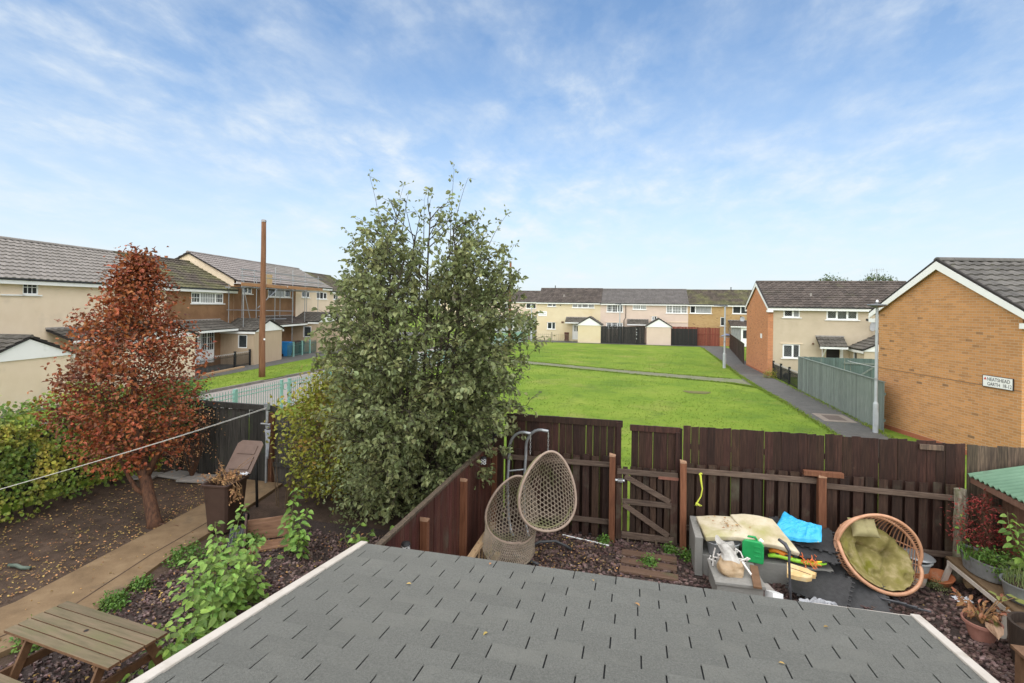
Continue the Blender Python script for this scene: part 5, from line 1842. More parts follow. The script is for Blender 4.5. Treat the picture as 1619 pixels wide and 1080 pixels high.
gpost(lo1, 2.40, 1.68, 0.115)
gpost(lo2, -0.045, 1.66, 0.115)
gpost(lo2, 2.33, 1.60, 0.13)
q = MB()
q.box(2.02, -0.16, 1.615, 2.66, -0.06, 1.70)
q.obj('post_bearer', M_post, lo2, bevel=0.004)
gpost(lo1, 0.08, 1.92, 0.17, M_dark_fence, False)
op = thing('old_post', 'lichen covered old wooden post at the right end of the low fence', 'post', (5.44, 10.36, 0))
q = MB()
q.tube([(0.01 * sin(3 * k), 0.008 * cos(2 * k), -0.1 + 0.28 * k) for k in range(7)], [0.10, 0.098, 0.10, 0.095, 0.10, 0.094, 0.088], 9)
q.obj('shaft', M_old_post, op)

gt = thing('garden_gate', 'dark braced wooden gate with a silver latch between two brown posts', 'gate', (-0.33, FY0 - 0.05, 0.03))
board_run(gt, 1.18, 9, 1.44, M_dark_fence, gap=0.028, hj=0.008, y=0.0)
ML = MATS['weathered_rail']
for (x0_, x1_, z0_, z1_) in ((0.02, 1.16, 1.30, 1.40), (0.12, 1.05, 0.72, 0.82), (0.12, 1.10, 0.05, 0.17)):
    q = MB()
    q.box(x0_, -0.05, z0_, x1_, -0.004, z1_)
    q.obj('ledge', ML, gt, bevel=0.004)
for (x0_, x1_) in ((0.0, 0.115), (1.03, 1.16)):
    q = MB()
    q.box(x0_, -0.035, 0.02, x1_, -0.003, 1.36)
    q.obj('stile', M_dark_fence, gt, bevel=0.004)
for (a_, c_) in (((0.17, -0.045, 1.27), (1.02, -0.045, 0.84)), ((0.14, -0.045, 0.72), (1.0, -0.045, 0.19))):
    q = MB()
    q.bar(a_, c_, 0.04, 0.095)
    q.obj('brace', ML, gt, bevel=0.004)
q = MB()
q.box(0.80, -0.058, 1.27, 1.17, -0.051, 1.325)
q.obj('hinge', mat('rusty_hinge', (0.16, 0.06, 0.04), (0.22, 0.10, 0.07), scale=20, rough=0.7), gt)
q = MB()
q.box(-0.06, -0.065, 1.16, 0.17, -0.052, 1.21)
q.box(0.03, -0.085, 1.15, 0.13, -0.066, 1.22)
q.tube([(-0.04, -0.075, 1.185), (0.16, -0.075, 1.185)], 0.011, 6)
q.obj('latch', mat('bright_steel', (0.55, 0.55, 0.55), rough=0.3, metal=0.8), gt)
q = MB()
q.tube([(-0.055, -0.07, 1.15), (-0.062, -0.075, 0.9), (-0.05, -0.07, 0.62), (-0.06, -0.07, 0.4)], 0.006, 5)
q.obj('cord', M_grey_fence, gt)
for k in range(4):
    q = MB()
    q.box(0.22 + 0.27 * k, -0.09, -0.03, 0.255 + 0.27 * k, -0.056, 0.09)
    q.obj('gate_stop', M_grey_fence, gt)

TY = FY0 + 0.14
tf1 = thing('tall_fence', 'tall dark board fence with a top rail standing behind the hanging chairs', 'fence', (-2.62, TY, 0), 0, 'garden fences')
board_run(tf1, 2.37, 17, 2.33, M_tall_fence, gap=0.005, hj=0.012, lean=0.0015)
q = MB()
q.box(0.0, -0.04, 2.20, 2.40, -0.006, 2.335)
q.obj('top_rail', M_tall_fence, tf1, bevel=0.004)
q = MB()
q.box(2.28, -0.06, 0, 2.375, 0.03, 2.30)
q.obj('post', M_tall_fence, tf1, bevel=0.004)
tf2 = thing('tall_fence', 'short section of tall dark fence with a top rail directly above the gate', 'fence', (-0.05, TY, 0), 0, 'garden fences')
board_run(tf2, 0.98, 7, 2.26, M_tall_fence, gap=0.005, hj=0.012, lean=0.0015)
q = MB()
q.box(-0.03, -0.04, 2.15, 0.93, -0.006, 2.27)
q.obj('top_rail', M_tall_fence, tf2, bevel=0.004)
q = MB()
q.box(0.84, -0.075, 1.4, 0.92, -0.042, 2.18)
q.obj('batten', M_tall_fence, tf2, bevel=0.003)
tf3 = thing('tall_fence', 'long tall dark board fence right of the gate, behind the cane chair', 'fence', (0.94, TY, 0), 0, 'garden fences')
board_run(tf3, 4.68, 32, 2.31, M_tall_fence, gap=0.004, hj=0.018, lean=0.0012)
q = MB()
q.box(3.98, -0.045, 2.17, 4.34, -0.006, 2.26)
q.obj('patch_board', M_grey_fence, tf3, bevel=0.004)
q = MB()
q.box(0.0, 0.03, 0.4, 4.6, 0.07, 0.5)
q.box(0.0, 0.03, 1.85, 4.6, 0.07, 1.95)
q.obj('rail', M_tall_fence, tf3)
tf4 = thing('tall_fence', 'weathered paler fence above the green shed roof', 'fence', (5.66, TY + 0.02, 0), 0, 'garden fences')
board_run(tf4, 3.3, 22, 2.28, M_grey_fence, gap=0.004, hj=0.02, lean=0.002)
t = thing('yellow_rope', 'frayed yellow rope hanging from the rail of the low fence', 'rope', (1.24, FY0 - 0.075, 1.44))
q = MB()
q.tube([(0, 0, 0), (0.012, -0.01, -0.12), (0.035, -0.012, -0.26), (0.012, -0.01, -0.40), (-0.05, -0.01, -0.52), (-0.07, -0.01, -0.55)], [0.02, 0.018, 0.012, 0.012, 0.014, 0.02], 7)
for k in range(5):
    q.tube([(-0.06, -0.01, -0.53), (-0.09 + 0.03 * k, -0.02, -0.58 - 0.01 * (k % 2))], 0.006, 4)
q.tube([(-0.015, 0.0, 0.0), (0, -0.01, 0.03), (0.02, 0.02, 0.02)], 0.02, 6)
q.obj('strand', M_yellow_rope, t)

# ------------------------------------------------------------------ shed with green corrugated roof
sh = thing('garden_shed', 'brown board shed with a green corrugated roof at the right edge', 'shed', (5.98, 8.35, 0))
q = MB()
q.box(0.02, 0.02, -0.05, 2.6, 1.9, 1.72)
q.obj('carcass', M_dark_fence, sh)
e_ = thing('wall', None, None)
e_.parent = sh
e_.location = (0, 1.92, 0)
e_.rotation_euler = (0, 0, radians(-90))
board_run(e_, 1.92, 14, 1.78, M_shed, gap=0.004, hj=0.003)
e_ = thing('wall', None, None)
e_.parent = sh
board_run(e_, 2.6, 18, 1.78, M_shed, gap=0.004, hj=0.003, y=-0.012)
q = MB()
xa, xb, ya, yb = -0.42, 2.7, -0.15, 2.05
za, zb = 1.83, 2.62
NN = 90
vs_ = []
for i in range(NN + 1):
    y = ya + (yb - ya) * i / NN
    h_ = 0.022 * sin(2 * pi * y / 0.125)
    for (x_, z_) in ((xa, za), (xb, zb)):
        vs_.append((x_ + 0.012 * noise.noise((y * 3, x_, 0)), y, z_ + h_ + 0.01 * noise.noise((y * 2, x_ * 2, 4))))
q.add(vs_, [(2 * i, 2 * i + 1, 2 * i + 3, 2 * i + 2) for i in range(NN)])
q.obj('corrugated_roof', M_green_roof, sh, smooth=True, solid=0.012)
q = MB()
q.box(-0.40, -0.13, 1.70, -0.36, 2.02, 1.80)
q.obj('fascia', M_shed, sh, bevel=0.003)
q = MB()
sl_ = atan2(zb - za, xb - xa)
for y_ in (-0.06, 0.9, 1.93):
    q.bar((-0.36, y_, 1.755), (2.6, y_, 1.755 + 2.96 * tan(sl_)), 0.05, 0.07, up=(0, 0, 1))
q.obj('rafter', M_dark_fence, sh)
# upright frame post at the shed's corner
t = thing('frame_post', 'dark timber frame between the old post and the shed', 'post', (5.72, 10.22, 0))
q = MB()
q.box(0, 0, 0, 0.09, 0.07, 1.72)
q.box(0.0, -0.02, 1.28, 0.52, 0.07 - 0.002, 1.36)
q.box(0.42, 0.0, 0, 0.50, 0.068, 1.72)
q.obj('frame', M_shed, t, bevel=0.004)

# stepping boards by the gate
for k, (y0_, x0_, w_) in enumerate(((9.98, -0.20, 0.98), (9.66, -0.20, 0.96), (9.34, -0.22, 0.98))):
    t = thing('stepping_board', ('wet wooden stepping board directly in front of the gate', 'wooden stepping board with weeds along it, middle of the three by the gate', 'wooden stepping board nearest the grey roof')[k], 'board', (x0_, y0_ - 0.22, 0.01), radians(-4), 'stepping boards')
    q = MB()
    q.box(0, 0, 0, w_, 0.20, 0.045)
    q.obj('board', M_deck, t, bevel=0.006)
t = thing('white_strip', 'thin white strip lying along the foot of the low fence', 'strip', (-1.36, 10.30, 0.03), radians(-14))
q = MB()
q.tube([(0, 0, 0), (0.95, 0, 0)], 0.014, 8)
q.obj('tube', M_white_plastic, t)
t = thing('timber_pallet', 'pale timber frame with nail heads leaning along the red brown fence', 'frame', (-2.52, 7.7, 0.0), radians(90))
q = MB()
q.box(0, -0.05, 0.52, 1.55, 0.05, 0.585)
q.obj('top_plank', M_pale_timber, t, bevel=0.004)
q = MB()
q.box(0.7, -0.16, 0.02, 1.5, -0.06, 0.07)
q.obj('lower_plank', M_pale_timber, t, bevel=0.004)
for k in range(5):
    q = MB()
    q.box(0.62 + 0.19 * k, -0.02, 0.06, 0.65 + 0.19 * k, 0.01, 0.522)
    q.obj('upright', M_pale_timber, t)
q = MB()
for k in range(6):
    q.lathe([(0.013, 0.586), (0.013, 0.589), (0, 0.589)], 8, T(0.15 + 0.25 * k, 0.01 * (-1) ** k, 0))
q.obj('nail', mat('rusty_hinge', (0.16, 0.06, 0.04)), t)

# ------------------------------------------------------------------ the neighbour's back fence
nf = thing('neighbour_fence', 'dark weathered board fence behind the brown wheelie bin', 'fence', (-13.2, 11.55, 0), radians(-1.5), 'neighbour fences')
board_run(nf, 4.25, 32, 1.80, M_black_fence_wood, gap=0.006, hj=0.01)
q = MB()
q.box(-0.3, -0.04, 1.815, 4.3, 0.04, 1.96)
q.obj('top_board', M_black_fence_wood, nf)
q = MB()
q.box(4.15, -0.12, -0.1, 4.26, -0.012, 1.78)
q.obj('post', mat('rust_stained_post', (0.075, 0.035, 0.02), (0.14, 0.06, 0.03), (0.21, 0.10, 0.05), scale=5, stretch=(5, 5, 1), rough=0.85, bump=0.4), nf, bevel=0.004)
nf2 = thing('neighbour_fence', 'old grey gapped board fence between the bin and the yellow bush', 'fence', (-8.97, 11.43, 0), radians(-1.5), 'neighbour fences')
board_run(nf2, 5.97, 41, 1.74, mat('old_grey_black_boards', (0.035, 0.030, 0.026), (0.07, 0.06, 0.052), (0.11, 0.09, 0.075), scale=4, stretch=WOOD_GRAIN, rough=0.8, bump=0.4, robj=0.3), gap=0.012, hj=0.02)
q = MB()
q.box(0, -0.05, 0.42, 5.8, -0.01, 0.53)
q.box(0, -0.05, 1.35, 5.8, -0.01, 1.46)
q.obj('rail', M_black_fence_wood, nf2)
nf3 = thing('neighbour_fence', 'dark side fence hidden behind the ivy hedge at the left', 'fence', (-13.35, -2.0, 0), radians(90), 'neighbour fences')
board_run(nf3, 13.4, 90, 1.7, M_black_fence_wood, gap=0.006, hj=0.01)
# ------------------------------------------------------------------ hanging wicker chairs


def egg_pt(p, q_, a, b_, D_, flat=0.0):
    """unit disc (p,q) -> shell point; opening in the local xz plane facing -y"""
    rho = min(1.0, hypot(p, q_))
    th = atan2(p, q_)
    rr = sin(rho * pi / 2)
    wx = a * sin(th) * (0.86 - 0.22 * cos(th))
    wz = b_ * cos(th) * (1.0 + (0.04 if cos(th) > 0 else -0.02))
    return Vector((wx * rr, D_ * cos(rho * pi / 2), wz * rr))


def weave(mbk, a, b_, D_, sp=0.076, r=0.0056, cut=None, wscale=1.0):
    nl = int(1.0 / sp)
    for d in range(3):
        ang = d * pi / 3
        ca, sa = cos(ang), sin(ang)
        for k in range(-nl, nl + 1):
            o = (k + 0.5) * sp
            if abs(o) >= 0.985:
                continue
            h = sqrt(1 - o * o)
            n = max(6, int(h * 26))
            pts = []
            for i in range(n + 1):
                t_ = -h + 2 * h * i / n
                u, v = o * ca - t_ * sa, o * sa + t_ * ca
                P = egg_pt(u, v, a, b_, D_)
                P.y += 0.004 * sin(t_ * 40 + d * 2)
                if cut and cut(P):
                    if len(pts) > 2:
                        mbk.tube(pts, r, 4, cap=False)
                    pts = []
                    continue
                pts.append(P)
            if len(pts) > 2:
                mbk.tube(pts, r, 4, cap=False)


def rim_pts(a, b_, D_, n=56, rho=1.0, t0=0, t1=2 * pi):
    return [egg_pt(rho * sin(th), rho * cos(th), a, b_, D_) for th in [t0 + (t1 - t0) * k / n for k in range(n if t1 - t0 > 6.2 else n + 1)]]


chR = thing('hanging_chair', 'woven egg shaped hanging chair in front, its open side facing the roof', 'hanging chair', (-1.39, 8.62, 1.47), rot=(radians(-12), radians(8), radians(24)), group='woven hanging chairs')
q = MB()
weave(q, 0.56, 0.635, 0.62)
q.obj('woven_shell', M_rattan_grey, chR)
q = MB()
q.tube(rim_pts(0.56, 0.635, 0.62), 0.022, 8, closed=True)
q.obj('rim', M_wicker_rim, chR, smooth=True)
q = MB()
q.tube([p + Vector((-0.01, -0.01, 0.0)) for p in rim_pts(0.56, 0.635, 0.62, 40, 0.80, pi * 0.98, pi * 1.88)], 0.013, 7)
q.tube([p + Vector((0, -0.01, 0)) for p in rim_pts(0.56, 0.635, 0.62, 20, 0.82, pi * 0.62, pi * 0.99)], 0.013, 7)
q.obj('inner_hoop', mat('mossy_wicker_hoop', (0.16, 0.15, 0.065), (0.22, 0.20, 0.10), scale=8, rough=0.7), chR, smooth=True)
chL = thing('hanging_chair', 'woven hanging chair behind and lower, against the left fence', 'hanging chair', (-2.06, 8.92, 0.98), rot=(radians(-14), radians(12), radians(16)), group='woven hanging chairs')
q = MB()
weave(q, 0.53, 0.56, 0.56)
# front lip of the seat: a second, shallower bowl below the rim
for k in range(-16, 17):
    for sg in (1, -1):
        pts = []
        for i in range(9):
            f = i / 8
            th = pi + (k * 0.062 + sg * 0.30 * (f - 0.5))
            base_ = egg_pt(sin(th), cos(th), 0.53, 0.56, 0.56)
            pts.append(base_ + Vector((-0.0 * f, -0.30 * sin(f * pi / 2) * 0.9 + 0.02, -0.26 * (1 - cos(f * pi / 2)) - 0.10 * f)))
        q.tube(pts, 0.0045, 4, cap=False)
for f in (0.1, 0.2, 0.3, 0.4, 0.5, 0.6, 0.7, 0.82, 0.95):
    q.tube([egg_pt(sin(th), cos(th), 0.53, 0.56, 0.56) + Vector((0, -0.27 * sin(f * pi / 2) + 0.02, -0.26 * (1 - cos(f * pi / 2)) - 0.10 * f)) for th in [pi - 1.05 + 2.1 * i / 14 for i in range(15)]], 0.0045, 4)
q.obj('woven_shell', M_rattan_grey, chL)
q = MB()
q.tube(rim_pts(0.53, 0.56, 0.56, 46, 1.0, pi * 0.86, pi * 2.1), 0.022, 8)
f = 1.0
q.tube([egg_pt(sin(th), cos(th), 0.53, 0.56, 0.56) + Vector((0, -0.03, -0.02)) for th in [pi * 0.70 + pi * 0.18 * i / 10 for i in range(11)]], 0.020, 8)
q.obj('rim', M_wicker_rim, chL, smooth=True)
st = thing('chair_stand', 'grey steel stand with two curved hooks and chains behind the woven chairs', 'stand', (-2.02, 10.02, 0))
for k, (bx, tx, h_) in enumerate(((-0.40, 0.06, 2.13), (-0.06, 0.41, 2.20))):
    q = MB()
    pts = [(bx + 0.12, -0.05, 0.03), (bx + 0.06, -0.02, 0.12), (bx, 0, 0.40), (bx - 0.03, 0, 1.1), (bx, 0, 1.65)]
    for i in range(8):
        a_ = pi - (pi / 2) * i / 7
        pts.append((bx + (tx - bx) * 0.72 + (tx - bx) * 0.72 * cos(a_), -0.02 * i, h_ - 0.42 + 0.42 * sin(a_)))
    pts.append((tx, -0.16, h_ - 0.01))
    q.tube(pts, 0.028, 10)
    q.obj('pole', M_galv, st, smooth=True)
    q = MB()
    for i in range(9):
        z_ = h_ - 0.06 - i * 0.042
        q.tube([(tx + (0.013 * cos(a_) if i % 2 else 0), -0.16 + (0 if i % 2 else 0.013 * cos(a_)), z_ + 0.025 * sin(a_)) for a_ in [2 * pi * m_ / 8 for m_ in range(8)]], 0.0045, 5, closed=True)
    q.tube([(tx, -0.16, h_ - 0.03), (tx, -0.16, h_ - 0.14)], 0.012, 6)
    q.obj('chain', mat('bright_chain', (0.5, 0.5, 0.5), rough=0.3, metal=0.8), st)
q = MB()
q.tube([(-0.42, 0.0, 1.30), (-0.10, 0.0, 1.36)], 0.016, 8)
q.obj('cross_bar', M_galv, st)
q = MB()
q.tube([(0.05, -0.75, 0.10), (0.35, -0.60, 0.24), (0.62, -0.45, 0.22), (0.80, -0.33, 0.10), (0.90, -0.30, 0.03)], 0.026, 8)
q.tube([(-0.1, -0.8, 0.04), (0.22, -0.95, 0.05), (0.42, -1.03, 0.03)], 0.026, 8)
q.obj('foot', mat('dark_steel_foot', (0.045, 0.047, 0.05), rough=0.4), st, smooth=True)

# ------------------------------------------------------------------ grey wicker sofa, footstool and rubbish
so = thing('garden_sofa', 'grey wicker garden sofa with a high left arm, buried under rubbish', 'sofa', (1.05, 9.40, 0))
q = MB()
q.box(0, 0.0, 0, 0.13, 0.95, 0.66)
q.obj('arm', M_sofa, so, bevel=0.008)
q = MB()
q.box(0.132, 0.02, 0.0, 2.15, 0.78, 0.36)
q.obj('seat', M_sofa, so, bevel=0.008)
q = MB()
q.box(0.132, 0.782, 0.0, 2.15, 0.94, 0.60)
q.obj('backrest', M_sofa, so, bevel=0.008)
q = MB()
q.box(2.152, 0.42, 0, 2.33, 0.94, 0.64)
q.obj('arm', M_sofa, so, bevel=0.008)
fs = thing('footstool', 'square grey wicker footstool in front of the sofa', 'footstool', (1.26, 8.56, 0), radians(2))
q = MB()
q.box(0.03, 0.03, 0, 0.71, 0.75, 0.30)
q.obj('base', M_sofa, fs, bevel=0.006)
q = MB()
q.box(0, 0, 0.302, 0.74, 0.78, 0.355)
q.obj('top', M_sofa, fs, bevel=0.01)

fo = thing('foam_mattress', 'dirty cream foam mattress folded over the sofa with dead leaves on it', 'mattress', (0, 0, 0))


def foam_sheet(corners, name, bow=0.05):
    a_, b_, c_, d_ = [Vector(c) for c in corners]

    def fn(u, v):
        p = a_ * (1 - u) * (1 - v) + b_ * u * (1 - v) + c_ * u * v + d_ * (1 - u) * v
        return (p.x, p.y, p.z + bow * sin(pi * u) * 0.4 + 0.02 * noise.noise((u * 3, v * 3, 2)))
    m_ = MB()
    m_.grid(fn, 14, 8)
    o = m_.obj(name, M_foam, fo, smooth=True, solid=0.085)
    b2 = o.modifiers.new('b', 'BEVEL')
    b2.width = 0.015
    b2.segments = 2
    b2.limit_method = 'ANGLE'
    return o


foam_sheet([(1.22, 9.36, 0.66), (2.02, 9.42, 0.70), (1.98, 10.05, 0.80), (1.14, 10.10, 0.72)], 'folded_half', 0.06)
foam_sheet([(1.96, 9.36, 0.66), (2.66, 9.30, 0.60), (2.40, 9.98, 0.86), (1.72, 10.05, 0.84)], 'upper_half', 0.10)
q = MB()
for _ in range(60):
    x, y = R.gauss(1.62, 0.22), R.gauss(9.72, 0.16)
    if not (1.25 < x < 2.0 and 9.45 < y < 10.0):
        continue
    z = 0.775 + 0.06 * (y - 9.4) + 0.02
    a_ = R.uniform(0, 6.28)
    s_ = R.uniform(0.012, 0.035)
    q.add([(x + s_ * cos(a_ + k * 2.1), y + s_ * sin(a_ + k * 2.1), z + R.uniform(0, 0.02)) for k in range(3)], [(0, 1, 2)])
q.obj('dead_leaves', M_dryleaf, fo, kind='stuff')
t = thing('plastic_tub', 'translucent grey plastic tub under the foam on the sofa', 'tub', (1.52, 9.52, 0.365), radians(6))
q = MB()
prof = [(0.0, 0.005), (0.22, 0.006), (0.235, 0.02), (0.27, 0.22), (0.29, 0.225), (0.29, 0.235), (0.255, 0.225), (0.22, 0.025), (0.0, 0.02)]
q.lathe(prof, 24, sx=1.0, sy=0.7)
q.obj('tub', M_tub, t, smooth=True)
jc = thing('jerrycan', 'green plastic jerrycan with a white cap standing on the sofa seat', 'jerrycan', (1.98, 9.42, 0.365), radians(-14))
q = MB()
q.prism([(-0.15, 0.0), (0.15, 0.0), (0.165, 0.02), (0.165, 0.30), (0.13, 0.355), (-0.13, 0.355), (-0.165, 0.31), (-0.165, 0.02)], 'y', -0.09, 0.10)
q.obj('body', M_green_can, jc, bevel=0.022)
q = MB()
q.tube([(-0.10, 0, 0.345), (-0.07, 0, 0.395), (0.03, 0, 0.40), (0.06, 0, 0.35)], 0.018, 8)
q.obj('handle', M_green_can, jc, smooth=True)
q = MB()
for z_ in (0.10, 0.18, 0.26):
    q.box(0.02, -0.097, z_, 0.12, -0.088, z_ + 0.028)
q.obj('moulded_rib', M_green_can, jc, bevel=0.004)
q = MB()
q.lathe([(0.0, 0.05), (0.035, 0.048), (0.040, 0.035), (0.040, 0.0), (0.0, 0.0)], 16, T(0.115, 0, 0.335, ry=radians(25)))
q.obj('cap', M_white_plastic, jc, smooth=False)
bg_ = thing('sand_bag', 'clear plastic bag half full of sand sagging on the footstool', 'bag', (1.56, 8.90, 0.357), radians(10))


def bag_fn(u, v):
    a_ = 2 * pi * u
    prof_r = [0.185, 0.215, 0.205, 0.175, 0.15, 0.128, 0.125, 0.14, 0.16]
    x_ = v * 8
    i = min(7, int(x_))
    r_ = prof_r[i] + (prof_r[i + 1] - prof_r[i]) * (x_ - i)
    r_ *= 1 + 0.16 * noise.noise((cos(a_) * 1.5, sin(a_) * 1.5, v * 3)) + (0.03 + 0.13 * v) * sin(5 * a_ + v * 5) * (0.4 + noise.noise((a_, v * 2, 2)))
    fl = 0.80 - 0.42 * sstep(0.45, 1.0, v)
    return (r_ * cos(a_) - 0.09 * v * v + 0.02 * noise.noise((u * 9, v * 9, 1)), r_ * fl * sin(a_) + 0.05 * v + 0.02 * noise.noise((u * 9, v * 9, 6)), 0.46 * v + 0.07 * v * cos(a_ - 2.6) + 0.04 * v * sin(3 * a_))


m_ = MB()
m_.grid(bag_fn, 40, 18)
nq = len(m_.f)
for i in range(nq):
    if (i // 40) >= 9:
        m_.mi[i] = 1
m_.add([bag_fn(k / 40, 0) for k in range(40)], [tuple(range(39, -1, -1))])
m_.obj('bag', [M_bag, M_bag_top], bg_, smooth=True)
wr = thing('white_lattice', 'tangle of white plastic trellis and string lights behind the sand bag', 'trellis', (1.55, 9.05, 0.357), radians(5))
q = MB()
R2 = random.Random(5)
for k in range(11):
    x_ = R2.uniform(-0.24, 0.24)
    z_ = R2.uniform(0.03, 0.20)
    q.tube([(x_, R2.uniform(-0.05, 0.1), z_), (x_ + R2.uniform(-0.1, 0.1), R2.uniform(-0.05, 0.12), z_ + R2.uniform(-0.02, 0.10)), (x_ + R2.uniform(-0.16, 0.16), R2.uniform(-0.05, 0.12), z_ + R2.uniform(-0.02, 0.16))], 0.011, 6)
q.tube([(-0.26, 0, 0.02), (-0.25, 0.02, 0.18), (-0.22, 0.03, 0.30)], 0.013, 6)
q.tube([(-0.26, 0, 0.16), (0.30, 0, 0.17)], 0.011, 6)
q.tube([(0.26, -0.02, 0.02), (0.20, 0.0, 0.12), (0.27, -0.02, 0.21)], 0.014, 6)
q.tube([(0.16, -0.12, 0.18), (0.28, -0.28, 0.03)], 0.016, 6)
q.obj('strut', mat('off_white_plastic', (0.70, 0.66, 0.62), rough=0.4), wr)
q = MB()
for k in range(16):
    q.lathe([(0.0, 0.02), (0.022, 0.0), (0.0, -0.02)], 6, T(R2.uniform(-0.28, 0.26), R2.uniform(-0.06, 0.12), R2.uniform(0.02, 0.24)))
q.obj('dark_bulb', M_black_iron, wr)
t = thing('brown_plank', 'short brown plank leaning against the front of the footstool top', 'plank', (1.86, 8.56, 0.36), radians(-6))
q = MB()
q.box(-0.055, -0.06, 0.0, 0.065, 0.52, 0.035)
q.obj('plank', M_timber, t, rot=(radians(6), 0, 0), bevel=0.004)


def puzzle_mat(name, label, loc, rot, w, d, teeth=True, fold=None):
    t_ = thing(name, label, 'mat', loc, rot=rot, group='black rubber mats')
    pts = []
    n = 7

    def edge(p0, p1, out):
        for i in range(n):
            for (f, o) in ((0.15, 0), (0.28, 0), (0.22, 1), (0.62, 1), (0.55, 0), (0.9, 0)):
                ff = (i + f) / n
                pts.append((p0[0] + (p1[0] - p0[0]) * ff + out[0] * 0.042 * o, p0[1] + (p1[1] - p0[1]) * ff + out[1] * 0.042 * o))
    edge((0, 0), (w, 0), (0, -1))
    edge((w, 0), (w, d), (1, 0))
    edge((w, d), (0, d), (0, 1))
    edge((0, d), (0, 0), (-1, 0))
    m2 = MB()
    m2.prism(pts, 'z', 0, 0.014)
    m2.obj('mat', M_rubber, t_)
    return t_


puzzle_mat('rubber_mat', 'black jigsaw edged mat on top of the sofa back under the blue bag', (2.35, 9.78, 0.63), (radians(14), radians(4), radians(-12)), 0.95, 0.62)
puzzle_mat('rubber_mat', 'black jigsaw edged mat jutting out under the first one', (2.30, 9.45, 0.53), (radians(9), radians(2), radians(-6)), 0.95, 0.62)
puzzle_mat('rubber_mat', 'black jigsaw edged mat sloping off the sofa seat behind the orange netting', (2.40, 8.98, 0.15), (radians(15), radians(2), radians(-26)), 0.78, 0.72)
puzzle_mat('rubber_mat', 'large black mat sloping down to the ground beside the cane chair', (2.72, 9.06, 0.015), (radians(22), radians(3), radians(-10)), 1.10, 0.66)
puzzle_mat('rubber_mat', 'black jigsaw edged mat standing under the left side of the cane chair', (2.86, 9.42, 0.27), (radians(14), radians(8), radians(-22)), 0.46, 0.5)
bb = thing('blue_bag', 'crumpled bright blue plastic bag lying on the black mats', 'bag', (2.84, 9.90, 0.70), rot=(radians(24), radians(-4), radians(-30)))


def bag2(u, v, sgn=1):
    x_, y_ = 2 * u - 1, 2 * v - 1
    e_ = max(0.0, (1 - abs(x_) ** 3) * (1 - abs(y_) ** 3)) ** 0.55
    cre = abs(noise.noise((x_ * 2.3, y_ * 2.0, 4))) * 0.10 + abs(noise.noise((x_ * 5, y_ * 5, 9))) * 0.05
    z_ = sgn * e_ * (0.10 - 0.6 * cre) + (0.09 if x_ < 0 else 0.05) * abs(x_) ** 2
    px_ = 0.34 * x_ * (1 - 0.10 * y_ + 0.05 * noise.noise((y_ * 2, 1, 1)))
    py_ = 0.25 * y_ * (1 - 0.25 * x_ + 0.08 * noise.noise((x_ * 3, 2, 2)))
    return (px_, py_, z_ + 0.07)


q = MB()
q.grid(bag2, 26, 16)
q.grid(lambda u, v: bag2(u, v, -0.6), 26, 16)
q.obj('bag', M_bluebag, bb)
t = thing('toy_water_gun', 'lime green and orange plastic toy lying on the sofa seat', 'toy', (2.22, 9.46, 0.40), radians(-4))
q = MB()
q.tube([(0.0, 0, 0.06), (0.15, 0, 0.09), (0.45, -0.02, 0.05), (0.70, -0.03, 0.045), (0.86, -0.02, 0.075)], [0.03, 0.042, 0.035, 0.04, 0.018], 10)
q.obj('body', M_lime, t, smooth=True)
q = MB()
q.tube([(0.02, 0.03, 0.13), (0.10, 0.02, 0.17), (0.22, 0.0, 0.13), (0.36, -0.01, 0.09)], [0.03, 0.05, 0.045, 0.02], 10)
q.obj('tank', M_orange, t, smooth=True)
q = MB()
q.tube([(0.62, -0.05, 0.075), (0.80, -0.05, 0.105)], [0.02, 0.012], 8)
q.obj('nozzle', mat('yellow_plastic', (0.75, 0.55, 0.03), rough=0.4), t, smooth=True)
t = thing('orange_net', 'bundle of orange netting hanging over the lime green toy', 'netting', (2.80, 9.36, 0.47))
q = MB()
R3 = random.Random(9)
for k in range(26):
    p = Vector((R3.uniform(-0.12, 0.14), R3.uniform(-0.08, 0.08), R3.uniform(0.0, 0.12)))
    pts = [p]
    for i in range(3):
        p = p + Vector((R3.uniform(-0.05, 0.05), R3.uniform(-0.05, 0.04), R3.uniform(-0.05, 0.035)))
        p.z = max(-0.05, p.z)
        pts.append(p)
    q.tube(pts, 0.006, 4)
q.obj('strand', M_net, t)
t = thing('foam_board', 'broken yellowish insulation board lying on the black mats', 'board', (2.36, 8.88, 0.40), rot=(radians(10), radians(2), radians(-10)))
q = MB()
out = [(0, 0), (0.13, -0.012), (0.27, 0.0), (0.345, 0.05), (0.36, 0.12), (0.41, 0.135), (0.395, 0.165), (0.425, 0.19), (0.34, 0.22), (0.30, 0.255), (0.28, 0.25), (0.02, 0.30)]
q.prism(out, 'z', 0, 0.075)
q.obj('slab', mat('yellow_insulation_foam', (0.52, 0.33, 0.13), (0.62, 0.43, 0.20), (0.66, 0.52, 0.30), scale=7, rough=0.95, bump=0.6, bscale=35), t, bevel=0.006)
q = MB()
q.tube([(0.02, 0.17, 0.077), (0.18, 0.14, 0.078), (0.33, 0.10, 0.077)], 0.006, 5)
q.obj('crack', M_timber, t)
t = thing('bent_rod', 'black metal pole with a crooked top standing in the rubbish', 'pole', (2.32, 8.55, 0))
q = MB()
q.tube([(0.02, 0, 0), (0.0, 0.02, 0.5), (-0.01, 0.03, 0.80), (0.0, 0.06, 0.93), (-0.05, 0.10, 1.02), (-0.13, 0.16, 1.06)], [0.018, 0.018, 0.018, 0.026, 0.03, 0.022], 9)
q.obj('rod', mat('worn_black_metal', (0.025, 0.025, 0.028), (0.09, 0.09, 0.10), scale=8, rough=0.35), t, smooth=True)
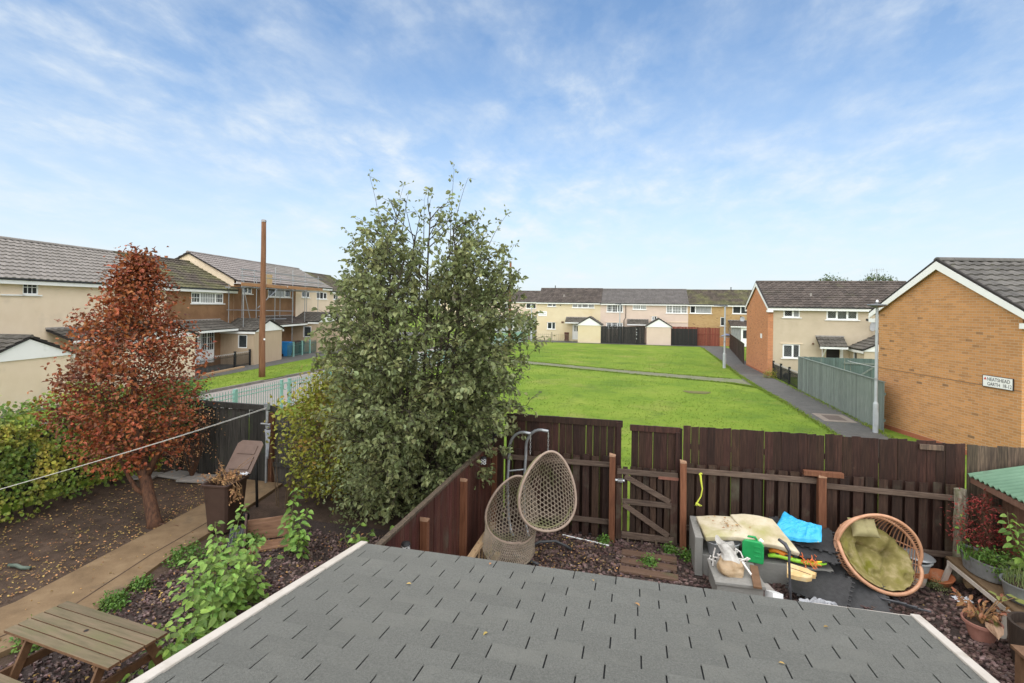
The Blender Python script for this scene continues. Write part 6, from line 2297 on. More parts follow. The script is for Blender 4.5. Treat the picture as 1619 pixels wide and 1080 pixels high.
t = thing('white_box', 'small open white carton with an orange side beside the footstool', 'box', (2.08, 8.52, 0.14), rot=(radians(-16), radians(10), radians(20)))
q = MB()
q.box(0, 0, 0, 0.17, 0.20, 0.16)
q.obj('carton', M_white_plastic, t)
q = MB()
q.box(0.005, -0.004, 0.0, 0.165, -0.001, 0.075)
q.obj('orange_side', M_orange, t)
q = MB()
q.quad((0.0, 0.2, 0.162), (0.17, 0.2, 0.162), (0.15, 0.34, 0.23), (0.02, 0.34, 0.23))
q.obj('flap', M_concrete, t, solid=0.004)
t = thing('clear_wrapping', 'crumpled clear and silver plastic wrapping in front of the black mats', 'wrapping', (2.52, 8.40, 0.06))
q = MB()
q.grid(lambda u, v: (0.62 * u - 0.05, 0.42 * v - 0.1, 0.20 + 0.13 * noise.noise((u * 3.2, v * 3, 1.2)) + 0.07 * noise.noise((u * 9, v * 8, 3)) - 0.22 * abs(u - 0.45) ), 22, 16)
q.obj('film', M_clear, t, solid=0.003)
t = thing('black_sheeting', 'heap of crumpled black sheeting behind the roof edge', 'sheeting', (2.35, 8.1, 0.01))
q = MB()
q.grid(lambda u, v: (1.35 * u, 0.72 * v, 0.10 * sin(pi * u) * sin(pi * v) + 0.14 * max(0, noise.noise((u * 4, v * 3, 7))) * sin(pi * u) + 0.03 * noise.noise((u * 13, v * 9, 2)) + 0.015), 30, 18)
q.obj('sheet', M_black_sheet, t, solid=0.004)
for k, (x, y, z, rz, L_, rx) in enumerate(((1.95, 8.25, 0.10, -50, 0.55, 8), (2.05, 8.45, 0.06, -65, 0.5, 0))):
    t = thing('timber_offcut', ('brown timber offcut leaning between the footstool and the black sheeting', 'dark brown offcut lying under the leaning one')[k], 'offcut', (x, y, z), rot=(0, radians(rx), radians(rz)), group='timber offcuts')
    q = MB()
    q.box(-L_ / 2, -0.05, 0, L_ / 2, 0.05, 0.05)
    q.obj('timber', M_timber, t, bevel=0.003)

# ------------------------------------------------------------------ tan cane double seat, tipped back
cs = thing('cane_chair', 'tan cane double egg seat with mouldy olive cushions tipped on the ground', 'cane chair', (3.95, 9.72, 0.60), rot=(radians(-19), radians(14), radians(5)))
CA, CB, CD = 0.64, 0.56, 0.52


def cpt(p, q_, s=1.0):
    rho = min(1, hypot(p, q_))
    rr = sin(rho * pi / 2)
    th = atan2(p, q_)
    return Vector((CA * sin(th) * rr * s, CD * cos(rho * pi / 2) * s, CB * cos(th) * rr * s))


for k in range(-15, 16):
    o = k / 15.5
    h = sqrt(max(0, 1 - o * o))
    q = MB()
    pts = [cpt(o, -h + 2 * h * i / 20) for i in range(21)]
    q.tube(pts, 0.0085, 6)
    q.obj('cane_rib', M_cane, cs, smooth=True)
q = MB()
for o in (-0.55, 0.0, 0.40):
    h = sqrt(1 - o * o)
    q.tube([cpt(-h + 2 * h * i / 24, o, 1.012) for i in range(25)], 0.011, 6)
q.obj('cane_hoop', M_cane, cs, smooth=True)
q = MB()
q.tube([cpt(sin(th), cos(th)) + Vector((0, -0.20 * max(0, cos(th)) ** 0.7, 0.03)) for th in [-pi * 0.52 + pi * 1.04 * k / 36 for k in range(37)]], 0.026, 9)
q.tube([cpt(sin(th), cos(th)) + Vector((0, 0.0, 0)) for th in [-pi * 0.50 + pi * 1.0 * k / 36 for k in range(37)]], 0.020, 9)
q.tube([cpt(sin(th), cos(th)) + Vector((0, -0.24 * max(0, -cos(th)) ** 0.6, 0)) for th in [pi * 0.50 + pi * 1.0 * k / 36 for k in range(37)]], 0.030, 9)
q.obj('rim', M_cane, cs, smooth=True)
q = MB()
for k in range(48):
    th = -pi * 0.48 + pi * 0.96 * k / 47
    a_ = cpt(sin(th), cos(th))
    q.tube([a_, a_ + Vector((0, -0.20 * max(0, cos(th)) ** 0.7, 0.03))], 0.0075, 5)
for k in range(40):
    th = pi * 0.52 + pi * 0.96 * k / 39
    a_ = cpt(sin(th), cos(th))
    q.tube([a_, a_ + Vector((0, -0.24 * max(0, -cos(th)) ** 0.6, 0))], 0.0085, 5)
q.obj('cane_skirt', M_cane, cs)


def cush(u, v):
    # a puffy round seat pad filling the lower part of the shell, deep tuft lines
    a_, r_ = 2 * pi * u, v
    p, z = r_ * sin(a_) * 0.95, -0.22 + r_ * cos(a_) * 0.80
    if z < -0.98:
        z = -0.98
    z = max(z, -sqrt(max(0.02, 1 - min(0.95, p * p))) * 0.99)
    b_ = cpt(p, z, 0.92)
    front = -0.22 * max(0, -z) ** 1.2
    base_y = b_.y * 0.62 - 0.03 + front
    tuft = 0
    for (tx, tz) in ((-0.22, 0.02), (0.27, 0.06), (0.02, -0.48), (-0.55, -0.30), (0.62, -0.36), (-0.6, 0.25), (0.55, 0.36), (0.0, 0.45)):
        d2 = (p - tx) ** 2 + (z - tz) ** 2
        tuft += 0.13 * exp(-d2 / 0.010)
    line = 0.075 * exp(-((z - 0.03 + 0.08 * p) / 0.035) ** 2) * (1 if abs(p) < 0.30 else 0.3)
    for sg in (-1, 1):
        line += 0.075 * exp(-((p - sg * 0.25 - 0.25 * z * sg) / 0.04) ** 2)
    wr_ = 0.05 * sin(a_ * 19) * max(0, r_ - 0.55) + 0.03 * noise.noise((p * 4, z * 4, 3)) + 0.015 * noise.noise((p * 11, z * 11, 5))
    edge = 0.20 * (max(0, r_ - 0.62) / 0.38) ** 2.2
    return (b_.x * (0.98 if r_ < 0.99 else 0.96), base_y - 0.13 + tuft + line + wr_ + edge, b_.z)


q = MB()
q.grid(cush, 96, 26)
q.obj('seat_cushion', M_cushion, cs, smooth=True)


def pil(u, v):
    x_, y_ = 2 * u - 1, 2 * v - 1
    e_ = (1 - x_ ** 4) * (1 - y_ ** 4)
    return (0.21 * x_ * (1 - 0.10 * (1 - y_ * y_)), -0.085 * e_ ** 0.5 + 0.02 * noise.noise((x_ * 2, y_ * 2, 8)) + 0.02 * exp(-(x_ / 0.1) ** 2) , 0.155 * y_ * (1 - 0.08 * (1 - x_ * x_)))


q = MB()
q.grid(pil, 22, 18)
q.grid(lambda u, v: (pil(u, v)[0], -pil(u, v)[1] * 0.7, pil(u, v)[2]), 22, 18)
q.obj('pillow', M_pillow, cs, (-0.24, 0.02, 0.33), (radians(-20), radians(-14), radians(-8)), smooth=True)
q = MB()
for (x_, a_) in ((-0.05, 0), (0.14, 0.05), (-0.2, -0.05)):
    q.tube([(x_, 0.05, -0.50), (x_ + 0.12, -0.30, -0.66), (x_ + 0.30, -0.62, -0.62)], 0.016, 8)
q.obj('leg', mat('worn_black_metal', (0.025, 0.025, 0.028)), cs, smooth=True)

# buckets, bowl
t = thing('bucket_stack', 'grey plastic bucket nested on an orange and white pot beside the cane chair', 'bucket', (4.66, 10.08, 0.0))
q = MB()
q.lathe([(0.0, 0.0), (0.13, 0.0), (0.165, 0.17), (0.16, 0.175), (0.0, 0.17)], 22)
q.obj('lower_pot', mat('chalky_pot', (0.46, 0.40, 0.34), (0.56, 0.50, 0.43), scale=7, rough=0.8, spot=((0.42, 0.20, 0.11), 5, 0.55, 0.7)), t)
q = MB()
q.lathe([(0.15, 0.172), (0.185, 0.185), (0.19, 0.25), (0.165, 0.255)], 22)
q.obj('orange_band', M_terracotta, t)
q = MB()
q.lathe([(0.0, 0.20), (0.16, 0.20), (0.21, 0.40), (0.235, 0.405), (0.235, 0.425), (0.20, 0.42), (0.185, 0.35), (0.0, 0.34)], 26)
q.obj('bucket', M_bucket_grey, t)
q = MB()
q.lathe([(0.0, 0.415), (0.22, 0.412), (0.245, 0.425), (0.22, 0.445), (0.0, 0.45)], 26, M=T(0.04, 0.08, 0.02, ry=0.06))
q.obj('lid', M_galv, t)
t = thing('terracotta_bowl', 'wide orange terracotta bowl on the slate by the old post', 'bowl', (5.04, 10.14, 0.0))
q = MB()
q.lathe([(0.0, 0.0), (0.10, 0.0), (0.16, 0.065), (0.205, 0.15), (0.215, 0.172), (0.195, 0.168), (0.15, 0.08), (0.0, 0.04)], 28)
q.obj('bowl', M_terracotta, t, smooth=True, rot=(radians(6), radians(-6), 0))

# bench with planters
be = thing('planter_bench', 'wooden plank bench on white A-frame legs holding two zinc planters', 'bench', (5.36, 8.62, 0))
q = MB()
q.box(-0.19, -0.15, 0.42, 0.14, 1.62, 0.465)
q.obj('plank', mat('rough_brown_plank', (0.10, 0.062, 0.032), (0.17, 0.11, 0.06), scale=4, stretch=(5, 0.8, 5), rough=0.8, bump=0.3), be, bevel=0.004)
q = MB()
q.box(-0.205, -0.10, 0.355, -0.175, 1.55, 0.418)
q.obj('rail', M_white_trim, be)
for (y_, dy) in ((1.5, 0.06), (0.15, -0.05)):
    for (sx, off) in ((-0.16, -0.10), (0.10, 0.10)):
        q = MB()
        q.bar((sx, y_, 0.415), (sx + off, y_ + dy, 0.0), 0.075, 0.04, up=(0, 1, 0))
        q.obj('leg', M_white_trim, be)
q = MB()
q.box(-0.02, 0.6, 0.02, 0.02, 0.64, 0.418)
q.obj('leg', M_white_trim, be)


def planter(name, label, cat, loc, rz, prof, sx, sy, m, n=30, soil=None):
    t_ = thing(name, label, cat, loc, rz)
    m2 = MB()
    m2.lathe(prof, n, sx=sx, sy=sy)
    m2.obj('pot', m, t_, smooth=False)
    r_, z_ = soil
    m2 = MB()
    m2.lathe([(0, z_ + 0.01), (r_ * 0.6, z_ + 0.008), (r_, z_)], n, sx=sx, sy=sy)
    m2.obj('compost', M_soil, t_)
    return t_


planter('zinc_trough', 'oval grey zinc trough planter at the far end of the bench', 'planter', (5.40, 9.68, 0.468), radians(96), [(0.0, 0.0), (0.26, 0.0), (0.30, 0.02), (0.34, 0.25), (0.36, 0.26), (0.36, 0.28), (0.335, 0.275), (0.325, 0.2), (0, 0.2)], 1.15, 0.62, M_zinc, soil=(0.32, 0.23))
planter('zinc_bucket', 'round dull zinc tub planter at the near end of the bench', 'planter', (5.52, 8.92, 0.468), 0, [(0.0, 0.0), (0.20, 0.0), (0.225, 0.02), (0.265, 0.24), (0.285, 0.25), (0.285, 0.27), (0.26, 0.262), (0.25, 0.2), (0, 0.2)], 1.1, 1.0, M_zinc, soil=(0.245, 0.22))
planter('flower_pot', 'weathered pinkish pot with a bronze leaved plant on the slate', 'flower pot', (4.80, 8.62, 0.0), 0, [(0.0, 0.0), (0.13, 0.0), (0.195, 0.22), (0.225, 0.225), (0.23, 0.265), (0.205, 0.265), (0.19, 0.2), (0, 0.2)], 1.0, 1.0, M_pot_pink, soil=(0.185, 0.22))
planter('half_barrel', 'large dark half barrel at the right edge of the picture', 'barrel', (5.12, 8.04, 0.0), 0, [(0.0, 0.0), (0.25, 0.0), (0.31, 0.28), (0.32, 0.55), (0.32, 0.585), (0.285, 0.585), (0.285, 0.45), (0, 0.44)], 1.0, 1.0, M_barrel, soil=(0.28, 0.46))
t = thing('timber_stand', 'reddish brown timber stand with a red tray at the bottom right corner', 'stand', (4.33, 7.0, 0))
q = MB()
for (x_, y_) in ((0, 0.1), (0.5, 0.1), (0, -0.35), (0.5, -0.35)):
    q.box(x_, y_, 0, x_ + 0.09, y_ + 0.09, 0.70)
q.obj('leg', M_timber, t, bevel=0.004)
q = MB()
q.box(-0.03, -0.38, 0.702, 0.62, 0.22, 0.74)
q.obj('top', M_timber, t, bevel=0.004)
q = MB()
q.prism([(0.12, 0.742), (0.5, 0.742), (0.53, 0.80), (0.14, 0.80)], 'y', -0.2, 0.1)
q.obj('red_tray', M_red_mark, t, bevel=0.01)
t = thing('leaning_board', 'pale plywood board lying beside the right edge of the roof', 'board', (2.75, 6.4, 0.0), rot=(0, 0, radians(-20)))
q = MB()
q.box(-0.1, -0.6, 0.9, 0.5, 0.55, 0.93)
q.obj('sheet', M_pale_timber, t, bevel=0.003)
q = MB()
for (x_, y_) in ((0.0, -0.5), (0.4, -0.5), (0.0, 0.45), (0.4, 0.45)):
    q.box(x_ - 0.03, y_ - 0.03, 0, x_ + 0.03, y_ + 0.03, 0.898)
q.obj('trestle_leg', M_timber, t)
t = thing('white_litter', 'scrap of white plastic litter on the slate under the bench', 'litter', (4.98, 9.55, 0.02))
q = MB()
q.grid(lambda u, v: (0.24 * u, 0.16 * v, 0.03 + 0.035 * noise.noise((u * 5, v * 5, 1))), 10, 8)
q.obj('scrap', mat('off_white_scrap', (0.62, 0.63, 0.66), rough=0.5), t)
t = thing('wood_logs', 'two sawn log ends under the planter bench', 'logs', (5.55, 9.8, 0.0))
q = MB()
q.tube([(0, 0, 0.08), (0.16, 0.3, 0.08)], 0.075, 12)
q.obj('log', M_timber, t)
q = MB()
q.tube([(-0.1, 0.3, 0.07), (-0.02, 0.55, 0.07)], 0.065, 12)
q.obj('log', M_pale_timber, t)

# ------------------------------------------------------------------ the neighbour's things
pt_ = thing('picnic_table', 'algae green wooden picnic table with five top planks at the lower left', 'picnic table', (-6.22, 4.73, 0.0), radians(-6.0))
TL, TW, TH = 1.80, 0.66, 0.72
q = MB()
q.box(-TL / 2, 0, 0, TL / 2, TW / 5 - 0.012, 0.034)
pm_ = q.mesh('top_plank', [M_table, M_table_edge])
for i_, f_ in enumerate(pm_.polygons):
    f_.material_index = 0 if i_ in (1,) else 1
for k in range(5):
    o = link('top_plank', pm_, pt_, (R.uniform(-0.008, 0.008), -TW / 2 + k * TW / 5, TH - 0.034))
    b_ = o.modifiers.new('bevel', 'BEVEL')
    b_.width, b_.segments, b_.limit_method = 0.004, 2, 'ANGLE'
q = MB()
q.lathe([(0.028, TH + 0.001), (0.0, TH + 0.001)], 14)
q.obj('parasol_hole', M_felt_dark, pt_)
q = MB()
q.lathe([(0.028, TH - 0.001), (0.03, TH + 0.002), (0.025, TH + 0.002)], 14)
q.obj('hole_rim', M_table_edge, pt_)
for x_ in (-0.62, 0.62):
    q = MB()
    q.box(x_ - 0.02, -TW / 2 + 0.03, TH - 0.13, x_ + 0.02, TW / 2 - 0.03, TH - 0.037)
    q.obj('top_bearer', M_table_edge, pt_, bevel=0.004)
    for sg in (-1, 1):
        q = MB()
        q.bar((x_ + 0.035, sg * 0.22, TH - 0.05), (x_ + 0.035, sg * 0.52, 0.0), 0.034, 0.095, up=(0, 0, 1))
        q.obj('leg', M_table_edge, pt_, bevel=0.004)
    q = MB()
    q.box(x_ - 0.022, -0.72, 0.32, x_ + 0.016, 0.45, 0.415)
    q.obj('seat_bearer', M_table_edge, pt_, bevel=0.004)
    q = MB()
    for sg in (-1, 1):
        q.lathe([(0.0, 0.02), (0.018, 0.018), (0.02, 0.0)], 8, T(x_ - 0.022, sg * 0.40, 0.37, ry=radians(-90)))
    q.obj('bolt', M_black_iron, pt_)
for sg in (-1,):
    for j in range(2):
        q = MB()
        q.box(-TL / 2, 0, 0, TL / 2, 0.115, 0.034)
        q.obj('seat_plank', M_table, pt_, (0, sg * 0.66 + j * 0.125 - 0.12, 0.417), bevel=0.004)

bn = wheelie('wheelie_bin', 'brown wheelie bin on the path overflowing with dried branches, lid thrown open', (-8.0, 8.78, 0.055), radians(6), M_bin_brown, M_bin_lid, 1.05, lid_open=(radians(48), 0, 0))
q = MB()
q.tube([(-0.11 + 0.028 * cos(a), -0.272, 0.66 + 0.028 * sin(a)) for a in [2 * pi * k / 12 for k in range(12)]], 0.006, 5, closed=True)
for k in range(7):
    q.box(-0.07 + k * 0.026, -0.274, 0.650, -0.07 + k * 0.026 + 0.017, -0.268, 0.672)
q.obj('white_logo', M_white_plastic, bn, rot=(radians(3.4), 0, 0), loc=(0, 0.005, 0.02))
dl = thing('dead_branches', 'pile of dried orange leafed branches spilling from the brown wheelie bin', 'branches', (-8.0, 8.78, 0.98))
q = MB()
lv = MB()
R4 = random.Random(21)


def leaf_into(mbk, p, d, n_, L_, w, fold=0.25):
    d = Vector(d).normalized()
    n_ = Vector(n_)
    s_ = d.cross(n_)
    if s_.length < 1e-4:
        s_ = d.cross(Vector((0.3, 0.8, 0.5)))
    s_.normalize()
    n_ = s_.cross(d)
    up_ = n_ * (w * fold)
    a_, b2, c_ = p + d * (L_ * 0.30), p + d * (L_ * 0.70), p + d * L_ - n_ * (L_ * 0.10)
    mbk.add([p, a_ + s_ * w * 0.5 + up_, b2 + s_ * w * 0.42 + up_, c_, b2 - s_ * w * 0.42 + up_, a_ - s_ * w * 0.5 + up_, a_, b2],
            [(0, 1, 6), (1, 2, 7, 6), (2, 3, 7), (0, 6, 5), (6, 7, 4, 5), (7, 3, 4)])


for k in range(46):
    p = Vector((R4.uniform(-0.2, 0.2), R4.uniform(-0.24, 0.24), R4.uniform(-0.05, 0.05)))
    d = Vector((R4.uniform(-0.7, 0.6), R4.uniform(-0.8, 0.5), R4.uniform(0.1, 0.7)))
    L_ = R4.uniform(0.2, 0.5)
    pts = [p, p + d * L_ * 0.5, p + d * L_ + Vector((0, 0, -0.10 * L_))]
    q.tube(pts, [0.006, 0.005, 0.002], 4)
    for i in range(9):
        f = R4.uniform(0.2, 1)
        pp = p + d * L_ * f
        leaf_into(lv, pp, (R4.gauss(0, 1), R4.gauss(0, 1), R4.gauss(-0.3, 0.7)), (R4.gauss(0, 1), R4.gauss(0, 1), 1), R4.uniform(0.03, 0.06), R4.uniform(0.018, 0.03))
for k in range(10):
    p = Vector((0.24, 0.0, 0.05)) + Vector((R4.uniform(-0.05, 0.10), R4.uniform(-0.2, 0.1), 0))
    e_ = p + Vector((R4.uniform(0.02, 0.16), R4.uniform(-0.12, 0.02), R4.uniform(-0.42, -0.2)))
    q.tube([p, (p + e_) / 2 + Vector((0.05, 0, 0.05)), e_], [0.006, 0.005, 0.003], 4)
    for i in range(9):
        leaf_into(lv, p + (e_ - p) * R4.uniform(0.4, 1.05), (R4.gauss(0, 1), R4.gauss(0, 1), -0.6), (R4.gauss(0, 1), R4.gauss(0, 1), 1), R4.uniform(0.04, 0.075), 0.035)
for (dx, dy, dz) in ((-0.30, 0.10, 0.42), (-0.55, -0.15, 0.10), (0.34, 0.36, 0.46), (0.40, 0.30, 0.40)):
    q.tube([(0, 0, 0), (dx * 0.5, dy * 0.5, dz * 0.5 + 0.04), (dx, dy, dz)], [0.008, 0.006, 0.003], 5)
q.obj('twig', M_twig, dl)
lv.obj('dry_leaves', M_dryleaf, dl, kind='stuff')
t = thing('white_scrap', 'white crumpled plastic wedged under the lid of the brown bin', 'plastic', (-7.82, 9.0, 1.0))
q = MB()
q.grid(lambda u, v: (0.16 * u - 0.06, 0.12 * v, 0.07 + 0.05 * noise.noise((u * 4, v * 4, 2))), 8, 8)
q.obj('scrap', mat('off_white_scrap', (0.62, 0.63, 0.66)), t)

# black crate and broken wooden box beside the bin
t = thing('fire_grate', 'black wire rack lying tilted behind the climbing plants', 'rack', (-7.18, 8.5, 0.08), rot=(radians(24), radians(6), radians(38)))
q = MB()
q.box(-0.36, -0.26, -0.02, 0.36, 0.26, 0.0)
q.obj('tray', M_black_sheet, t)
q = MB()
for k in range(15):
    x_ = -0.34 + 0.68 * k / 14
    q.tube([(x_, -0.26, 0.02), (x_, 0.26, 0.02)], 0.006, 5)
for y_ in (-0.26, 0.26):
    q.tube([(-0.36, y_, 0.02), (0.36, y_, 0.02)], 0.009, 5)
q.obj('wire', mat('worn_grey_wire', (0.10, 0.105, 0.11), (0.22, 0.225, 0.23), scale=9, rough=0.4, metal=0.4), t)
t = thing('wooden_trough', 'broken brown wooden trough with a curved dark end behind the climbing plants', 'trough', (-6.88, 8.12, 0.0), radians(36))
q = MB()
q.box(-0.05, 0.30, 0.12, 0.72, 0.335, 0.50)
q.obj('back_board', mat('wet_red_plank', (0.14, 0.07, 0.04), (0.22, 0.115, 0.065), (0.28, 0.16, 0.10), scale=4, stretch=(1, 7, 7), rough=0.6, bump=0.3), t, rot=(radians(-10), 0, 0), bevel=0.004)
q = MB()
q.box(0.0, -0.12, 0.02, 0.70, 0.28, 0.055)
q.obj('base_board', MATS['wet_red_plank'], t, bevel=0.004)
q = MB()
q.prism([(-0.22, 0.0), (0.36, 0.0), (0.36, 0.58), (0.22, 0.46), (0.12, 0.28), (-0.08, 0.16)], 'x', -0.09, -0.052)
q.obj('curved_end', mat('dark_rusted_iron', (0.045, 0.022, 0.016), (0.075, 0.038, 0.028), scale=9, rough=0.6), t, bevel=0.004)
# clothes post, line and bits
t = thing('clothes_post', 'dark metal clothes post with a bracket beside the neighbour fence', 'post', (-8.24, 9.98, 0))
q = MB()
q.tube([(0, 0, -0.1), (-0.05, 0.02, 0.7), (-0.10, 0.05, 1.35)], [0.03, 0.03, 0.028], 9)
q.obj('shaft', M_black_iron, t, smooth=True)
t = thing('line_post', 'steel post with a pulley and a tied grey rag by the rust stained post', 'post', (-9.02, 11.22, 0.0))
q = MB()
q.tube([(0, 0, 0), (0, 0, 2.02)], 0.03, 10)
q.box(-0.05, -0.05, 1.90, 0.05, 0.05, 2.06)
q.obj('shaft', M_galv, t)
q = MB()
q.tube([(-0.12, -0.06, 1.55), (0.16, -0.06, 1.55)], 0.022, 8)
q.lathe([(0.0, 0.0), (0.06, 0.0), (0.06, 0.05), (0.0, 0.05)], 12, T(0.10, -0.08, 1.46))
q.tube([(0.05, -0.04, 1.88), (0.06, -0.06, 1.6)], 0.03, 8)
q.obj('bracket', M_galv, t)
q = MB()
q.grid(lambda u, v: (0.02 + 0.16 * u * (1 - 0.55 * v) + 0.06 * v, -0.10 + 0.035 * sin(u * 9 + v * 2), 1.42 - 0.72 * v), 8, 12)
q.obj('rag', mat('pale_grey_rag', (0.30, 0.31, 0.33), (0.46, 0.47, 0.50), scale=5, rough=0.9), t, smooth=True, solid=0.006)
t = thing('clothes_line', 'white clothes line strung across the neighbour garden to the steel post', 'clothes line', (0, 0, 0))
A_, B_ = Vector((-8.95, 4.2, 1.84)), Vector((-9.02, 11.2, 1.93))
q = MB()
for dz in (0.0, 0.03):
    q.tube([A_ + (B_ - A_) * (k / 14) + Vector((0.02 * (dz > 0), 0, dz * k / 14 - 0.05 * sin(pi * k / 14))) for k in range(15)], 0.0055, 6)
q.obj('line', mat('off_white_cord', (0.55, 0.53, 0.48), rough=0.7), t)
for k, (x, y, w, d, rz, lab) in enumerate(((-11.3, 10.75, 0.75, 0.55, 8, 'pale grey paving slab lying nearest the brown bin'), (-12.1, 10.95, 0.8, 0.5, -5, 'pale grey paving slab lying against the dark fence'), (-12.6, 10.55, 0.6, 0.5, 15, 'pale grey paving slab furthest left under the rust red tree'))):
    t = thing('paving_slab', lab, 'slab', (x, y, 0.01), radians(rz), 'loose paving slabs')
    q = MB()
    q.box(0, 0, 0, w, d, 0.05)
    q.obj('slab', M_concrete, t, bevel=0.006)
t = thing('green_hose', 'short piece of faded green hose on the bare soil', 'hose', (-10.4, 6.6, 0.03))
q = MB()
q.tube([(0, 0, 0), (0.14, 0.02, 0.01), (0.30, 0.0, 0.0), (0.44, 0.03, 0.0)], 0.03, 8)
q.obj('tube', mat('faded_green_hose', (0.08, 0.11, 0.085), (0.12, 0.15, 0.12), scale=6, rough=0.6), t, smooth=True)
t = thing('white_bottle', 'white plastic bottle lying on the ochre patio at the left edge', 'bottle', (-9.02, 5.02, 0.125), radians(20))
q = MB()
q.lathe([(0.0, 0.0), (0.035, 0.0), (0.035, 0.14), (0.015, 0.18), (0.015, 0.20), (0, 0.20)], 14, T(0, 0, 0, ry=radians(90)))
q.obj('bottle', M_white_plastic, t)
# ------------------------------------------------------------------ vegetation
CAMP = Vector((0, 0, EYE))
RV = random.Random(77)


def rv(s=1.0):
    return Vector((RV.gauss(0, s), RV.gauss(0, s), RV.gauss(0, s)))


def leaf_mesh(name, m, L_=1.0, w=0.62, heart=False):
    q = MB()
    if heart:
        o = [(0, 0), (0.20, -0.10), (0.42, 0.02), (0.50, 0.28), (0.36, 0.62), (0.14, 0.86), (0, 1.02)]
        vs_ = [(x * w / 0.5 * 0.5, y * L_, 0.10 * abs(x) - 0.16 * y * y * (1 if y > 0.5 else 0.6)) for x, y in o]
        vm = [(-x, y, z) for x, y, z in vs_[1:-1]]
        mid = [(0, 0.28, -0.05), (0, 0.62, -0.10)]
        V_ = vs_ + vm + mid
        n = len(vs_)
        a_, b_ = n + 5, n + 6
        F_ = [(0, 1, 2, a_), (a_, 2, 3), (a_, 3, 4, b_), (b_, 4, 5), (b_, 5, 6),
              (0, a_, n + 1, n), (a_, n + 2, n + 1), (a_, b_, n + 3, n + 2), (b_, n + 4, n + 3), (b_, 6, n + 4)]
        q.add(V_, F_)
    else:
        leaf_into(q, Vector((0, 0, 0)), (0, 1, 0), (0, 0, 1), L_, w)
    return q.mesh(name, m)


def orient(d, n_):
    d = Vector(d).normalized()
    n_ = Vector(n_)
    x = d.cross(n_)
    if x.length < 1e-4:
        x = d.cross(Vector((0.31, 0.7, 0.6)))
    x.normalize()
    n_ = x.cross(d)
    return Matrix(((x.x, d.x, n_.x), (x.y, d.y, n_.y), (x.z, d.z, n_.z))).to_euler()


def pw(tab, z):
    if z <= tab[0][0]:
        return tab[0][1]
    for (a, b), (c, d) in zip(tab, tab[1:]):
        if z <= c:
            return b + (d - b) * (z - a) / (c - a)
    return tab[-1][1]


# ---- the big tree over the boundary fence
tree = thing('garden_tree', 'large bushy grey green tree standing behind the red brown fence', 'tree', (-4.25, 9.65, 0))
TB = Vector((-4.25, 9.65, 0))
AX = Vector((0.30, -0.22, 0))          # crown axis offset from the base
ENV = [(0.1, 1.05), (0.7, 1.42), (1.3, 1.72), (2.0, 1.90), (3.2, 2.12), (4.2, 2.02), (5.0, 1.68), (5.6, 1.36), (6.2, 1.0), (6.7, 0.72), (7.2, 0.38), (7.5, 0.2)]
br = MB()
LV = []          # (pos, dir, normal, size)


def add_twig(p, d, L_, nleaf, r0=0.006, droop=0.25, size=(0.068, 0.118)):
    d = d.normalized()
    pts = [p]
    for i in range(3):
        d = (d + rv(0.13) + Vector((0, 0, -droop * 0.25))).normalized()
        pts.append(pts[-1] + d * L_ / 3)
    br.tube(pts, [r0, r0 * 0.75, r0 * 0.5, r0 * 0.3], 3, cap=False)
    for i in range(nleaf):
        f = RV.uniform(0.12, 1.04) * 3
        k = min(2, int(f))
        pp = pts[k] + (pts[k + 1] - pts[k]) * (f - k)
        ld = (d * 0.5 + rv(0.55) + Vector((0, 0, -0.30)))
        LV.append((pp + ld.normalized() * 0.02, ld, rv(0.45) + Vector((0, 0, 0.8)) + (CAMP - pp).normalized() * 0.25, RV.uniform(*size)))


def lim(p):
    """distance of p from the crown axis over the envelope radius"""
    z = p.z
    e = pw(ENV, z) * (1 + 0.16 * noise.noise((p.x * 0.9, p.y * 0.9, z * 0.9)))
    return hypot(p.x - AX.x * min(1, z / 2), p.y - AX.y * min(1, z / 2)) / max(0.05, e)


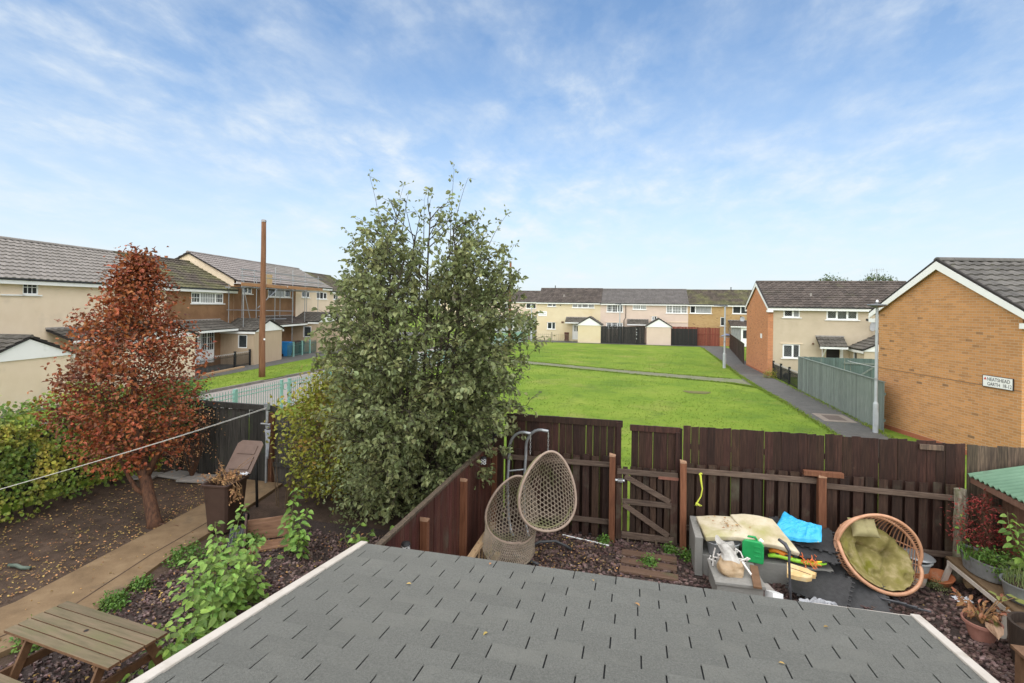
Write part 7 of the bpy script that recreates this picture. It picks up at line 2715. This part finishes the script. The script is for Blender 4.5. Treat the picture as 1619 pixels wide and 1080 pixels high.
NST = 15
for s_ in range(NST):
    az = 2 * pi * s_ / NST + RV.uniform(-0.25, 0.25)
    top = RV.uniform(4.6, 6.6) if s_ % 3 else RV.uniform(5.9, 6.65)
    out = RV.uniform(0.35, 0.75)
    pts = [Vector((0.10 * cos(az), 0.10 * sin(az), -0.1))]
    n = 14
    for i in range(1, n + 1):
        f = i / n
        z = top * f
        rr = pw(ENV, z) * out * (f ** 0.75)
        pts.append(Vector((AX.x * f + rr * cos(az) + 0.07 * noise.noise((s_, f * 4, 1)), AX.y * f + rr * sin(az) + 0.07 * noise.noise((s_, f * 4, 9)), z)))
    br.tube(pts, [0.052 * (1 - 0.88 * i / n) + 0.003 for i in range(n + 1)], 6, cap=False)
    nsec = int(top * 7.4)
    for k in range(nsec):
        f = 0.06 + 0.94 * (k + RV.random() * 0.9) / nsec
        x_ = f * n
        i = min(n - 1, int(x_))
        p = pts[i] + (pts[i + 1] - pts[i]) * (x_ - i)
        aa = az + RV.gauss(0, 0.95)
        d = Vector((cos(aa), sin(aa), RV.uniform(0.15, 1.0) + 0.6 * sstep(0.6, 1.0, f))).normalized()
        room = pw(ENV, p.z + 0.3)
        L_ = max(0.25, min(1.35, room * RV.uniform(0.45, 0.95)))
        q_ = [p]
        for j in range(5):
            d = (d + rv(0.10) + Vector((0, 0, -0.04))).normalized()
            nxt = q_[-1] + d * L_ / 5
            if lim(nxt) > 1.03:
                break
            q_.append(nxt)
        if len(q_) < 2:
            continue
        br.tube(q_, [0.012 * (1 - 0.8 * j / len(q_)) for j in range(len(q_))], 4, cap=False)
        dens = 1.0 if p.z < 4.4 else max(0.36, 1.0 - (p.z - 4.4) * 0.36)
        for j in range(1, len(q_)):
            for _ in range(2):
                if RV.random() > dens:
                    continue
                add_twig(q_[j], d + rv(0.6) + Vector((0, 0, 0.1)), RV.uniform(0.16, 0.36), int(RV.uniform(5, 9) * (0.65 + 0.35 * dens)))
# bare whippy leaders at the very top
for (dx, dy, z0, z1, bend) in ((-0.95, -0.1, 5.4, 7.15, -0.10), (-0.80, 0.0, 5.5, 6.95, 0.08), (0.40, 0.1, 5.6, 7.25, 0.02), (0.55, -0.2, 5.5, 7.0, 0.1), (1.05, 0.2, 5.2, 6.35, 0.15), (-0.2, 0.2, 5.9, 6.7, 0.0), (-1.45, 0.1, 4.8, 6.05, -0.12), (1.35, 0, 4.6, 5.75, 0.12)):
    pts = [Vector((AX.x + dx + bend * (f ** 2) * 3, AX.y + dy, z0 + (z1 - z0) * f)) for f in [i / 7 for i in range(8)]]
    br.tube(pts, [0.010 * (1 - 0.8 * i / 7) for i in range(8)], 4, cap=False)
    for i in range(1, 8):
        for _ in range(1 if i < 7 else 2):
            if RV.random() < 0.88:
                add_twig(pts[i], rv(0.6) + Vector((0, 0, 0.6)), RV.uniform(0.10, 0.22), RV.randrange(3, 7), 0.003, size=(0.05, 0.08))
br.obj('branches', M_bark, tree)
camloc = CAMP - TB
LVs = sorted(range(len(LV)), key=lambda i: (LV[i][0] - camloc).length - 0.6 * RV.random())
near = set(LVs[:900:4][:225])
lm = [leaf_mesh('leaf', M_leaf_tree_o, 1.0, w_) for w_ in (0.58, 0.66, 0.72)]
cr_ = MB()
for i, (p, d, n_, s_) in enumerate(LV):
    if i in near:
        link('leaf', lm[i % 3], tree, p, orient(d, n_), (s_,) * 3)
    else:
        leaf_into(cr_, p, d, n_, s_, s_ * RV.uniform(0.55, 0.72))
cr_.obj('crown', M_leaf_tree, tree, kind='stuff')


def shrub(name, label, cat, base, env, ax, nclump, nleaf, m, size, bark, nst=7, group=None, rr=0.16, top_bias=0.0, wood=True, hollow=0.45, leafw=0.62, spread=1.0, twig_r=0.008, core=None):
    """many leaf clumps hung on real stems inside an envelope radius(z)"""
    t_ = thing(name, label, cat, base, 0, group)
    st_, lf_ = MB(), MB()
    zmin, zmax = env[0][0], env[-1][0]
    stems = []
    for s2 in range(nst):
        az = 2 * pi * s2 / nst + RV.uniform(-0.4, 0.4)
        h = zmin + (zmax - zmin) * RV.uniform(0.6, 0.95)
        pts = [core(h * i / 8) + Vector((cos(az), sin(az), 0)) * pw(env, h * i / 8) * 0.5 * (i / 8) if core else Vector((cos(az) * pw(env, h) * 0.55 * (i / 8) ** 0.8 + ax[0] * i / 8, sin(az) * pw(env, h) * 0.55 * (i / 8) ** 0.8 + ax[1] * i / 8, h * i / 8)) for i in range(9)]
        stems.append(pts)
        if wood:
            st_.tube(pts, [max(0.004, twig_r * 2.2 * (1 - 0.8 * i / 8)) for i in range(9)], 5, cap=False)
    for k in range(nclump):
        z = zmin + (zmax - zmin) * (RV.random() ** (1 - top_bias))
        az = RV.uniform(0, 2 * pi)
        e = pw(env, z) * (1 + 0.42 * noise.noise((cos(az) * 1.6, sin(az) * 1.6, z * 1.4 + base[0])))
        r_ = e * sqrt(RV.uniform(hollow, 1.05))
        c0 = core(z) if core else Vector((ax[0] * min(1, z / zmax * 1.5), ax[1] * min(1, z / zmax * 1.5), z))
        c = c0 + Vector((cos(az) * r_, sin(az) * r_, 0))
        pts = stems[RV.randrange(nst)]
        a_ = min(pts, key=lambda q_: (q_ - c).length + abs(q_.z - (c.z - 0.2)))
        if wood and (a_ - c).length < 1.3:
            mid = (a_ + c) / 2 + Vector((0, 0, 0.08))
            st_.tube([a_, mid, c], [twig_r, twig_r * 0.7, twig_r * 0.35], 4, cap=False)
        outw = Vector((cos(az), sin(az), 0.5))
        for _ in range(nleaf):
            p = c + rv(rr)
            ld = outw * 0.5 * spread + rv(0.6) + Vector((0, 0, -0.25))
            s2 = RV.uniform(*size)
            leaf_into(lf_, p, ld, outw * 0.5 + rv(0.5) + Vector((0, 0, 0.8)), s2, s2 * leafw)
    if wood:
        st_.obj('stems', bark, t_)
    lf_.obj('foliage', m, t_, kind='stuff')
    return t_


# rust red tree (the photograph hides it behind blurred blocks)
def red_core(z):
    return Vector((-0.15 - 0.95 * sstep(0.2, 2.6, z), 0.10 * z, z))


rt = shrub('rust_red_tree', 'rust red leaved tree with a leaning bare trunk beside the sandy path', 'tree', (-9.55, 8.58, 0), [(1.35, 0.75), (1.8, 1.05), (2.5, 1.30), (3.0, 1.28), (3.6, 1.05), (4.2, 0.80), (4.8, 0.52), (5.3, 0.22), (5.5, 0.08)], (0, 0), 500, 25, M_leaf_rust, (0.06, 0.105), M_bark_red, nst=9, rr=0.15, hollow=0.15, core=red_core)
q = MB()
q.tube([(0.06, 0.0, -0.1), (0.0, 0.0, 0.12), (-0.16, 0.03, 0.55), (-0.30, 0.06, 0.9), (-0.46, 0.10, 1.35), (-0.75, 0.2, 2.1), (-1.0, 0.35, 3.2)], [0.17, 0.135, 0.115, 0.11, 0.10, 0.075, 0.04], 12)
q.tube([(-0.16, 0.03, 0.55), (-0.35, -0.10, 0.75), (-0.46, -0.16, 1.0), (-0.60, -0.3, 1.5)], [0.06, 0.045, 0.04, 0.025], 8)
q.tube([(-0.30, 0.06, 0.9), (-0.10, 0.2, 1.5), (0.1, 0.35, 2.2)], [0.07, 0.05, 0.03], 8)
for k in range(14):
    a_ = RV.uniform(0, 6.28)
    q.tube([(-0.5, 0.12, 1.4), (-0.5 + 0.5 * cos(a_), 0.12 + 0.5 * sin(a_), 1.55), (-0.55 + 1.05 * cos(a_), 0.15 + 1.0 * sin(a_), RV.uniform(1.3, 1.8))], [0.02, 0.014, 0.006], 5)
q.obj('trunk', M_bark_red, rt, smooth=True)
q = MB()
q.tube([(0.12, -0.02, 0.05), (0.35, 0.04, 0.03), (0.62, 0.0, 0.05)], [0.03, 0.022, 0.012], 7)
q.obj('root', M_bark_red, rt, smooth=True)

shrub('yellow_bush', 'yellow green bush with orange tinted leaves right of the brown wheelie bin', 'bush', (-6.72, 10.75, 0), [(0.25, 0.5), (0.7, 0.9), (1.3, 1.2), (1.9, 1.28), (2.45, 1.0), (2.9, 0.4)], (0.0, 0.0), 340, 17, M_leaf_yellow, (0.065, 0.115), M_twig, nst=9, rr=0.19, top_bias=0.25, hollow=0.20)
shrub('dark_bush', 'dark green bush between the yellow bush and the big tree', 'bush', (-5.55, 10.25, 0), [(0.1, 0.7), (0.8, 1.0), (1.6, 0.95), (2.3, 0.6), (2.7, 0.3)], (0.0, 0.0), 260, 22, M_leaf_tree, (0.05, 0.085), M_bark, nst=7, rr=0.15, hollow=0.2)
# thin bare canes of the bush, near the bin
q = MB()
cn = thing('bare_stems', 'bare brown shrub stems rising between the bin and the yellow bush', 'shrub', (-7.75, 10.15, 0))
for k in range(9):
    x_, y_ = RV.uniform(-0.3, 0.4), RV.uniform(-0.25, 0.35)
    q.tube([(x_ * 0.5, y_ * 0.5, -0.05), (x_ * 0.8, y_ * 0.8, 0.6), (x_ * 1.2 + RV.uniform(-0.15, 0.15), y_, RV.uniform(0.9, 1.5))], [0.014, 0.010, 0.004], 5)
q.obj('stem', mat('bare_cane', (0.10, 0.065, 0.04), (0.17, 0.115, 0.07), scale=8, rough=0.85), cn)

# ivy hedge along the left edge
hd = thing('ivy_hedge', 'tall yellow green ivy hedge along the left edge of the neighbour garden', 'hedge', (-12.75, 3.0, 0))
q, st2 = MB(), MB()
q3 = MB()


def hedge_x(y, z):
    return 0.30 + 0.42 * noise.noise((y * 0.7, z * 0.9, 2.0)) + 0.16 * noise.noise((y * 2.1, z * 2.2, 5.0)) + 0.30 * sin(pi * min(1, z / 2.4)) - 0.12 * max(0, z - 1.8)


def hedge_top(y):
    return 2.28 + 0.25 * noise.noise((y * 0.8, 0, 3)) + 0.14 * noise.noise((y * 2.6, 0, 8)) + 0.18 * sstep(4.8, 6.0, y) * (1 - sstep(6.6, 8.4, y))


for _ in range(15000):
    y = RV.uniform(0.2, 8.4)
    zt_ = hedge_top(y)
    z = zt_ * RV.random() ** 0.72
    dens = sstep(0.15, 0.9, z)
    if RV.random() > 0.35 + 0.65 * dens:
        continue
    x_ = hedge_x(y, z) - abs(RV.gauss(0, 0.16))
    if z > zt_ - 0.25:
        x_ -= RV.uniform(0, 0.9)
    s_ = RV.uniform(0.05, 0.105)
    leaf_into(q, Vector((x_, y, z + RV.gauss(0, 0.05))), Vector((0.5, 0, -0.6)) + rv(0.5), Vector((0.8, -0.2, 0.6)) + rv(0.4), s_, s_ * 0.85, 0.15)
q.obj('foliage', M_leaf_ivy, hd, kind='stuff')
for k in range(60):
    y = RV.uniform(0.3, 8.2)
    st2.tube([(-0.35 + RV.uniform(0, 0.4), y, -0.05), (-0.1 + RV.uniform(-0.1, 0.3), y + RV.uniform(-0.2, 0.2), 0.9), (RV.uniform(-0.1, 0.3), y + RV.uniform(-0.4, 0.4), 1.9)], [0.02, 0.014, 0.006], 5)
st2.obj('stems', M_bark, hd)
shrub('ivy_clump', 'bright green ivy clump on top of the dark fence right of the rust red tree', 'ivy', (-11.9, 11.35, 0), [(1.1, 0.3), (1.6, 0.6), (2.0, 0.70), (2.3, 0.5), (2.45, 0.2)], (0, 0), 130, 20, M_leaf_mid, (0.05, 0.09), M_bark, nst=5, rr=0.12, hollow=0.3)
shrub('brown_shrub', 'half dead brown shrub against the dark fence under the ivy clump', 'shrub', (-11.2, 11.15, 0), [(0.3, 0.4), (0.9, 0.7), (1.5, 0.75), (1.95, 0.4)], (0, 0), 70, 12, M_dryleaf, (0.03, 0.05), M_bark_red, nst=9, rr=0.16, hollow=0.1, twig_r=0.007)

# large-leaved climbers in front of the roof edge
HM = [leaf_mesh('leaf', M_leaf_lime, 1.0, w_, True) for w_ in (0.60, 0.68, 0.74)]


def climber(label, base, stems, group='heart leaved climbers', size=(0.10, 0.165), dens=24, jit=0.02):
    t_ = thing('climbing_plant', label, 'plant', base, 0, group)
    q_ = MB()
    for (x0_, y0_, x1_, y1_, h, lean) in stems:
        pts = []
        for i in range(9):
            f = i / 8
            pts.append(Vector((x0_ + (x1_ - x0_) * f + 0.04 * sin(f * 7 + x0_ * 9), y0_ + (y1_ - y0_) * f + 0.04 * cos(f * 6 + y0_ * 9), h * (f ** 0.9) - lean * max(0, f - 0.75) ** 2 * 6)))
        q_.tube(pts, [0.007 * (1 - 0.6 * i / 8) for i in range(9)], 5, cap=False)
        n = max(6, int(dens * h))
        for k in range(n):
            f = 0.12 + 0.88 * (k + RV.random() * 0.6) / n
            i = min(7, int(f * 8))
            p = pts[i] + (pts[i + 1] - pts[i]) * (f * 8 - i)
            az = k * 2.4 + RV.uniform(-0.4, 0.4)
            o_ = Vector((cos(az), sin(az), 0.15))
            s_ = RV.uniform(*size) * (1.05 - 0.35 * f)
            pe = p + o_ * s_ * 0.55
            q_.tube([p, pe], 0.002, 3, cap=False)
            link('leaf', HM[k % 3], t_, pe, orient(o_ * 0.8 + Vector((0.1, -0.1, -0.40)) + rv(0.2), Vector((0.35, -0.45, 0.9)) + o_ * 0.3 + rv(0.25)), (s_,) * 3)
    q_.obj('stem', mat('green_stem', (0.12, 0.20, 0.04), (0.16, 0.14, 0.06), scale=6, rough=0.6), t_)
    return t_


climber('tallest heart leaved climber, its tip rising right of the wooden trough', (-5.95, 8.15, 0), [(0, 0, -0.05, 0.1, 1.25, 0.05), (0.12, 0.0, 0.22, 0.0, 0.95, 0.15), (-0.1, 0, -0.15, 0.05, 0.75, 0.1), (0.15, -0.1, 0.3, -0.1, 0.6, 0.2)], dens=30)
climber('heart leaved climber standing in front of the brown bin and black rack', (-6.55, 7.45, 0), [(0, 0, 0.02, 0.1, 1.15, 0.05), (0.05, 0, 0.15, -0.05, 0.75, 0.12), (-0.3, -0.1, -0.42, 0.0, 0.85, 0.1), (-0.2, 0, -0.25, 0, 0.6, 0.1)], dens=26)
climber('broad mass of heart leaved climbers along the white roof edge', (-5.75, 6.35, 0), [(RV.uniform(-0.45, 0.42), RV.uniform(-0.6, 0.5), RV.uniform(-0.6, 0.55), RV.uniform(-0.65, 0.6), RV.uniform(0.55, 1.15), 0.12) for _ in range(30)], dens=23, size=(0.09, 0.16))
climber('low heart leaved climber against the end of the picnic table', (-5.55, 5.42, 0), [(RV.uniform(-0.25, 0.2), RV.uniform(-0.3, 0.3), RV.uniform(-0.3, 0.3), RV.uniform(-0.4, 0.35), RV.uniform(0.4, 0.75), 0.12) for _ in range(12)], dens=20, size=(0.10, 0.16))
climber('small heart leaved climber at the upper corner of the white roof edge', (-4.85, 8.35, 0), [(0, 0, 0.15, -0.1, 0.8, 0.25), (0.05, 0, 0.3, 0.1, 0.6, 0.3), (0, 0, -0.2, 0, 0.55, 0.1)], dens=13)
climber('bright leaf rosette against the foot of the red brown fence', (-3.95, 8.2, 0), [(0, 0, 0.3, -0.1, 1.0, 0.3), (0, 0, -0.1, 0.1, 0.85, 0.3), (0.1, 0, 0.4, 0.1, 0.9, 0.2)], dens=10, size=(0.10, 0.15))
climber('small fresh shoot at the bottom edge beneath the picnic table', (-5.5, 4.68, 0), [(0, 0, 0.02, 0.03, 0.42, 0.05), (0.05, 0.05, 0.15, 0.0, 0.34, 0.1), (-0.05, 0, -0.15, 0.05, 0.35, 0.1)], dens=22, size=(0.07, 0.11))

# plants on the right
shrub('acer', 'crimson leaved acer between the old post and the shed', 'shrub', (5.58, 10.05, 0.0), [(0.55, 0.15), (0.85, 0.28), (1.15, 0.33), (1.4, 0.2), (1.55, 0.08)], (0.0, 0.0), 60, 18, M_leaf_acer, (0.035, 0.06), M_bark_red, nst=5, rr=0.08, leafw=0.35, hollow=0.1)
t_ = climber('lime green vine with lobed leaves rising above the zinc tub', (5.55, 9.02, 0.70), [(0, 0, -0.06, 0.1, 0.85, 0.0), (0.05, 0, 0.15, -0.05, 0.70, 0.1), (0, 0, -0.14, 0.16, 0.95, 0.05), (0.02, 0, 0.08, 0.12, 0.75, 0.1), (0.1, 0, 0.35, 0.1, 0.6, 0.1)], group='lime vines', dens=24, size=(0.10, 0.15))
climber('thin vine with a few lime leaves climbing the old post', (5.40, 10.22, 0.5), [(0, 0, -0.02, -0.03, 0.75, 0.0), (0.02, 0, 0.12, -0.1, 0.5, 0.05)], group='lime vines', dens=11, size=(0.05, 0.08))


def tuft(name, label, cat, base, n, h, w, m, rad=0.12, group=None):
    t2 = thing(name, label, cat, base, 0, group)
    q_ = MB()
    for _ in range(n):
        a_, r_ = RV.uniform(0, 6.28), rad * sqrt(RV.random())
        p = Vector((r_ * cos(a_), r_ * sin(a_), -0.01))
        b_ = RV.uniform(0, 6.28)
        d = Vector((cos(b_), sin(b_), 0))
        hh = h * RV.uniform(0.5, 1.1)
        s2 = Vector((-d.y, d.x, 0)) * w
        m1 = p + Vector((0, 0, hh * 0.7)) + d * hh * 0.22
        e_ = p + Vector((0, 0, hh * 0.9)) + d * hh * 0.62
        q_.add([p - s2, p + s2, m1 + s2 * 0.8, m1 - s2 * 0.8, e_], [(0, 1, 2, 3), (3, 2, 4)])
    q_.obj('blades', m, t2, kind='stuff')
    return t2


tuft('trough_herbs', 'low green herbs filling the oval zinc trough', 'herbs', (5.40, 9.72, 0.70), 170, 0.16, 0.010, M_weed, 0.30)
shrub('trough_weeds', 'leafy weeds spilling from the near end of the oval trough', 'plant', (5.46, 9.42, 0.66), [(0.0, 0.12), (0.12, 0.22), (0.25, 0.12)], (0, 0), 40, 14, M_weed, (0.03, 0.05), M_twig, nst=4, rr=0.05, wood=False)
tuft('tub_grass', 'tuft of pale grass growing in the round zinc tub', 'grass tuft', (5.45, 8.95, 0.69), 90, 0.34, 0.005, mat('pale_grass', (0.16, 0.21, 0.07), (0.24, 0.28, 0.11), scale=3, risl=0.3, trans=0.25), 0.2)
pb = thing('bronze_plant', 'orange bronze leaved plant in the pinkish flower pot', 'plant', (4.80, 8.62, 0.20))
q, lv = MB(), MB()
for k in range(13):
    a_ = k * 2.4
    L_ = RV.uniform(0.22, 0.42)
    e_ = Vector((cos(a_) * L_ * 0.75, sin(a_) * L_ * 0.75, L_ * 0.95))
    q.tube([(0, 0, 0), e_ * 0.5 + Vector((0, 0, 0.05)), e_], [0.006, 0.005, 0.003], 5)
    for j in range(7):
        f = 0.45 + 0.6 * j / 7
        p = e_ * f
        s_ = RV.uniform(0.07, 0.12)
        leaf_into(lv, p, Vector((cos(a_), sin(a_), 0.1)) + rv(0.6), Vector((0, 0, 1)) + rv(0.3), s_, s_ * 0.42)
for (dx, dy, dz) in ((0.45, 0.1, 0.40), (0.5, 0.3, 0.36)):
    q.tube([(0, 0, 0.1), (dx * 0.5, dy * 0.5, dz * 0.8), (dx, dy, dz)], [0.006, 0.005, 0.003], 5)
q.obj('stem', M_twig, pb)
lv.obj('foliage', M_leaf_orange, pb, kind='stuff')
lv = MB()
for k in range(14):
    a_ = RV.uniform(0, 6.28)
    s_ = RV.uniform(0.12, 0.19)
    leaf_into(lv, Vector((0.36 + RV.uniform(-0.1, 0.1), 0.2 + RV.uniform(-0.1, 0.1), 0.36)) if k < 6 else Vector((0.05 * cos(a_), 0.05 * sin(a_), 0.12)), Vector((cos(a_), sin(a_), 0.0)), Vector((0, 0, 1)) + rv(0.3), s_, s_ * 0.4)
lv.obj('broad_leaf', mat('olive_yellow_leaf', (0.16, 0.20, 0.05), (0.30, 0.26, 0.09), scale=3, risl=0.3, trans=0.2), pb, kind='stuff')
lv = MB()
for k in range(3):
    leaf_into(lv, Vector((-0.04 + 0.07 * k, -0.13, 0.12)), Vector((0.3 - 0.3 * k, -0.7, -0.5)), Vector((0, -0.6, 0.8)), 0.22, 0.12)
lv.obj('dead_leaf', mat('pale_dead_leaf', (0.48, 0.30, 0.19), (0.56, 0.38, 0.26), scale=5, rough=0.8), pb, kind='stuff')

# weeds by the path, the boards, the fences
WS = ((-7.66, 7.55, 0.30, 'leafy weed clump on the edge of the sandy path below the brown bin'), (-7.55, 6.15, 0.20, 'small weed tuft at the path edge above the picnic table'), (-7.62, 6.65, 0.12, 'tiny weed patch on the path edge between the two larger clumps'), (-7.05, 8.35, 0.26, 'low green weed at the foot of the brown bin'), (0.30, 9.55, 0.11, 'flat strip of weed between the stepping boards'), (0.98, 9.98, 0.10, 'round leaved weed at the right foot of the gate'), (0.68, 10.15, 0.08, 'small weed under the gate'), (-0.55, 10.2, 0.08, 'small weed at the left gate post'), (4.95, 6.2, 0.30, 'mossy weed patch by the timber stand'), (-7.75, 5.2, 0.25, 'grassy weed under the left end of the picnic table'))
for (x, y, r_, lab) in WS:
    shrub('weed', lab, 'weed', (x, y, 0.0), [(0.0, r_ * 0.8), (r_ * 0.35, r_), (r_ * 0.75, r_ * 0.4)], (0, 0), int(30 + 120 * r_), 10, M_weed, (0.03, 0.06), M_twig, nst=3, rr=0.05, wood=False, group='weeds', hollow=0.0)
t_ = shrub('moss_mound', 'dark green mossy mound beside the bucket and terracotta bowl', 'moss', (4.92, 9.98, 0.0), [(0.0, 0.14), (0.06, 0.15), (0.12, 0.06)], (0, 0), 60, 10, M_leaf_tree, (0.015, 0.03), M_twig, nst=3, rr=0.03, wood=False, hollow=0.0)

# slate chippings and leaf litter: masses nobody could count
q = MB()


def chip(x, y, z, s_):
    a_ = RV.uniform(0, 6.28)
    n = 5
    tz, tw_ = RV.uniform(-0.35, 0.35), RV.uniform(-0.35, 0.35)
    top, bot = [], []
    for k in range(n):
        b_ = a_ + 2 * pi * k / n + RV.uniform(-0.25, 0.25)
        r_ = s_ * RV.uniform(0.6, 1.1)
        dx, dy = r_ * cos(b_), r_ * sin(b_) * 0.75
        top.append((x + dx, y + dy, z + 0.012 + tz * dx + tw_ * dy))
        bot.append((x + dx * 1.06, y + dy * 1.06, z - 0.012 + tz * dx + tw_ * dy))
    q.add(top + bot, [tuple(range(n))] + [(k, n + k, n + (k + 1) % n, (k + 1) % n) for k in range(n)])


for _ in range(9500):
    x, y = RV.uniform(-2.75, 5.75), RV.uniform(7.0, 10.42)
    chip(x, y, 0.008 + RV.uniform(0, 0.02), RV.uniform(0.016, 0.042))
for _ in range(6500):
    x, y = RV.uniform(2.3, 6.0), RV.uniform(3.6, 8.4)
    chip(x, y, 0.008 + RV.uniform(0, 0.02), RV.uniform(0.016, 0.042))
for _ in range(9500):
    y = RV.uniform(3.2, 9.2)
    x = RV.uniform(-7.65, -3.1)
    chip(x, y, 0.02 + RV.uniform(0, 0.02), RV.uniform(0.014, 0.036))
q.obj('slate_chippings', M_slate, kind='stuff')
q = MB()


def litter(n, fx, z, s0, s1):
    for _ in range(n):
        x, y = fx()
        leaf_into(q, Vector((x, y, z + RV.uniform(0, 0.015))), (RV.gauss(0, 1), RV.gauss(0, 1), RV.gauss(0, 0.15)), Vector((RV.gauss(0, 0.3), RV.gauss(0, 0.3), 1)), RV.uniform(s0, s1), RV.uniform(s0, s1) * 0.6)


litter(1500, lambda: (RV.uniform(-12.3, -9.2), RV.uniform(4.8, 11.0)), 0.01, 0.025, 0.06)
litter(420, lambda: (RV.gauss(-9.6, 0.35), RV.uniform(5.2, 10.5)), 0.02, 0.025, 0.055)
litter(60, lambda: (RV.uniform(-9.2, -8.0), RV.uniform(5.5, 9.5)), 0.06, 0.02, 0.05)
litter(1100, lambda: (RV.uniform(-7.5, -3.2), RV.uniform(4.0, 9.3)), 0.045, 0.025, 0.06)
litter(380, lambda: (RV.gauss(-1.2, 0.6), RV.uniform(8.4, 10.3)), 0.04, 0.02, 0.05)
litter(120, lambda: (RV.uniform(2.2, 5.6), RV.uniform(4.5, 10.2)), 0.04, 0.02, 0.045)
q.obj('leaf_litter', M_litter, kind='stuff')
q = MB()
for (x, y, s_) in ((0.02, 3.95, 0.05), (-0.9, 3.2, 0.04), (0.9, 3.4, 0.035), (-1.7, 3.7, 0.04), (1.3, 4.0, 0.04), (-0.3, 4.25, 0.03), (-1.2, 4.3, 0.035)):
    z = 2.33 + (4.42 - y) * 0.1246 + 0.016
    leaf_into(q, Vector((x, y, z)), (RV.gauss(0, 1), RV.gauss(0, 1), 0.05), Vector((0.1, 0.1, 1)), s_, s_ * 0.5)
q.obj('roof_leaves', M_litter, kind='stuff')

# far trees and shrubs
for (x, y, r_, zt, lab) in ((29.6, 89.5, 2.5, 9.35, 'round tree top showing over the middle of the brick ended roof'), (36.3, 91.0, 3.0, 9.75, 'broad tree top showing over the roof beside the large gable')):
    t_ = shrub('far_tree', lab, 'tree', (x, y, 0.4), [(zt - 4.6, r_ * 0.7), (zt - 3.0, r_), (zt - 1.6, r_ * 0.92), (zt - 0.9, r_ * 0.6), (zt - 0.4, r_ * 0.2)], (0, 0), 170, 26, M_far_leaf, (0.16, 0.32), M_bark, nst=6, rr=0.38, group='trees behind the houses', twig_r=0.04)
    q = MB()
    q.tube([(0, 0, -0.2), (0.1, 0, 2), (0, 0.1, zt - 3.0)], [0.28, 0.2, 0.12], 9)
    q.obj('trunk', M_bark, t_, smooth=True)
shrub('far_hedge_bush', 'yellow green bush beside the left wall of the yellow house', 'bush', (-13.6, 65.5, 0.4), [(0.0, 1.0), (1.2, 1.5), (2.4, 1.2), (3.0, 0.4)], (0, 0), 90, 20, M_leaf_yellow, (0.12, 0.22), M_bark, nst=5, rr=0.3)
shrub('path_weeds', 'tuft of weeds at the foot of the brick corner by the path', 'weed', (7.95, 33.9, 0.45), [(0.0, 0.25), (0.2, 0.35), (0.4, 0.15)], (0, 0), 30, 12, M_leaf_yellow, (0.05, 0.09), M_twig, nst=3, rr=0.08, wood=False, group='weeds')
